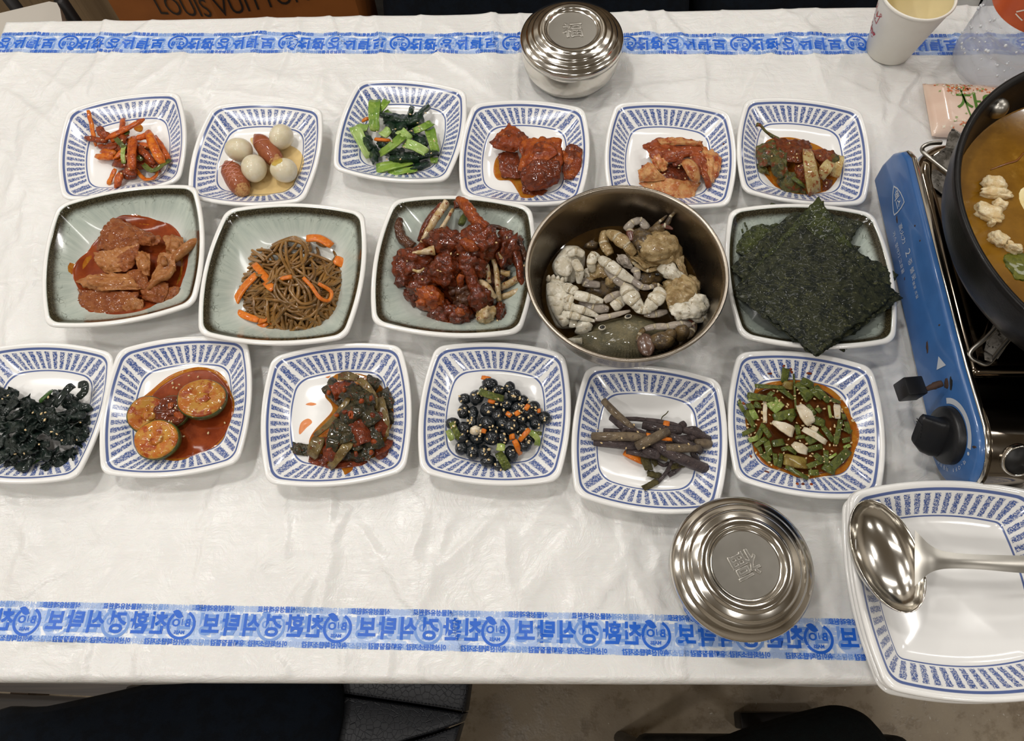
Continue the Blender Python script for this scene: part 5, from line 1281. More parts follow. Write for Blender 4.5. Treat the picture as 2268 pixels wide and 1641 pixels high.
leg([(930, 620, .046), (1000, 720, .050), (1110, 780, .052), (1240, 750, .052)], (14, 20, 22, 14), M_SHELLA, 'curved shell rim below the amber body'); food_obj('crab_shell', dome(K, [(950, 650), (1050, 700), (1180, 740), (1290, 720), (1380, 760), (1430, 830), (1380, 880), (1260, 840), (1120, 800), (1000, 740)], .042, .010, 60, .0008, 200), M_SHELLA, 'curved pale back shell edge under the amber body', 'crab')
leg([(1220, 740, .054), (1290, 800, .056), (1390, 893, .052)], (46, 40, 3), M_SHELLW, 'white pointed shell spike'); food_obj('crab_eye', blob(K(1195, 812, .055), (W(22), W(13), .0015), (0, 0, -.1), sub=2), plain('eye_black', (16, 14, 12), .2), 'dark eye spot on the pale shell edge in the steel bowl', 'crab')
leg([(1350, 660, .050), (1400, 720, .050), (1440, 830, .046)], (16, 24, 24), M_SHELLA, 'rough shell edge at the far right'); leg([(990, 760, .048), (1020, 790, .050), (1020, 860, .048)], (34, 34, 22), M_SHELLG, 'grey joint left of the shell edge'); leg([(870, 660, .044), (900, 700, .046), (960, 740, .045)], (40, 46, 30), M_SHELLG, 'grey inner leg above the middle')
# right body
food_obj('crab_piece', blob(K(1400, 960, .046), (W(150), W(110), .014), (0, .1, -.7), .25, 1.9, 16, 4), M_SHELLA, 'amber crab body at the right of the steel bowl', 'crab')
food_obj('crab_piece', blob(K(1490, 1110, .046), (W(130), W(110), .014), (0, .1, .5), .22, 1.9, 18, 4), M_SHELLW, 'whitish crab body at the lower right of the steel bowl', 'crab')
food_obj('crab_piece', blob(K(1500, 910, .042), (W(60), W(80), .009), (0, .1, .2), .3, 2.2, 19, 3), M_SHELLA, 'small amber fragment at the right bowl wall', 'crab')
leg([(1400, 1010, .052), (1460, 1060, .056), (1560, 1080, .052)], (40, 54, 44), M_SHELLW, 'white joint of the right body'); leg([(1590, 1120, .048), (1570, 1190, .048), (1490, 1200, .050)], (36, 44, 36), M_SHELLW, 'outer white joint of the right body'); leg([(1480, 1240, .052), (1400, 1240, .056), (1280, 1262, .058), (1170, 1262, .058), (1080, 1285, .056)], (34, 32, 32, 28, 22), M_SHELLG, 'jointed leg from the right body over the shell'); leg([(1085, 1280, .056), (1040, 1330, .058), (1012, 1395, .056)], (22, 20, 5), M_SHELLB, 'grey blue leg tip over the shell')
leg([(1510, 1230, .048), (1490, 1300, .050), (1430, 1350, .052)], (34, 40, 38), M_SHELLB, 'lower right brown joint'); food_obj('crab_piece', blob(K(1400, 1320, .054), (W(66), W(56), .011), (0, 0, .2), .06, 2, 3, 3), M_SHELLB, 'round brown knuckle at the lower right of the steel bowl', 'crab'); food_obj('crab_piece', blob(K(1230, 1385, .056), (W(100), W(66), .009), (0, 0, .12), .12, 2, 7, 3), M_SHELLB, 'flat brown swimming leg segment on the shell', 'crab')
food_obj('crab_piece', blob(K(1095, 1420, .0575), (W(64), W(98), .004), (0, -.1, .1), .1, 2, 9, 3), plain('paddle', (104, 80, 66), .22, coat=.3, n2=(84, 62, 52), nscale=200), 'oval brown swimming paddle lying on the crab shell', 'crab'); food_obj('crab_piece', blob(K(1300, 1340, .058), (W(52), W(44), .008), (0, 0, .2), .1, 2, 13, 3), M_SHELLB, 'small brown joint next to the swimming leg segment', 'crab')
leg([(1460, 1210, .052), (1500, 1240, .052), (1490, 1270, .050)], (22, 26, 18), plain('claw_red', (92, 52, 40), .25, coat=.3), 'reddish broken joint at the right'); food_obj('crab_piece', blob(K(560, 1270, .044), (W(70), W(50), .008), (0, 0, .4), .3, 2.2, 21, 3), M_SHELLW, 'cream crumbly fragment above the shell spine', 'crab')
food_obj('crab_piece', blob(K(1110, 860, .038), (W(130), W(70), .010), (0, 0, .3), .2, 2, 22, 3), M_SHELLB, 'dark shell piece deep in the middle of the bowl', 'crab'); food_obj('crab_piece', blob(K(750, 950, .036), (W(160), W(80), .008), (0, 0, .1), .3, 2, 24, 3), M_SHELLB, 'brown fragment deep in the left middle of the bowl', 'crab'); food_obj('crab_piece', blob(K(630, 560, .036), (W(60), W(34), .005), (0, 0, .1), .3, 2, 25, 3), M_SHELLB, 'small submerged fragment at the top left of the bowl', 'crab')

GSH = 'torn crab shell shards in the steel bowl'
for quad, m, lb in [
    ([[(1040, 500, .064), (1180, 470, .068), (1330, 500, .064)], [(1050, 600, .066), (1200, 590, .0715), (1375, 590, .064)], [(1080, 700, .058), (1200, 690, .064), (1340, 660, .058)]], M_SHELLA, 'translucent amber membrane on the upper right'),
    ([[(1000, 520, .062), (1060, 470, .066), (1120, 440, .064)], [(1010, 570, .062), (1080, 540, .067), (1150, 520, .066)], [(1040, 620, .058), (1100, 600, .062), (1160, 590, .062)]], M_SHELLB, 'brown shard left of the amber membrane'),
    ([[(930, 630, .050), (1010, 700, .055), (1080, 760, .055)], [(980, 620, .048), (1060, 690, .053), (1160, 740, .054)], [(1010, 600, .046), (1100, 680, .050), (1230, 730, .052)]], M_SHELLA, 'curved greenish shell rim'),
    ([[(1240, 730, .054), (1330, 720, .058), (1420, 800, .054)], [(1230, 790, .056), (1320, 800, .060), (1440, 850, .054)], [(1250, 830, .052), (1330, 860, .056), (1400, 880, .052)]], M_SHELLW, 'pale shell plate beside the spike'),
    ([[(1240, 970, .056), (1330, 920, .060), (1430, 870, .058)], [(1270, 1040, .058), (1380, 1000, .064), (1510, 960, .058)], [(1300, 1140, .054), (1400, 1090, .060), (1530, 1030, .056)]], M_SHELLA, 'amber flesh flap at the right'),
    ([[(1310, 1090, .058), (1430, 1050, .063), (1600, 1060, .056)], [(1320, 1150, .060), (1450, 1120, .065), (1620, 1110, .056)], [(1370, 1210, .056), (1470, 1190, .060), (1570, 1190, .054)]], M_SHELLW, 'white shell plate at the lower right'),
    ([[(610, 680, .050), (680, 700, .054), (740, 760, .054)], [(620, 760, .048), (690, 780, .052), (760, 830, .052)], [(560, 880, .044), (650, 850, .047), (700, 830, .048)]], M_SHELLA, 'tan membrane between the legs in the middle'),
    ([[(560, 770, .048), (590, 760, .050), (610, 770, .048)], [(560, 800, .048), (590, 800, .050), (610, 820, .048)], [(570, 840, .046), (590, 830, .047), (600, 840, .046)]], M_SHELLW, 'small white chip beside the upper left body'),
    ([[(850, 640, .048), (920, 650, .052), (960, 700, .050)], [(860, 690, .048), (920, 710, .052), (980, 740, .050)], [(900, 750, .046), (950, 760, .048), (1000, 770, .046)]], M_SHELLG, 'grey shard in the upper middle'),
    ([[(1420, 650, .050), (1370, 660, .054), (1350, 700, .054)], [(1430, 740, .050), (1390, 740, .054), (1370, 750, .054)], [(1450, 830, .048), (1420, 830, .050), (1400, 820, .050)]], M_SHELLA, 'rough orange shard at the right wall')]:
    food_obj('shell_shard', sheet([[K(*p) for p in r] for r in quad], .0012, 22, 22, .0013, 230, random.uniform(0, 90), ragged=.16), m, lb + ' of the raw crab', 'crab', GSH)

# ------------------------------------------------------------------ roasted seaweed sheets
K = crop(1580, 420, 4.102)
GN = 'seaweed sheets on the grey green plate'
for q, h, m, lb in [
    ([(330, 980), (900, 620), (1520, 960), (1190, 1480)], .020, M_NORI, 'lowest dark sheet showing below the top one'), ([(160, 545), (530, 125), (1340, 310), (960, 960)], .024, M_NORIED, 'lower back sheet with a light green corner'), ([(210, 930), (760, 330), (1330, 520), (800, 1400)], .026, M_NORI, 'sheet second from the bottom, mostly hidden'),
    ([(147, 712), (800, 130), (1365, 300), (640, 1180)], .030, M_NORI, 'back left black sheet'), ([(235, 855), (958, 58), (1350, 640), (760, 1300)], .033, M_NORIED, 'back sheet with the topmost green corner'), ([(420, 1080), (1050, 420), (1690, 770), (1120, 1400)], .034, M_NORI, 'right hand sheet with a raised corner'), ([(195, 960), (830, 400), (1715, 985), (930, 1525)], .037, M_NORI, 'sheet just under the top one'), ([(190, 905), (800, 330), (1700, 945), (920, 1500)], .0395, M_NORI, 'uppermost large seaweed sheet')]:
    a, b, c, d = q; G = []
    for i in range(4):
        row = []
        for j in range(4):
            u, v = i / 3, j / 3
            x = (a[0] * (1 - u) + d[0] * u) * (1 - v) + (b[0] * (1 - u) + c[0] * u) * v; y = (a[1] * (1 - u) + d[1] * u) * (1 - v) + (b[1] * (1 - u) + c[1] * u) * v
            e = max(abs(u - .5), abs(v - .5)) * 2
            row.append(K(x, y, h + .0020 * math.sin(2.6 * u + 3.1 * v + h * 900) + .003 * (e - .6)))
        G.append(row)
    food_obj('seaweed_sheet', sheet(G, .0005, 60, 60, .0011, 260, h * 999, ragged=.05), m, lb, 'seaweed', GN)
for i, (x, y) in enumerate([(290, 320), (305, 350), (265, 380)]):
    food_obj('seaweed_flake', sheet([[K(x - 14, y - 20, .028), K(x, y - 26, .028)], [K(x - 4, y + 18, .0275), K(x + 12, y + 10, .0275)]], .0004, 5, 5, .0003, 300), M_NORIED, 'tiny seaweed flake on the plate beside the sheets', 'seaweed', 'seaweed flakes on the plate')

# ------------------------------------------------------------------ dark seaweed salad (left edge)
K = crop(0, 740, 3.979); W = lambda px: px / 3.979 * PXM * .94
r = np.random.RandomState(21)
for k in range(86):
    while True:
        x, y = r.uniform(-330, 790), r.uniform(430, 1210)
        d = ((x - 260) / 500) ** 2 + ((y - 820) / 365) ** 2
        if d < 1: break
    if x > 230 and y < 560 and x < 560 and y < 620 - (x - 230) * .5: continue
    w, l, rz = r.uniform(60, 120), r.uniform(110, 230), r.uniform(-.9, .5); h = .010 + .018 * (1 - d) ** .7
    ca, sa = math.cos(rz), math.sin(rz); G = []
    for u in (-.5, -.17, .17, .5):
        G.append([K(x + u * l * ca - v * w * sa, y + u * l * sa + v * w * ca, max(.009, h + r.uniform(-.004, .005))) for v in (-.5, 0, .5)])
    food_obj('seaweed_frond', sheet(G, .0008, 18, 12, .0018, 200, k, ragged=.16), M_WAK, 'dark seaweed frond in the left edge plate', 'seaweed', 'seaweed fronds in the left plate')
for pts in [[(690, 450, .02), (740, 440, .022), (745, 500, .022), (690, 560, .02)], [(700, 640, .018), (760, 640, .018), (795, 685, .014)], [(480, 640, .024), (600, 480, .026), (650, 450, .022)], [(400, 1130, .010), (440, 1080, .014), (520, 1000, .018)]]:
    stick(K, pts, W(64), .0016, M_WAK, 'seaweed_frond', 'curled dark seaweed strip standing out of the left seaweed salad', 'seaweed', 'curled seaweed strips', tw=random.uniform(-1, 1))
for i, pts in enumerate([[(350, 600, .026), (400, 550, .028), (455, 495, .022)], [(285, 1140, .010), (370, 1080, .014), (455, 1030, .018)]]):
    stick(K, pts, W(36), W(20), M_WAKST, 'green_stalk', ('green stem at the top of the dark seaweed', 'green stem at the bottom of the dark seaweed')[i], 'vegetable', None)
sesame(K, [(425, 555, .03), (400, 690, .034), (365, 700, .034), (395, 755, .034), (290, 690, .034), (225, 845, .034), (705, 775, .022), (500, 880, .03), (545, 935, .028), (680, 935, .02), (345, 970, .03), (135, 1055, .026), (195, 1075, .024), (210, 1050, .026), (70, 540, .026), (20, 570, .026), (420, 1040, .022), (455, 860, .032)], 'sesame seeds on the dark seaweed', size=.0031)

# ------------------------------------------------------------------ zucchini in red sauce
M_PASTE = food('chili_paste', (172, 84, 30), (150, 62, 24), (190, 110, 40), 110, .25, .8, .3, sss=.1)
puddle('Q2', K, [(1320, 500), (1480, 370), (1640, 310), (1800, 290), (1940, 340), (2040, 470), (2090, 640), (2060, 800), (1980, 960), (1820, 1080), (1620, 1140), (1430, 1130), (1300, 1060), (1230, 900), (1210, 700), (1240, 580)], M_OIL, 'chili_oil', 'orange oil film around the zucchini sauce', 'sauce', .0084, lift=.0004)
puddle('Q2', K, [(1380, 490), (1500, 400), (1650, 330), (1800, 310), (1920, 360), (2010, 470), (2062, 640), (2030, 800), (1940, 940), (1790, 1050), (1600, 1105), (1440, 1095), (1330, 1020), (1290, 850), (1280, 640)], M_STEWRED, 'red_sauce', 'thick red sauce around the zucchini slices', 'sauce', .0096, lift=.0009)
for x, y, rx, ry, h, tx, ty, lb, red in [(1310, 720, 165, 165, .018, .1, .42, 'left zucchini slice leaning on the plate edge', 0), (1520, 690, 150, 140, .015, .1, .1, 'sauce covered zucchini slice in the middle', 1), (1395, 935, 195, 165, .020, .12, -.05, 'front zucchini slice lowest in the red sauce', 0), (1785, 580, 205, 188, .020, -.12, .1, 'right zucchini slice with a green lower rim', 0)]:
    c = K(x, y, h); n = 48; a = np.linspace(0, 2 * np.pi, n, endpoint=False); R = rotm(tx, ty, 0); A, B = W(rx), W(ry)
    def ring(s, z, wob=.02): return np.stack([A * s * np.cos(a) * (1 + wob * np.sin(3 * a + x)), B * s * np.sin(a) * (1 + wob * np.sin(2 * a + y)), np.full(n, z) + .0004 * np.sin(5 * a + x)], 1) @ R.T + c
    o = thing('zucchini_slice', lb, 'zucchini', c - [0, 0, .004], 'zucchini slices in red sauce')
    MO('skin', *loft([ring(.90, -.0034), ring(.97, -.0028), ring(1.0, 0), ring(1.0, .0030), ring(.975, .0036)], True, True), M_ZUCS, o)
    V, F = loft([ring(.965, .0030), ring(.95, .0044), ring(.90, .0052), ring(.7, .0056), ring(.45, .0052), ring(.25, .0046), ring(.03, .0043)], False, True)
    V = V + (vnoise(V, 260, x) * .0008)[:, None] * [0, 0, 1]
    MO('flesh', V, F, M_FISHS if red else M_ZUCF, o)
    V, F = blob(c + R @ np.array([A * .05, -B * .05, .0046]), (A * .34, B * .26, .0016), (tx, ty, .3), .25, 2.2, x, 3)
    MO('seed_core', V, F, M_ZUCF if not red else M_FISHS, o)
    for k in range(0 if not red else 2):
        an = r.uniform(0, 6.28); rr_ = r.uniform(.3, .75)
        V, F = blob(c + R @ np.array([A * rr_ * math.cos(an), B * rr_ * math.sin(an), .0056]), (A * r.uniform(.22, .42), B * r.uniform(.16, .3), .0007), (tx, ty, an), .35, 2.4, k + x, 3)
        MO('chili_paste', V, F, M_PASTE, o)
sesame(K, [(1665, 365, .012), (1745, 375, .012), (1520, 430, .012), (1525, 470, .012), (1555, 475, .012), (1625, 500, .026), (1680, 480, .028), (1885, 440, .028), (1940, 595, .026), (1945, 650, .025), (1970, 560, .026), (1340, 640, .028), (1300, 760, .027), (1320, 845, .027), (1310, 935, .028), (1405, 930, .028), (1420, 905, .028), (1545, 650, .023), (1510, 770, .023), (1980, 780, .012), (1835, 870, .012), (1620, 900, .012), (1580, 445, .012), (1590, 505, .022), (2025, 800, .011)], 'sesame seeds on the zucchini dish', size=.0029)

# ------------------------------------------------------------------ stewed mustard leaf kimchi
K = crop(560, 740, 3.24); W = lambda px: px / 3.24 * PXM * .94
puddle('Q3', K, [(600, 290), (760, 280), (890, 340), (1000, 480), (1020, 640), (960, 830), (860, 920), (700, 960), (520, 960), (430, 900), (400, 780), (440, 690), (560, 560), (560, 500), (515, 440), (540, 360)], M_OIL, 'chili_oil', 'orange red juice around the mustard leaf kimchi', 'sauce', .0082)
puddle('Q3', K, [(640, 950), (760, 930), (860, 935), (900, 960), (850, 985), (740, 985), (680, 1030), (660, 1000)], M_OIL, 'chili_oil', 'red juice smear on the near plate rim', 'sauce', .0085)
for pts, w, m, lb in [
    ([(610, 310, .024), (680, 300, .027), (760, 320, .026)], 60, M_MUSTST, 'upper bent'), ([(760, 320, .028), (820, 380, .030), (865, 460, .028), (870, 540, .024)], 56, M_MUSTST, 'right upper'), ([(900, 460, .020), (930, 600, .022), (945, 740, .020)], 90, M_MUSTST, 'wide right'), ([(690, 460, .030), (620, 560, .030), (530, 660, .024), (440, 730, .016)], 44, M_MUSTST, 'long light left'),
    ([(480, 740, .020), (450, 810, .020), (420, 880, .014)], 100, M_MUSTST, 'broad lower left'), ([(700, 770, .026), (640, 850, .026), (550, 960, .014)], 66, M_MUSTST, 'slanting lower'), ([(480, 960, .010), (640, 940, .013), (820, 925, .012)], 40, M_MUSTR, 'pinkish lowest'), ([(610, 640, .028), (580, 760, .028), (560, 850, .022)], 90, M_MUST, 'dark central'), ([(870, 860, .018), (960, 800, .018), (985, 760, .014)], 60, M_MUSTR, 'red lower right')]:
    stick(K, pts, W(w), W(w) * .34, m, 'mustard_stalk', lb + ' stem of the mustard leaf kimchi', 'kimchi', 'mustard stems', chan=W(w) * .10, n=14, amp=.0007, taper=(.9, 1, 1, .8))
r = np.random.RandomState(4)
for x, y, l, w, rz, h, m in [(600, 420, 200, 120, .8, .020, M_MUST), (650, 390, 180, 110, -.4, .026, M_MUSTR), (740, 440, 200, 140, .5, .032, M_MUST), (800, 560, 220, 150, 1.0, .034, M_MUST), (720, 560, 200, 120, -.6, .036, M_MUST), (660, 680, 200, 130, 1.3, .032, M_MUST), (760, 680, 220, 140, 1.2, .033, M_MUSTR), (850, 720, 220, 140, 1.3, .028, M_MUST), (900, 640, 200, 110, 1.4, .026, M_MUSTR), (560, 820, 180, 120, 1.4, .024, M_MUSTR), (700, 860, 200, 100, .1, .020, M_MUST), (780, 820, 180, 120, .4, .024, M_MUST), (340, 825, 120, 80, .2, .012, M_MUST), (275, 820, 60, 44, .2, .012, M_MUST), (960, 470, 140, 90, 1.1, .018, M_MUST), (990, 590, 110, 70, 1.3, .014, M_MUST), (860, 350, 100, 80, .5, .018, M_MUST), (470, 900, 130, 80, .3, .012, M_MUSTR), (900, 820, 160, 100, .9, .018, M_MUSTR), (730, 760, 160, 90, 1.0, .030, M_MUST), (640, 880, 180, 90, .0, .016, M_MUSTR), (820, 460, 140, 90, 1.2, .034, M_MUST)]:
    ca, sa = math.cos(rz), math.sin(rz); G = []
    for u in (-.5, -.17, .17, .5):
        G.append([K(x + u * l * ca - v * w * sa, y + u * l * sa + v * w * ca, max(.0095, h - .008 * abs(v) - .006 * u * u * 4 * .6 + r.uniform(-.002, .002))) for v in (-.5, 0, .5)])
    food_obj('mustard_leaf', sheet(G, .0012, 20, 14, .0018, 200, random.uniform(0, 99), ragged=.10), m, ('red pasted' if m is M_MUSTR else 'dark olive') + ' crumpled mustard leaf of the kimchi', 'kimchi', 'red pasted mustard leaves' if m is M_MUSTR else 'dark mustard leaves')
for x, y, h in [(655, 400, .034), (700, 570, .042), (860, 580, .042), (600, 580, .036), (870, 770, .036), (550, 830, .032), (850, 850, .026), (545, 420, .024), (850, 460, .042), (780, 480, .04), (740, 860, .026), (660, 560, .04)]:
    food_obj('chili_flake', blob(K(x, y, h), (W(20), W(16), .0022), (0, 0, x), .4, 2.2, x, 2), M_FISHC, 'red chili bit on the mustard leaf kimchi', 'chili', 'chili bits on the mustard leaves')
V, F = tube([K(690, 590, .0435), K(698, 560, .0445), K(712, 562, .0445), K(712, 595, .044), K(695, 600, .0435)], [.0012], 8, 20); food_obj('chili_ring', (V, F), M_FISHC, 'pale orange chili ring on top of the mustard leaves', 'chili')

# ------------------------------------------------------------------ black beans
GBN = 'black beans in the striped plate'
beans = [(1700, 358, 52, 40), (1760, 410, 50, 42), (1845, 385, 36, 44), (1520, 465, 40, 36), (1605, 455, 48, 52), (1655, 400, 30, 30), (1880, 445, 46, 46), (1940, 475, 34, 36), (1512, 555, 38, 48), (1580, 570, 36, 50), (1690, 545, 52, 48), (1815, 510, 52, 44), (1905, 535, 46, 44), (2015, 520, 42, 40), (1755, 590, 44, 40), (1435, 640, 46, 38), (1515, 680, 46, 44), (1575, 625, 34, 46), (1680, 640, 50, 46), (1725, 685, 48, 50), (1850, 660, 48, 50), (1920, 615, 44, 44), (1790, 640, 40, 38), (2000, 590, 44, 42), (2090, 600, 42, 44), (2030, 640, 40, 42), (1500, 740, 44, 40), (1610, 750, 52, 44), (1715, 745, 50, 46), (1790, 750, 48, 44), (1950, 790, 46, 52), (1995, 745, 38, 40), (1495, 820, 40, 42), (1580, 845, 44, 50), (1660, 850, 42, 46), (1690, 910, 50, 38), (1765, 945, 36, 32), (1855, 860, 44, 52), (1620, 700, 40, 36), (1930, 690, 42, 40), (1960, 560, 38, 36), (1740, 500, 44, 38), (1860, 590, 40, 40), (1640, 690, 36, 36)]
for i, (x, y, a, b) in enumerate(beans):
    d = ((x - 1760) / 360) ** 2 + ((y - 640) / 330) ** 2; h = .0135 + (.009 * max(0, 1 - d) if i % 2 == 0 else .002)
    k = W(1) * 1.12
    food_obj('black_bean', blob(K(x, y, h), (a * k, b * k, min(a, b) * k * .9), (random.uniform(-.3, .3), random.uniform(-.3, .3), random.uniform(-.3, .3)), .09, 2.4, i * 3.1, 3), M_BEAN, 'shiny wrinkled black bean in the striped plate', 'bean', GBN)
for i, (pts, w, m, lb) in enumerate([([(1620, 405, .026), (1700, 440, .030), (1800, 465, .026)], 50, M_SCALLG, 'long green scallion leaf at the top of the beans'), ([(1425, 630, .022), (1460, 710, .024), (1490, 750, .02)], 44, M_SCALLG, 'green scallion piece at the left of the beans'), ([(1400, 690, .016), (1430, 760, .016)], 40, M_SCALLL, 'pale green scallion end at the far left of the beans'), ([(1760, 850, .020), (1800, 910, .020), (1830, 970, .014)], 60, M_SCALLG, 'green scallion piece at the bottom of the beans'), ([(1750, 810, .026), (1810, 815, .027)], 50, M_SCALLL, 'pale scallion ring below the beans middle'), ([(1990, 700, .022), (2040, 750, .022), (2040, 800, .016)], 40, M_SCALLL, 'pale curved scallion at the right of the beans'), ([(2020, 710, .020), (2075, 715, .018)], 26, M_SCALLG, 'dark scallion sliver at the right of the beans')]):
    stick(K, pts, W(w), W(w) * .3, m, 'scallion_piece', lb, 'scallion', 'scallion pieces among the beans', chan=.001)
for pts, w, lb in [([(1985, 680, .030), (1950, 720, .031), (1915, 765, .026)], 34, 'long carrot strip at the right of the beans'), ([(1875, 760, .026), (1895, 800, .024), (1920, 865, .014)], 40, 'carrot strip at the lower right of the beans'), ([(1640, 310, .016), (1705, 322, .018)], 34, 'carrot flake at the top of the beans'), ([(1820, 565, .030), (1855, 590, .030)], 34, 'small carrot cube right of the beans middle'), ([(1880, 580, .030), (1915, 555, .030)], 34, 'second small carrot cube by the beans middle'), ([(1955, 545, .026), (1980, 505, .026)], 34, 'carrot chip at the upper right of the beans'), ([(2040, 550, .024), (2065, 548, .024)], 30, 'tiny carrot chip far right of the beans'), ([(1640, 690, .030), (1675, 700, .030)], 32, 'carrot bit in the beans middle'), ([(1690, 470, .028), (1740, 485, .028)], 40, 'orange flake under the green scallion leaf'), ([(1840, 740, .024), (1880, 730, .026)], 40, 'carrot bit beside the lower right strip')]:
    stick(K, pts, W(w), W(w) * .5, M_CARROT, 'carrot_strip', lb, 'carrot', 'carrot bits among the beans')
food_obj('garlic_piece', blob(K(1595, 690, .028), (W(38), W(32), .004), (0, 0, .4), .2, 2, 3, 3), M_WHITESC, 'pale garlic piece among the black beans', 'garlic')
r = np.random.RandomState(8)
ps = []
for i in range(110):
    x, y, a, b = beans[r.randint(len(beans))]; dx, dy = r.uniform(-38, 38), r.uniform(-38, 38)
    d = ((x - 1760) / 360) ** 2 + ((y - 640) / 330) ** 2
    ps.append((x + dx, y + dy, .0135 + .0115 * max(0, 1 - d) + .0105 * math.sqrt(max(0.05, 1 - (dx * dx + dy * dy) / 2900))))
sesame(K, ps, 'sesame seeds sprinkled over the black beans', size=.0030)

# ------------------------------------------------------------------ purple brown stalks
K = crop(1250, 770, 3.107); W = lambda px: px / 3.107 * PXM * .93
for pts, w, m, lb in [
    ([(270, 365, .020), (350, 450, .024), (470, 560, .024)], 44, M_STALKB, 'stalk pointing to the upper left'), ([(330, 475, .018), (400, 530, .022), (500, 590, .022)], 56, M_STALK, 'dark stalk beside the upper left one'), ([(420, 490, .016), (540, 495, .018), (700, 540, .018)], 26, M_STALK, 'thin dark stalk along the top'), ([(540, 530, .020), (680, 560, .024), (800, 570, .022)], 52, M_STALK, 'thick stalk at the upper middle'),
    ([(560, 500, .018), (700, 520, .020), (830, 560, .020)], 34, M_STALK, 'ridged stalk at the top'), ([(270, 570, .014), (400, 580, .018), (560, 600, .020)], 30, M_STALK, 'thin dark stalk above the tan ones'), ([(190, 610, .018), (360, 610, .024), (560, 615, .026)], 50, M_STALKB, 'upper tan stalk at the left'), ([(205, 645, .014), (350, 660, .018), (500, 675, .020)], 54, M_STALK, 'brownish stalk below the tan one at the left'), ([(495, 680, .026), (600, 630, .031), (712, 575, .028)], 54, M_STALKB, 'stalk lying slantwise on top'),
    ([(700, 690, .028), (800, 690, .028), (930, 690, .022)], 48, M_STALKB, 'greenish stalk with a cut end at the right'), ([(720, 600, .024), (830, 660, .026), (940, 710, .020)], 50, M_STALK, 'stalk running to the right end'), ([(800, 560, .020), (900, 590, .020), (1000, 630, .014)], 40, M_STALK, 'upper right dark stalk'), ([(600, 650, .022), (720, 720, .025), (840, 780, .020), (975, 835, .012)], 66, M_STALK, 'thick dark stalk to the lower right'), ([(640, 680, .020), (760, 760, .020), (900, 800, .014)], 46, M_STALK, 'dark stalk under the lower right one'),
    ([(430, 710, .014), (560, 730, .018), (700, 760, .018)], 44, M_STALK, 'stalk at the lower middle'), ([(400, 590, .022), (420, 560, .024), (500, 570, .026), (600, 610, .024)], 24, M_STALK, 'arched thin stalk in the middle'), ([(900, 660, .020), (960, 660, .018), (1000, 665, .014)], 56, M_STALKB, 'tan stalk end at the far right'), ([(880, 720, .020), (910, 770, .014), (920, 820, .010)], 34, M_STALK, 'short stalk pointing down right'), ([(740, 780, .018), (700, 860, .012), (640, 930, .010)], 22, M_STALK, 'thin stalk trailing down'),
    ([(800, 810, .014), (760, 850, .012), (715, 880, .010)], 30, M_STALK, 'short lower stalk'), ([(550, 700, .022), (620, 730, .024), (640, 745, .020)], 50, M_STALK, 'short thick stalk in the middle'), ([(600, 760, .014), (680, 810, .012), (720, 790, .014)], 20, M_STALK, 'looped thin stalk below'), ([(840, 560, .018), (900, 555, .020), (945, 590, .018)], 26, M_STALK, 'curled thin stalk at the upper right'), ([(800, 540, .020), (830, 520, .020)], 40, M_STALK, 'stubby stalk end at the top right'), ([(420, 620, .020), (560, 650, .024), (700, 640, .024), (860, 620, .020)], 40, M_STALK, 'long stalk through the middle'), ([(560, 590, .018), (740, 640, .022), (960, 600, .015)], 44, M_STALK, 'inner stalk through the middle')]:
    stick(K, pts, W(w) * 1.2, W(w) * 1.2, m, 'vegetable_stalk', lb + ' of the purple brown stalks', 'stalk', 'purple brown stalks', kind='tube', taper=(.92, 1, 1, .9))
for i, (pts, w) in enumerate([([(410, 720, .012), (470, 750, .014), (540, 785, .012)], 44), ([(680, 520, .026), (725, 528, .026)], 40), ([(650, 620, .028), (740, 632, .027)], 26), ([(560, 595, .027), (600, 605, .028)], 26)]):
    stick(K, pts, W(w), W(w) * .5, M_CARROT, 'carrot_strip', ('carrot strip below the left stalks', 'orange carrot cube on the top stalks', 'thin carrot strip in the stalks middle', 'carrot sliver left of the stalks middle')[i], 'carrot', 'carrot bits among the stalks')
for i, (x, y, l, w, rz, h) in enumerate([(565, 790, 110, 60, 1.3, .014), (615, 875, 100, 40, .2, .010), (590, 945, 110, 44, -.5, .011), (780, 810, 90, 40, -.2, .016), (690, 750, 60, 50, .5, .022), (620, 785, 60, 34, 1.0, .016)]):
    ca, sa = math.cos(rz), math.sin(rz)
    G = [[K(x + u * l * ca - v * w * sa, y + u * l * sa + v * w * ca, h + random.uniform(-.0015, .002)) for v in (-.5, 0, .5)] for u in (-.5, 0, .5)]
    food_obj('stalk_leaf', sheet(G, .0007, 12, 8, .0014, 300, i, ragged=.2), M_STALKL, 'small shrivelled olive leaf among the stalks', 'leaf', 'shrivelled leaves among the stalks')
V, F = tube([K(665, 500, .010), K(675, 475, .011), K(700, 455, .011), K(716, 435, .012)], [.0004, .0005, .0004], 6, 16); food_obj('root_hair', (V, F), M_STALKL, 'thin curled root hair lying above the stalks', 'root')
sesame(K, [(505, 578, .028), (395, 622, .03), (255, 655, .02), (585, 665, .032), (545, 690, .03), (855, 663, .03), (225, 565, .010), (425, 690, .022), (660, 560, .028), (790, 680, .032), (700, 590, .03), (480, 530, .026)], 'sesame seeds on the purple brown stalks')

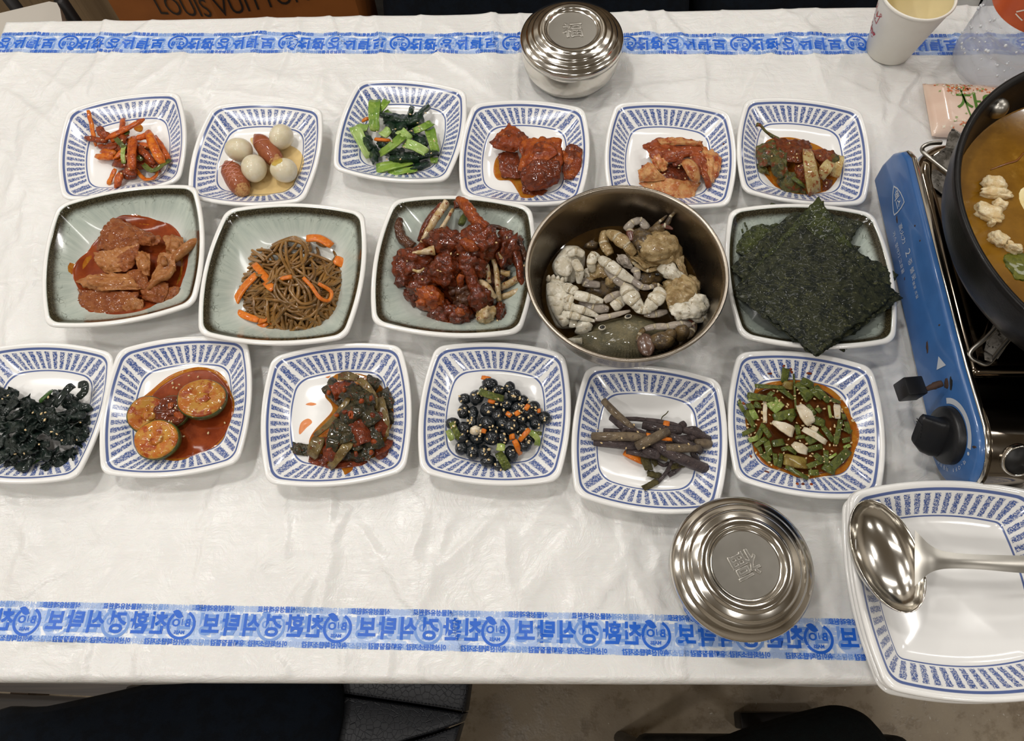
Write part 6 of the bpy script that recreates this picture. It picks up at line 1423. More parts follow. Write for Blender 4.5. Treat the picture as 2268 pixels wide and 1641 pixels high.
# ------------------------------------------------------------------ scallion soy sauce
pool = [(1290, 300), (1400, 240), (1560, 220), (1720, 235), (1850, 290), (1950, 400), (2020, 540), (2030, 700), (1990, 820), (1880, 890), (1720, 915), (1560, 895), (1400, 820), (1290, 700), (1230, 560), (1240, 420)]
puddle('Q6', K, pool, M_OIL, 'chili_oil', 'orange edge of the scallion soy sauce', 'sauce', .0098, lift=.0004)
puddle('Q6', K, [(1620 + (x - 1630) * .90, 562 + (y - 570) * .90) for x, y in pool], M_SOY, 'soy_sauce', 'dark soy sauce filling the striped plate', 'sauce', .0108, lift=.0008)
GSC = 'chopped green scallion in the soy sauce'
big = [([(1525, 150), (1510, 225)], 56, 0), ([(1340, 265), (1490, 275)], 34, 0), ([(1505, 255), (1570, 265)], 60, 2), ([(1285, 330), (1420, 355)], 44, 0), ([(1270, 355), (1350, 350)], 26, 1), ([(1410, 410), (1470, 360)], 66, 1), ([(1440, 440), (1500, 385)], 40, 1), ([(1380, 370), (1380, 510)], 30, 3), ([(1285, 430), (1320, 490)], 44, 1), ([(1250, 450), (1300, 540)], 44, 0), ([(1460, 480), (1570, 450)], 66, 0), ([(1480, 280), (1560, 340)], 40, 0), ([(1610, 260), (1690, 330)], 50, 0), ([(1640, 310), (1670, 360)], 50, 0), ([(1740, 280), (1810, 360)], 44, 0), ([(1700, 290), (1760, 340)], 40, 0), ([(1640, 230), (1700, 260)], 60, 0), ([(1580, 215), (1590, 390)], 14, 0), ([(1820, 400), (1830, 480)], 20, 1), ([(1875, 395), (1880, 485)], 44, 3), ([(1840, 360), (1890, 375)], 30, 0), ([(1870, 640), (1895, 520)], 36, 0), ([(1940, 520), (1960, 580)], 34, 0), ([(1920, 640), (1960, 630)], 36, 0), ([(1925, 690), (1965, 670)], 26, 1), ([(1850, 810), (1940, 720)], 60, 0), ([(1790, 820), (1850, 850)], 56, 0), ([(1680, 815), (1760, 785)], 36, 0), ([(1800, 720), (1800, 790)], 36, 0), ([(1825, 760), (1870, 730)], 18, 1), ([(1515, 770), (1660, 800)], 90, 2), ([(1545, 830), (1655, 890)], 34, 0), ([(1690, 860), (1740, 860)], 40, 0), ([(1450, 740), (1455, 800)], 34, 0), ([(1490, 740), (1480, 810)], 30, 0), ([(1365, 735), (1410, 775)], 44, 0), ([(1390, 650), (1410, 730)], 50, 0), ([(1320, 670), (1380, 630)], 34, 0), ([(1270, 640), (1330, 620)], 36, 1), ([(1220, 600), (1290, 565)], 34, 0), ([(1330, 620), (1365, 540)], 40, 0), ([(1200, 370), (1230, 430)], 30, 0), ([(1270, 390), (1290, 420)], 44, 0), ([(1440, 660), (1500, 650)], 50, 0), ([(1680, 640), (1750, 600)], 66, 0), ([(1680, 700), (1760, 680)], 40, 0), ([(1600, 540), (1610, 590)], 34, 0), ([(1720, 500), (1780, 520)], 60, 0), ([(1790, 560), (1840, 630)], 40, 0), ([(1380, 560), (1410, 610)], 40, 0), ([(1310, 390), (1345, 400)], 50, 0), ([(1550, 500), (1570, 470)], 40, 0), ([(1680, 400), (1720, 450)], 30, 0), ([(1740, 420), (1760, 440)], 34, 0), ([(1920, 460), (1925, 490)], 26, 0), ([(1930, 560), (1970, 580)], 30, 0), ([(1340, 690), (1355, 720)], 34, 0), ([(1410, 330), (1430, 310)], 36, 0), ([(1540, 690), (1590, 720)], 34, 0), ([(1730, 740), (1770, 770)], 40, 0), ([(1600, 620), (1650, 610)], 26, 0), ([(1500, 700), (1540, 690)], 30, 0)]
r = np.random.RandomState(31)
for i, (pts, w, c) in enumerate(big):
    (x0, y0), (x1, y1) = pts; h = .0125 + r.uniform(0, .003)
    wx, wy, _ = K((x0 + x1) / 2, (y0 + y1) / 2, .012); h = max(h, surf('Q6', wx, wy) + .003)
    ex_ = .20 if c == 0 else .05; x0, y0, x1, y1 = x0 - ex_ * (x1 - x0), y0 - ex_ * (y1 - y0), x1 + ex_ * (x1 - x0), y1 + ex_ * (y1 - y0)
    m = (M_SCALLG, M_SCALLL, food('scallion_stained', (150, 130, 64), (120, 96, 44), None, 90, .25, .3, .4), M_WHITESC)[c]
    stick(K, [(x0, y0, h), ((x0 + x1) / 2, (y0 + y1) / 2, h + .0012), (x1, y1, h)], W(w) * .92, W(w) * .34, m, 'scallion_piece', ('chopped dark green scallion floating in the soy sauce', 'chopped light green scallion floating in the soy sauce', 'brown stained broad scallion piece in the soy sauce', 'narrow white scallion piece in the soy sauce')[c], 'scallion', (GSC, 'light green scallion in the soy sauce', 'stained scallion in the soy sauce', 'narrow white scallion in the soy sauce')[c], chan=W(w) * .12, tw=r.uniform(-.5, .5))
for i, (pts, w, tp) in enumerate([([(1610, 395, .016), (1660, 460, .019), (1695, 525, .016)], 92, (.5, 1, .8)), ([(1430, 512, .015), (1500, 545, .018), (1575, 585, .015)], 76, (.3, .9, 1.1)), ([(1640, 560, .016), (1720, 600, .018), (1800, 655, .015)], 46, (.9, 1, .8)), ([(1570, 660, .016), (1620, 690, .018), (1670, 715, .015)], 66, (.6, 1.1, .8)), ([(1700, 545, .015), (1745, 570, .016)], 34, (1, 1))]):
    stick(K, pts, W(w), W(w) * .32, M_WHITESC, 'onion_piece', ('large white onion piece at the middle top', 'white onion wedge left of the middle', 'long white onion strip right of the middle', 'white onion piece below the middle', 'small white onion chip')[i] + ' of the soy sauce', 'onion', 'white onion pieces in the soy sauce', chan=W(w) * .12, taper=tp, n=14)
for i, (x, y) in enumerate([(1420, 165), (1510, 125), (1570, 160), (1690, 170), (1560, 145), (1290, 740), (1400, 850), (1640, 940), (1600, 940), (1230, 380), (1700, 1000 - 60)]):
    wx, wy, _ = K(x, y, .016); V, F = blob((wx, wy, T0 + surf('Q6', wx, wy) + .0008), (.0016 + .001 * (i % 3 == 0), .0013, .0008), (0, 0, i), .3, 2, i, 2)
    food_obj('chili_flake', (V, F), M_FISHC, 'red chili flake stuck on the rim of the soy sauce plate', 'chili', 'chili flakes on the soy sauce plate')
sesame(K, [(x, y, .0135 + .001 * random.random()) for x, y, h in rpts(170, 1630, 570, 370, 320, 0, 5)], 'sesame seeds floating in the soy sauce', size=.0029)

# ------------------------------------------------------------------ smears of sauce on the plates
KA = crop(720, 160, 3.658); KB = crop(560, 740, 3.24)
for key, K_, poly, lb in [('P4', KA, [(2010, 590), (2060, 540), (2090, 505), (2075, 545), (2040, 585)], 'thin orange smear on the right wall of the fishcake plate'),
                          ('Q3', KB, [(350, 740), (360, 660), (410, 625), (440, 650), (400, 690)], 'pale orange smear at the left of the mustard leaves'), ('Q3', KB, [(395, 525), (430, 510), (470, 520), (440, 532)], 'small orange smear in the empty part of the mustard leaf plate'), ('Q3', KB, [(520, 320), (545, 290), (590, 290), (560, 340)], 'orange smear at the top of the mustard leaf plate')]:
    puddle(key, K_, poly, M_SMEAR, 'sauce_smear', lb, 'sauce', 0., 24, .0002)

# ------------------------------------------------------------------ portable gas stove
SX, SY0, SY1 = .350, .147, .468
M_BLUE = plain('blue_enamel', (62, 108, 168), .28, coat=.3, n2=(56, 100, 158), nscale=40)
M_WPRINT = plain('white_print', (205, 212, 222), .4)
M_BLKP = plain('black_plastic', (24, 25, 28), .38, bump=.1, bscale=900)
M_TOPPL = steel('stove_top_steel', (168, 154, 136), .07)
M_RUST = plain('rust', (70, 50, 40), .8, bump=.6, bscale=700)
M_BRKT = food('burnt_steel', (150, 144, 136), (104, 98, 90), (48, 42, 36), 90, .35, .3, 0, f3=(.56, .64))
stove = thing('gas_stove', 'blue portable gas stove with black knob at the right, under the pot', 'stove', (.51, .31, T0))
Z = lambda z: T0 + z
# casing with rounded far corners
def rrect(x0, x1, y0, y1, rad, n=8):
    o = []
    for cx, cy, a0 in ((x1 - rad[0], y0 + rad[0], -90), (x1 - rad[1], y1 - rad[1], 0), (x0 + rad[2], y1 - rad[2], 90), (x0 + rad[3], y0 + rad[3], 180)):
        r_ = rad[(0, 1, 2, 3)[[-90, 0, 90, 180].index(a0)]]
        for k in range(n + 1):
            t = math.radians(a0 + 90 * k / n); o.append((cx + r_ * math.cos(t), cy + r_ * math.sin(t)))
    return np.array(o)
def slab(pl, zs):
    """pl: fn(inset) -> plan outline; zs: [(z, inset)]"""
    return loft([np.column_stack([pl(i), np.full(len(pl(i)), Z(z))]) for z, i in zs])
case = lambda i: rrect(SX + .0085 + i, .668 - i, .232 + i, SY1 - i, (.004, .034, .034, .004))
MO('casing', *slab(case, [(.012, .004), (.014, 0), (.060, 0), (.064, .001)]), M_BLUE, stove, sharp=40)
MO('top_plate', *slab(case, [(.0641, .001), (.0662, .001), (.0690, .0035), (.0702, .0065), (.0694, .0095), (.0672, .0125), (.0664, .022), (.0662, .05)]), M_TOPPL, stove, sharp=70)
# the knob side: flat blue panel with a round near end
R0, YC, ZC = .0385, SY0 + .041, .0385
prof = []
for k in range(15):
    t = math.radians(-90 - 180 * k / 14); prof.append((YC + R0 * 1.05 * math.cos(t), ZC + R0 * math.sin(t) * .93))
prof += [(YC + .052, .0715), (SY1 - .020, .0715), (SY1 - .008, .066), (SY1 + .002, .052), (SY1 + .006, .030), (SY1 + .004, .012), (YC + .01, .008)]
prof = np.array(prof)
cen = prof.mean(0)
def pan(x, ins):
    p = prof.copy(); d = p - cen; L = np.linalg.norm(d, axis=1)[:, None]; p = p - d / L * ins
    return np.column_stack([np.full(len(p), x), p[:, 0], Z(0) + p[:, 1]])
V, F = loft([pan(SX + .0045, 0), pan(SX + .003, 0), pan(SX + .0005, .0012), pan(SX - .0008, .004)])
MO('knob_panel', V, [f[::-1] for f in F], M_BLUE, stove, sharp=50)
# chrome edge between panel and casing, canister cover
V, F = loft([pan(SX + .0045, .0005), pan(SX + .0065, -.0016), pan(SX + .0095, .0002)])
MO('edge_trim', V, F, M_STEEL, stove, sharp=60)
pts = [(YC + R0 * 1.10 * math.cos(math.radians(a)), ZC + .0005 + R0 * .97 * math.sin(math.radians(a))) for a in np.linspace(28, 250, 26)]
pts = [(.2318, .0690), (.2300, .0700), (.222, .0715)] + [(y, z) for y, z in pts if y < .215] + [(SY0 + .02, .006), (.231, .006)]
pts = np.array(pts)
V, F = loft([np.column_stack([np.full(len(pts), x), pts[:, 0], Z(0) + pts[:, 1]]) for x in (SX + .009, .42, .55, .666)])
MO('canister_cover', V, F, steel('cover_steel', (150, 142, 130), .10), stove, sharp=50)
ha = math.radians(52.0); hc = np.array([.3785, YC - R0 * 1.10 * math.cos(ha), Z(.039 + R0 * .97 * math.sin(ha))])
hn = np.array([0, -math.cos(ha), math.sin(ha)]); hv = np.array([0, math.sin(ha), math.cos(ha)])
a = np.linspace(0, 2 * np.pi, 28, endpoint=False)
hr = lambda r_, y: hc + r_ * np.cos(a)[:, None] * np.array([1., 0, 0]) + r_ * np.sin(a)[:, None] * hv - y * hn
MO('cover_hole', *loft([hr(.0110, .002), hr(.0110, -.0022)], False, True), plain('hole_dark', (12, 11, 10), .5), stove)
MO('hole_rim', *loft([hr(.0128, .004), hr(.0128, -.0024), hr(.0120, -.0030), hr(.0112, -.0024), hr(.0110, .002)], False, False), M_STEEL, stove)
# prints on the panel: s runs toward the near end, t upward
def panel_print(V2, F2, s0, t0, name='panel_print', mat=None, rot=0., lift=.0004):
    c_, s_ = math.cos(rot), math.sin(rot); x, y = V2[:, 0] * c_ - V2[:, 1] * s_, V2[:, 0] * s_ + V2[:, 1] * c_
    V = np.stack([np.full(len(x), SX - .0008 - lift), s0 - x, Z(0) + t0 + y], 1)
    return MO(name, V, F2, mat or M_WPRINT, stove, smooth=False)
yy = lambda px, py, z: at(px, py, z)[1]
sy = yy(1988, 440, .042)
sh = [(-.0135, .0), (-.004, .0085), (.008, .0105), (.0125, .0095)] ; sh2 = [(x, -y) for x, y in sh[::-1]]
loop_ = [(-.0145, 0), (-.008, .0052), (0, .0088), (.0085, .0108), (.0125, .0108), (.0140, .004), (.0140, -.004), (.0125, -.0108), (.0085, -.0108), (0, -.0088), (-.008, -.0052)]
L2 = np.array(loop_); L3 = L2 * .88 + [.0004, 0]
n_ = len(L2); V2 = np.concatenate([L2, L3]); panel_print(np.column_stack([V2, V2[:, 0] * 0]), [(i, (i + 1) % n_, n_ + (i + 1) % n_, n_ + i) for i in range(n_)], sy, .043, 'shield_print')
V2, F2 = text_mesh('맥스', .0098, bold=.0002); panel_print(V2, F2, sy - .002, .043, 'lettering_print')
V2, F2 = text_mesh('高火力', .0072); panel_print(V2, F2, yy(1997, 522, .035), .038, 'lettering_print')
V2, F2 = text_mesh('2', .0125); panel_print(V2, F2, yy(2010, 560, .04), .040, 'lettering_print')
V2, F2 = text_mesh('중 불꽃', .0075); panel_print(V2, F2, yy(2014, 597, .04), .040, 'lettering_print')
V2, F2 = text_mesh('가스 절약기 고효율', .0058); panel_print(V2, F2, yy(1996, 563, .022), .025, 'lettering_print')
V2, F2 = text_mesh('불꽃 조절', .0045); panel_print(V2, F2, yy(2022, 640, .04), .038, 'lettering_print')
V2, F2 = flat_poly([(-.006, -.004), (.006, -.0035), (-.002, .009)]); panel_print(V2, F2, yy(2064, 805, .05), .048, 'arrow_print', rot=-.7)
ky, kz = yy(2098, 965, .036), .0375
V2, F2 = ring_poly(.0262, .0310, math.radians(50), math.radians(165), 20); panel_print(V2, F2, ky, kz, 'arc_print')
V2, F2 = ring_poly(0, .0015, 0, 6.28, 14); panel_print(V2 + [.0292 * math.cos(math.radians(42)) * 1, .0292 * math.sin(math.radians(42)), 0], F2, ky, kz, 'dot_print')
for k, ch in enumerate('약-OFF 자동점화 가스용기 끼움'):
    t = math.radians(24 - k * 9.0)
    if ch == ' ': continue
    V2, F2 = text_mesh(ch, .0042); c_, s_ = math.cos(t - math.pi / 2), math.sin(t - math.pi / 2)
    V2 = np.column_stack([V2[:, 0] * c_ - V2[:, 1] * s_ + .0285 * math.cos(t), V2[:, 0] * s_ + V2[:, 1] * c_ + .0285 * math.sin(t), V2[:, 2]]); panel_print(V2, F2, ky, kz, 'lettering_print')
# rust and scuffs
for (px, py, z, w, h) in [(2052, 768, .035, .012, .004), (2075, 850, .05, .010, .007), (2005, 485, .035, .010, .0025), (2006, 617, .025, .004, .002), (2078, 720, .06, .002, .003), (2110, 990, .066, .003, .006), (2024, 500, .06, .0022, .003), (2031, 533, .062, .002, .003)]:
    V, F = blob((SX - .0006, yy(px, py, z), Z(z)), (.0005, w / 2, h / 2), (.3, 0, 0), .5, 2.2, px, 2); MO('rust_spot', V, F, M_RUST, stove)
# knob: round base and a fin grip
a = np.linspace(0, 2 * np.pi, 40, endpoint=False)
kr = lambda x, r_: np.stack([np.full(40, x), ky + r_ * np.cos(a), Z(kz) + r_ * np.sin(a)], 1)
V, F = loft([kr(SX - .001, .0245), kr(SX - .006, .0240), kr(SX - .0075, .0228), kr(SX - .0085, .018)])
kn = MO('knob', V, [f[::-1] for f in F], M_BLKP, stove, sharp=50)
ga = math.radians(58)
def fin(x, L1, L2_, w):
    o = []
    for t in np.linspace(0, 2 * np.pi, 24, endpoint=False):
        u = (L1 if math.cos(t) > 0 else L2_) * math.copysign(abs(math.cos(t)) ** .6, math.cos(t)); v = w * math.copysign(abs(math.sin(t)) ** .6, math.sin(t))
        o.append((x, ky + u * math.cos(ga) - v * math.sin(ga), Z(kz) + u * math.sin(ga) + v * math.cos(ga)))
    return np.array(o)
V, F = loft([fin(SX - .007, .017, .021, .0085), fin(SX - .014, .017, .020, .0068), fin(SX - .022, .0195, .016, .0056), fin(SX - .028, .0215, .009, .0046), fin(SX - .0295, .020, .007, .0036)])
MO('grip', V, [f[::-1] for f in F], M_BLKP, kn, sharp=40)
for k in range(5):
    V, F = box(-.0002, .0002, -.0052, .0052, -.0004, .0004); u = .014 - k * .003
    V = V + [SX - .0262 + k * .0006, 0, 0]; Y_, Z_ = V[:, 1].copy(), V[:, 2].copy()
    MO('grip_rib', np.stack([V[:, 0] - .0035, ky + u * math.cos(ga) - Y_ * math.sin(ga), Z(kz) + u * math.sin(ga) + Y_ * math.cos(ga) + Z_], 1), F, M_BLKP, kn, smooth=False)
# locking lever: black plastic tip on a rusty stem
lv = at(2016, 861, .046)
bx_ = bevel_box(-.0085, .0085, -.008, .008, -.0085, .0085, .0012)
V = bx_[0] @ rotm(0, .1, .12).T + lv; le = MO('lever_tip', V, bx_[1], M_BLKP, stove, sharp=40)
MO('lever_stem', *tube([lv + [.007, 0, 0], at(2048, 862, .050), at(2068, 855, .054), at(2086, 848, .056)], [.0016, .0018, .0030, .0026], 8, 14, amp=.4, freq=500), M_RUST, stove)
V, F = blob((SX - .0004, yy(2078, 852, .054), Z(.056)), (.0006, .008, .0035), (.5, 0, 0), .2, 2, 3, 3); MO('lever_slot', V, F, plain('hole_dark', (12, 11, 10), .5), stove)
# pan supports: punched bracket with a wire loop
def bracket(P, loop, tab):
    G = [[at(*q) for q in r_] for r_ in P]
    o = MO('pan_support', *sheet(G, .0014, 14, 10, .0003, 200, 3), M_BRKT, stove, sharp=60)
    MO('support_wire', *tube([at(*q) for q in loop], [.0019], 10, 10 * len(loop)), M_STEELB, o)
    MO('support_tab', *sheet([[at(*q) for q in r_] for r_ in tab], .0014, 8, 6, .0002, 200, 5), M_BRKT, o, sharp=60)
bracket([[(2058, 352, .072), (2085, 375, .072), (2118, 395, .074)], [(2078, 338, .080), (2105, 352, .082), (2130, 368, .084)], [(2095, 325, .090), (2120, 330, .093), (2145, 340, .096)]],
        [(2108, 388, .075), (2075, 362, .073), (2046, 338, .072), (2044, 326, .075), (2060, 318, .078), (2085, 316, .078)], [[(2095, 325, .088), (2125, 335, .092)], [(2100, 300, .097), (2135, 312, .100)], [(2110, 284, .104), (2140, 305, .106)]])
MO('burnt_plate', *sheet([[at(2034, 390, .0675), at(2062, 372, .0675), at(2110, 400, .0675)], [at(2050, 405, .0680), at(2085, 400, .0685), at(2115, 420, .0685)], [at(2075, 420, .0680), at(2090, 432, .0680), at(2112, 440, .0680)]], .001, 10, 8, .0004, 300), M_BRKT, stove)
bracket([[(2215, 690, .074), (2240, 700, .074), (2262, 715, .075)], [(2190, 740, .070), (2215, 745, .072), (2240, 750, .072)], [(2180, 775, .068), (2195, 785, .068), (2210, 795, .069)]],
        [(2226, 700, .084), (2190, 742, .078), (2152, 776, .072), (2150, 792, .070), (2168, 803, .069), (2188, 806, .069), (2215, 775, .072), (2248, 735, .078), (2256, 722, .084)], [[(2180, 780, .069), (2195, 788, .069)], [(2182, 795, .074), (2197, 800, .074)]])
for x_ in (SX + .03, .64):
    for y_ in (SY0 + .012, SY1 - .03):
        MO('rubber_foot', *lathe([(.001, 0), (.008, 0), (.009, .003), (.0085, .0125), (.001, .0125)], (x_, y_, T0 + .0005), 16, True, True), M_BLKP, stove)
MO('underside', *box(SX + .01, .66, SY0 + .02, SY1 - .01, Z(.010), Z(.0135)), M_DKMETAL, stove, smooth=False)
MO('burner', *lathe([(.001, .067), (.030, .067), (.042, .070), (.046, .078), (.040, .084), (.001, .085)], (.50, .345, T0), 32, True, True), M_BRKT, stove)

# ------------------------------------------------------------------ the pot of stew
PC = np.array([.4725, .3265, T0])
pot = thing('stew_pot', 'black shallow pot of orange brown stew on the gas stove', 'pot', PC + [0, 0, .09])
M_POT = plain('pot_black', (20, 19, 19), .36, coat=.03, bump=.12, bscale=500, n2=(28, 26, 25), nscale=70, spec=.2)
MO('pot_body', *lathe([(.001, .0985), (.112, .0985), (.120, .1005), (.130, .108), (.141, .124), (.1475, .144), (.1500, .158), (.1508, .1625), (.1495, .1645), (.1465, .1640), (.1440, .1600), (.1418, .150), (.1365, .130), (.128, .115), (.110, .105), (.001, .104)], PC, 128, True, True), M_POT, pot)
for t in (math.radians(128),):
    p = PC + np.array([.1405 * math.cos(t), .1405 * math.sin(t), .1475])
    MO('rivet', *blob(p, (.0085, .0085, .0085), sub=3), M_STEELB, pot)
STW = food('stew', (150, 106, 34), (124, 84, 22), (168, 126, 52), 14, .06, .05, .4, f=(.35, .65), f3=(.55, .75), s3=26, vary=0)
SZ = .1290
a = np.linspace(0, 2 * np.pi, 96, endpoint=False)
V = np.concatenate([[PC + [0, 0, SZ]], PC + np.stack([.1352 * np.cos(a), .1352 * np.sin(a), np.full(96, SZ)], 1), PC + np.stack([.1364 * np.cos(a), .1364 * np.sin(a), np.full(96, SZ + .0010)], 1)])
tag(MO('stew_broth', V, [(0, 1 + i, 1 + (i + 1) % 96) for i in range(96)] + [(1 + i, 97 + i, 97 + (i + 1) % 96, 1 + (i + 1) % 96) for i in range(96)], STW), 'orange brown stew broth filling the black pot', 'soup')
M_TOFU = food('tofu', (244, 226, 186), (228, 200, 148), (206, 164, 96), 90, .3, .5, .3, sss=.25, f3=(.6, .72), vary=.06)
KS = crop(2120, 380, 5.128)
for x, y, w, h, rz, lb in [(415, 160, 100, 74, .2, 'upper half of the top'), (430, 262, 128, 44, .15, 'lower half of the top'), (345, 480, 120, 84, .55, 'large middle'), (470, 385, 58, 40, .4, 'small faint'), (375, 600, 28, 24, .2, 'tiny crumb below the middle'), (455, 775, 82, 66, .7, 'lower'), (625, 880, 76, 42, .5, 'lowest right')]:
    V, F = blob(KS(x, y, SZ + .0005), (w / 5.128 / 2300, h / 5.128 / 2300, .0055), (0, 0, -rz), .30, 1.5, x, 4, sq=.35)
    tag(MO('tofu_piece', V, F, M_TOFU), lb + ' broken tofu piece in the stew', 'tofu', 'tofu pieces in the stew')
V, F = blob(KS(800, 380, SZ - .006), (.030, .034, .0066), (0, 0, 0), .05, 1.5, 2, 4); tag(MO('egg_half', V, F, food('soaked_egg', (244, 226, 170), (232, 202, 128), None, 30, .12, .05, .4, sss=.3, vary=0)), 'pale round piece under the stew surface at the right frame edge', 'egg')
for i, (x, y) in enumerate([(730, 1030), (760, 1100), (700, 1080)]):
    V, F = blob(KS(x, y, SZ), (.013, .009, .0007), (0, 0, i), .3, 2, i, 3); tag(MO('green_vegetable', V, F, food('stew_green', (112, 112, 26), (90, 94, 22), None, 120, .2, .4, .3)), ('upper', 'lower', 'left')[i] + ' green vegetable piece in the stew', 'vegetable', 'green vegetable in the stew')
V, F = tube([KS(380, -20, SZ + .0003), KS(560, -90, SZ + .0005), KS(680, -130, SZ + .0005), KS(760, -220, SZ + .0004)], [.0004, .0009, .0009, .0005], 8, 24, flat=.4); tag(MO('cabbage_strand', V, F, food('stew_strand', (138, 80, 22), (120, 68, 18), None, 60, .1, .2, .3)), 'thin dark strand floating at the top of the stew', 'vegetable')

# ------------------------------------------------------------------ paper cup
CC = np.array([.4040, .6555, T0]); CRB, CRT, CHH = .0240, .0372, .0735
cup = thing('paper_cup', 'white paper cup with red crown print at the upper right', 'cup', CC)
M_PAPER = plain('paper_white', (242, 239, 230), .55, n2=(238, 234, 224), nscale=30); M_PAPERIN = plain('paper_inside', (226, 212, 168), .4)
MO('cup_wall', *lathe([(CRB - .001, .004), (CRB - .0008, 0), (CRB, 0), (CRT, CHH - .002)], CC, 72), M_PAPER, cup)
MO('rim', *lathe([(CRT - .0006, CHH - .0040), (CRT + .0006, CHH - .0035), (CRT + .0012, CHH - .0018), (CRT + .0006, CHH - .0002), (CRT - .0006, CHH), (CRT - .0016, CHH - .001), (CRT - .0018, CHH - .0028)], CC, 72), M_PAPER, cup)
MO('inside', *lathe([(CRT - .0014, CHH - .002), (CRB + .0005, .006), (.001, .006)], CC, 72, False, True), M_PAPERIN, cup)
M_REDP = plain('red_print', (176, 48, 52), .5)
def cup_print(V2, F2, th0, z0, name):
    r_ = lambda z: CRB + (CRT - CRB) * z / (CHH - .002) + .0003
    z = z0 + V2[:, 1]; th = th0 + V2[:, 0] / r_(z0)
    V = np.stack([CC[0] + r_(z) * np.cos(th), CC[1] + r_(z) * np.sin(th), T0 + z], 1); return MO(name, V, F2, M_REDP, cup, smooth=False)
th0 = math.radians(172)
V2, F2 = text_mesh('King', .0125, shear=.25, cut=.002, bold=.0003); cup_print(V2 + [.0005, 0, 0], F2, th0, .0270, 'lettering_print')
def poly_line(P, w, closed=False):
    mb = MB(); P = np.array(P)
    for p, q in zip(P[:-1], P[1:]):
        d = (q - p) / np.linalg.norm(q - p); nn = np.array([-d[1], d[0]]) * w / 2; e = d * w / 2
        m_ = 4; 
        for k in range(m_):
            a_, b_ = p + (q - p) * k / m_ - (e if k == 0 else 0), p + (q - p) * (k + 1) / m_ + (e if k == m_ - 1 else 0)
            mb.add([(*(a_ - nn), 0), (*(b_ - nn), 0), (*(b_ + nn), 0), (*(a_ + nn), 0)], [(0, 1, 2, 3)])
    return np.concatenate(mb.V), mb.F
crown = [(-.010, .000), (-.0125, .012), (-.006, .006), (0, .013), (.006, .006), (.0125, .012), (.010, .000), (-.010, .000)]
V2, F2 = poly_line(crown, .0009); cup_print(V2, F2, th0, .040, 'crown_print')
for x_, y_ in ((-.0130, .0138), (0, .0152), (.0130, .0138)):
    V2, F2 = ring_poly(.0011, .0018, 0, 6.2832, 16); cup_print(V2 + [x_, y_, 0], F2, th0, .040, 'crown_print')
for x_, y_ in ((-.005, .0028), (0, .0028), (.005, .0028)):
    V2, F2 = ring_poly(0.0, .0008, 0, 6.2832, 10); cup_print(V2 + [x_, y_, 0], F2, th0, .040, 'crown_print')
V2, F2 = flat_poly([(-.0012, .006), (.0012, .006), (.0004, .012), (-.0004, .012)]); cup_print(V2 + [.0062, .001, 0], F2, th0, .040, 'crown_print')

# ------------------------------------------------------------------ water bottle
BC = np.array([.5150, .6310, T0]); BR = .0475
M_PET = NT('clear_plastic'); _t = M_PET
_t.set(col=(.80, .82, .85, 1), rough=.12, spec=.6, trans=0.0)
_tr = _t.n('ShaderNodeBsdfTransparent'); _tr.inputs[0].default_value = (.96, .97, .99, 1)
_lw = _t.n('ShaderNodeLayerWeight'); _lw.inputs[0].default_value = .35
_mx = _t.n('ShaderNodeMixShader'); _t.l(_t.math('MULTIPLY_ADD', _lw.outputs['Facing'], .50, .20), _mx.inputs[0]); _t.l(_tr.outputs[0], _mx.inputs[1]); _t.l(_t.b.outputs[0], _mx.inputs[2]); _t.l(_mx.outputs[0], _t.out.inputs[0])
_t.bump(_t.noise(260, 3), .25, .001)
bottle = thing('water_bottle', 'clear plastic water bottle with orange label, cut by the upper right corner', 'bottle', BC)
pr = [(.001, .006), (.024, .004), (.036, 0), (.0425, .0005), (.0462, .004), (.0474, .012), (BR, .024), (BR, .034), (.0448, .038), (BR, .042), (BR, .050), (.0448, .054), (BR, .058), (BR, .064), (.0448, .068), (BR, .072), (BR - .0005, .075), (.0455, .078), (.0455, .150), (BR - .0003, .154), (BR - .001, .175), (.040, .200), (.026, .222), (.0145, .236), (.0135, .252)]
MO('bottle_body', *lathe(pr, BC, 64, True, False), M_PET.m, bottle)
MO('bottle_cap', *lathe([(.001, .262), (.0140, .262), (.0150, .260), (.0150, .244), (.0145, .243)], BC, 32, True, False), plain('cap_white', (225, 225, 222), .4), bottle)
M_ORL = plain('orange_label', (214, 92, 28), .35, n2=(196, 78, 22), nscale=30)
lb_ = MO('label', *lathe([(.0459, .079), (.0462, .080), (.0462, .148), (.0459, .149)], BC, 64), M_ORL, bottle)
def bot_print(V2, F2, th0, z0, name, mat):
    th = th0 + V2[:, 0] / .0465; V = np.stack([BC[0] + .0465 * np.cos(th), BC[1] + .0465 * np.sin(th), T0 + z0 + V2[:, 1]], 1); return MO(name, V, F2, mat, lb_, smooth=False)
M_LW = plain('label_white', (236, 224, 210), .4)
for k in range(3):
    t = math.radians(90 + 120 * k); t2 = math.radians(90 + 120 * (k + 1) - 26)
    V2, F2 = poly_line([(.0055 * math.cos(t), .0055 * math.sin(t)), (.0055 * math.cos(t2), .0055 * math.sin(t2))], .0013); bot_print(V2, F2, math.radians(222), .094, 'recycling_mark', M_LW)
V2, F2 = flat_poly([(-.008, -.006), (.008, -.006), (.008, .006), (-.008, .006)], .003); bot_print(V2, F2, math.radians(247), .092, 'barcode_patch', M_LW)
V2, F2 = flat_poly([(-.010, -.012), (.010, -.012), (.010, .012), (-.010, .012)], .003); bot_print(V2, F2, math.radians(238), .122, 'text_panel', plain('label_pink', (226, 176, 152), .4))
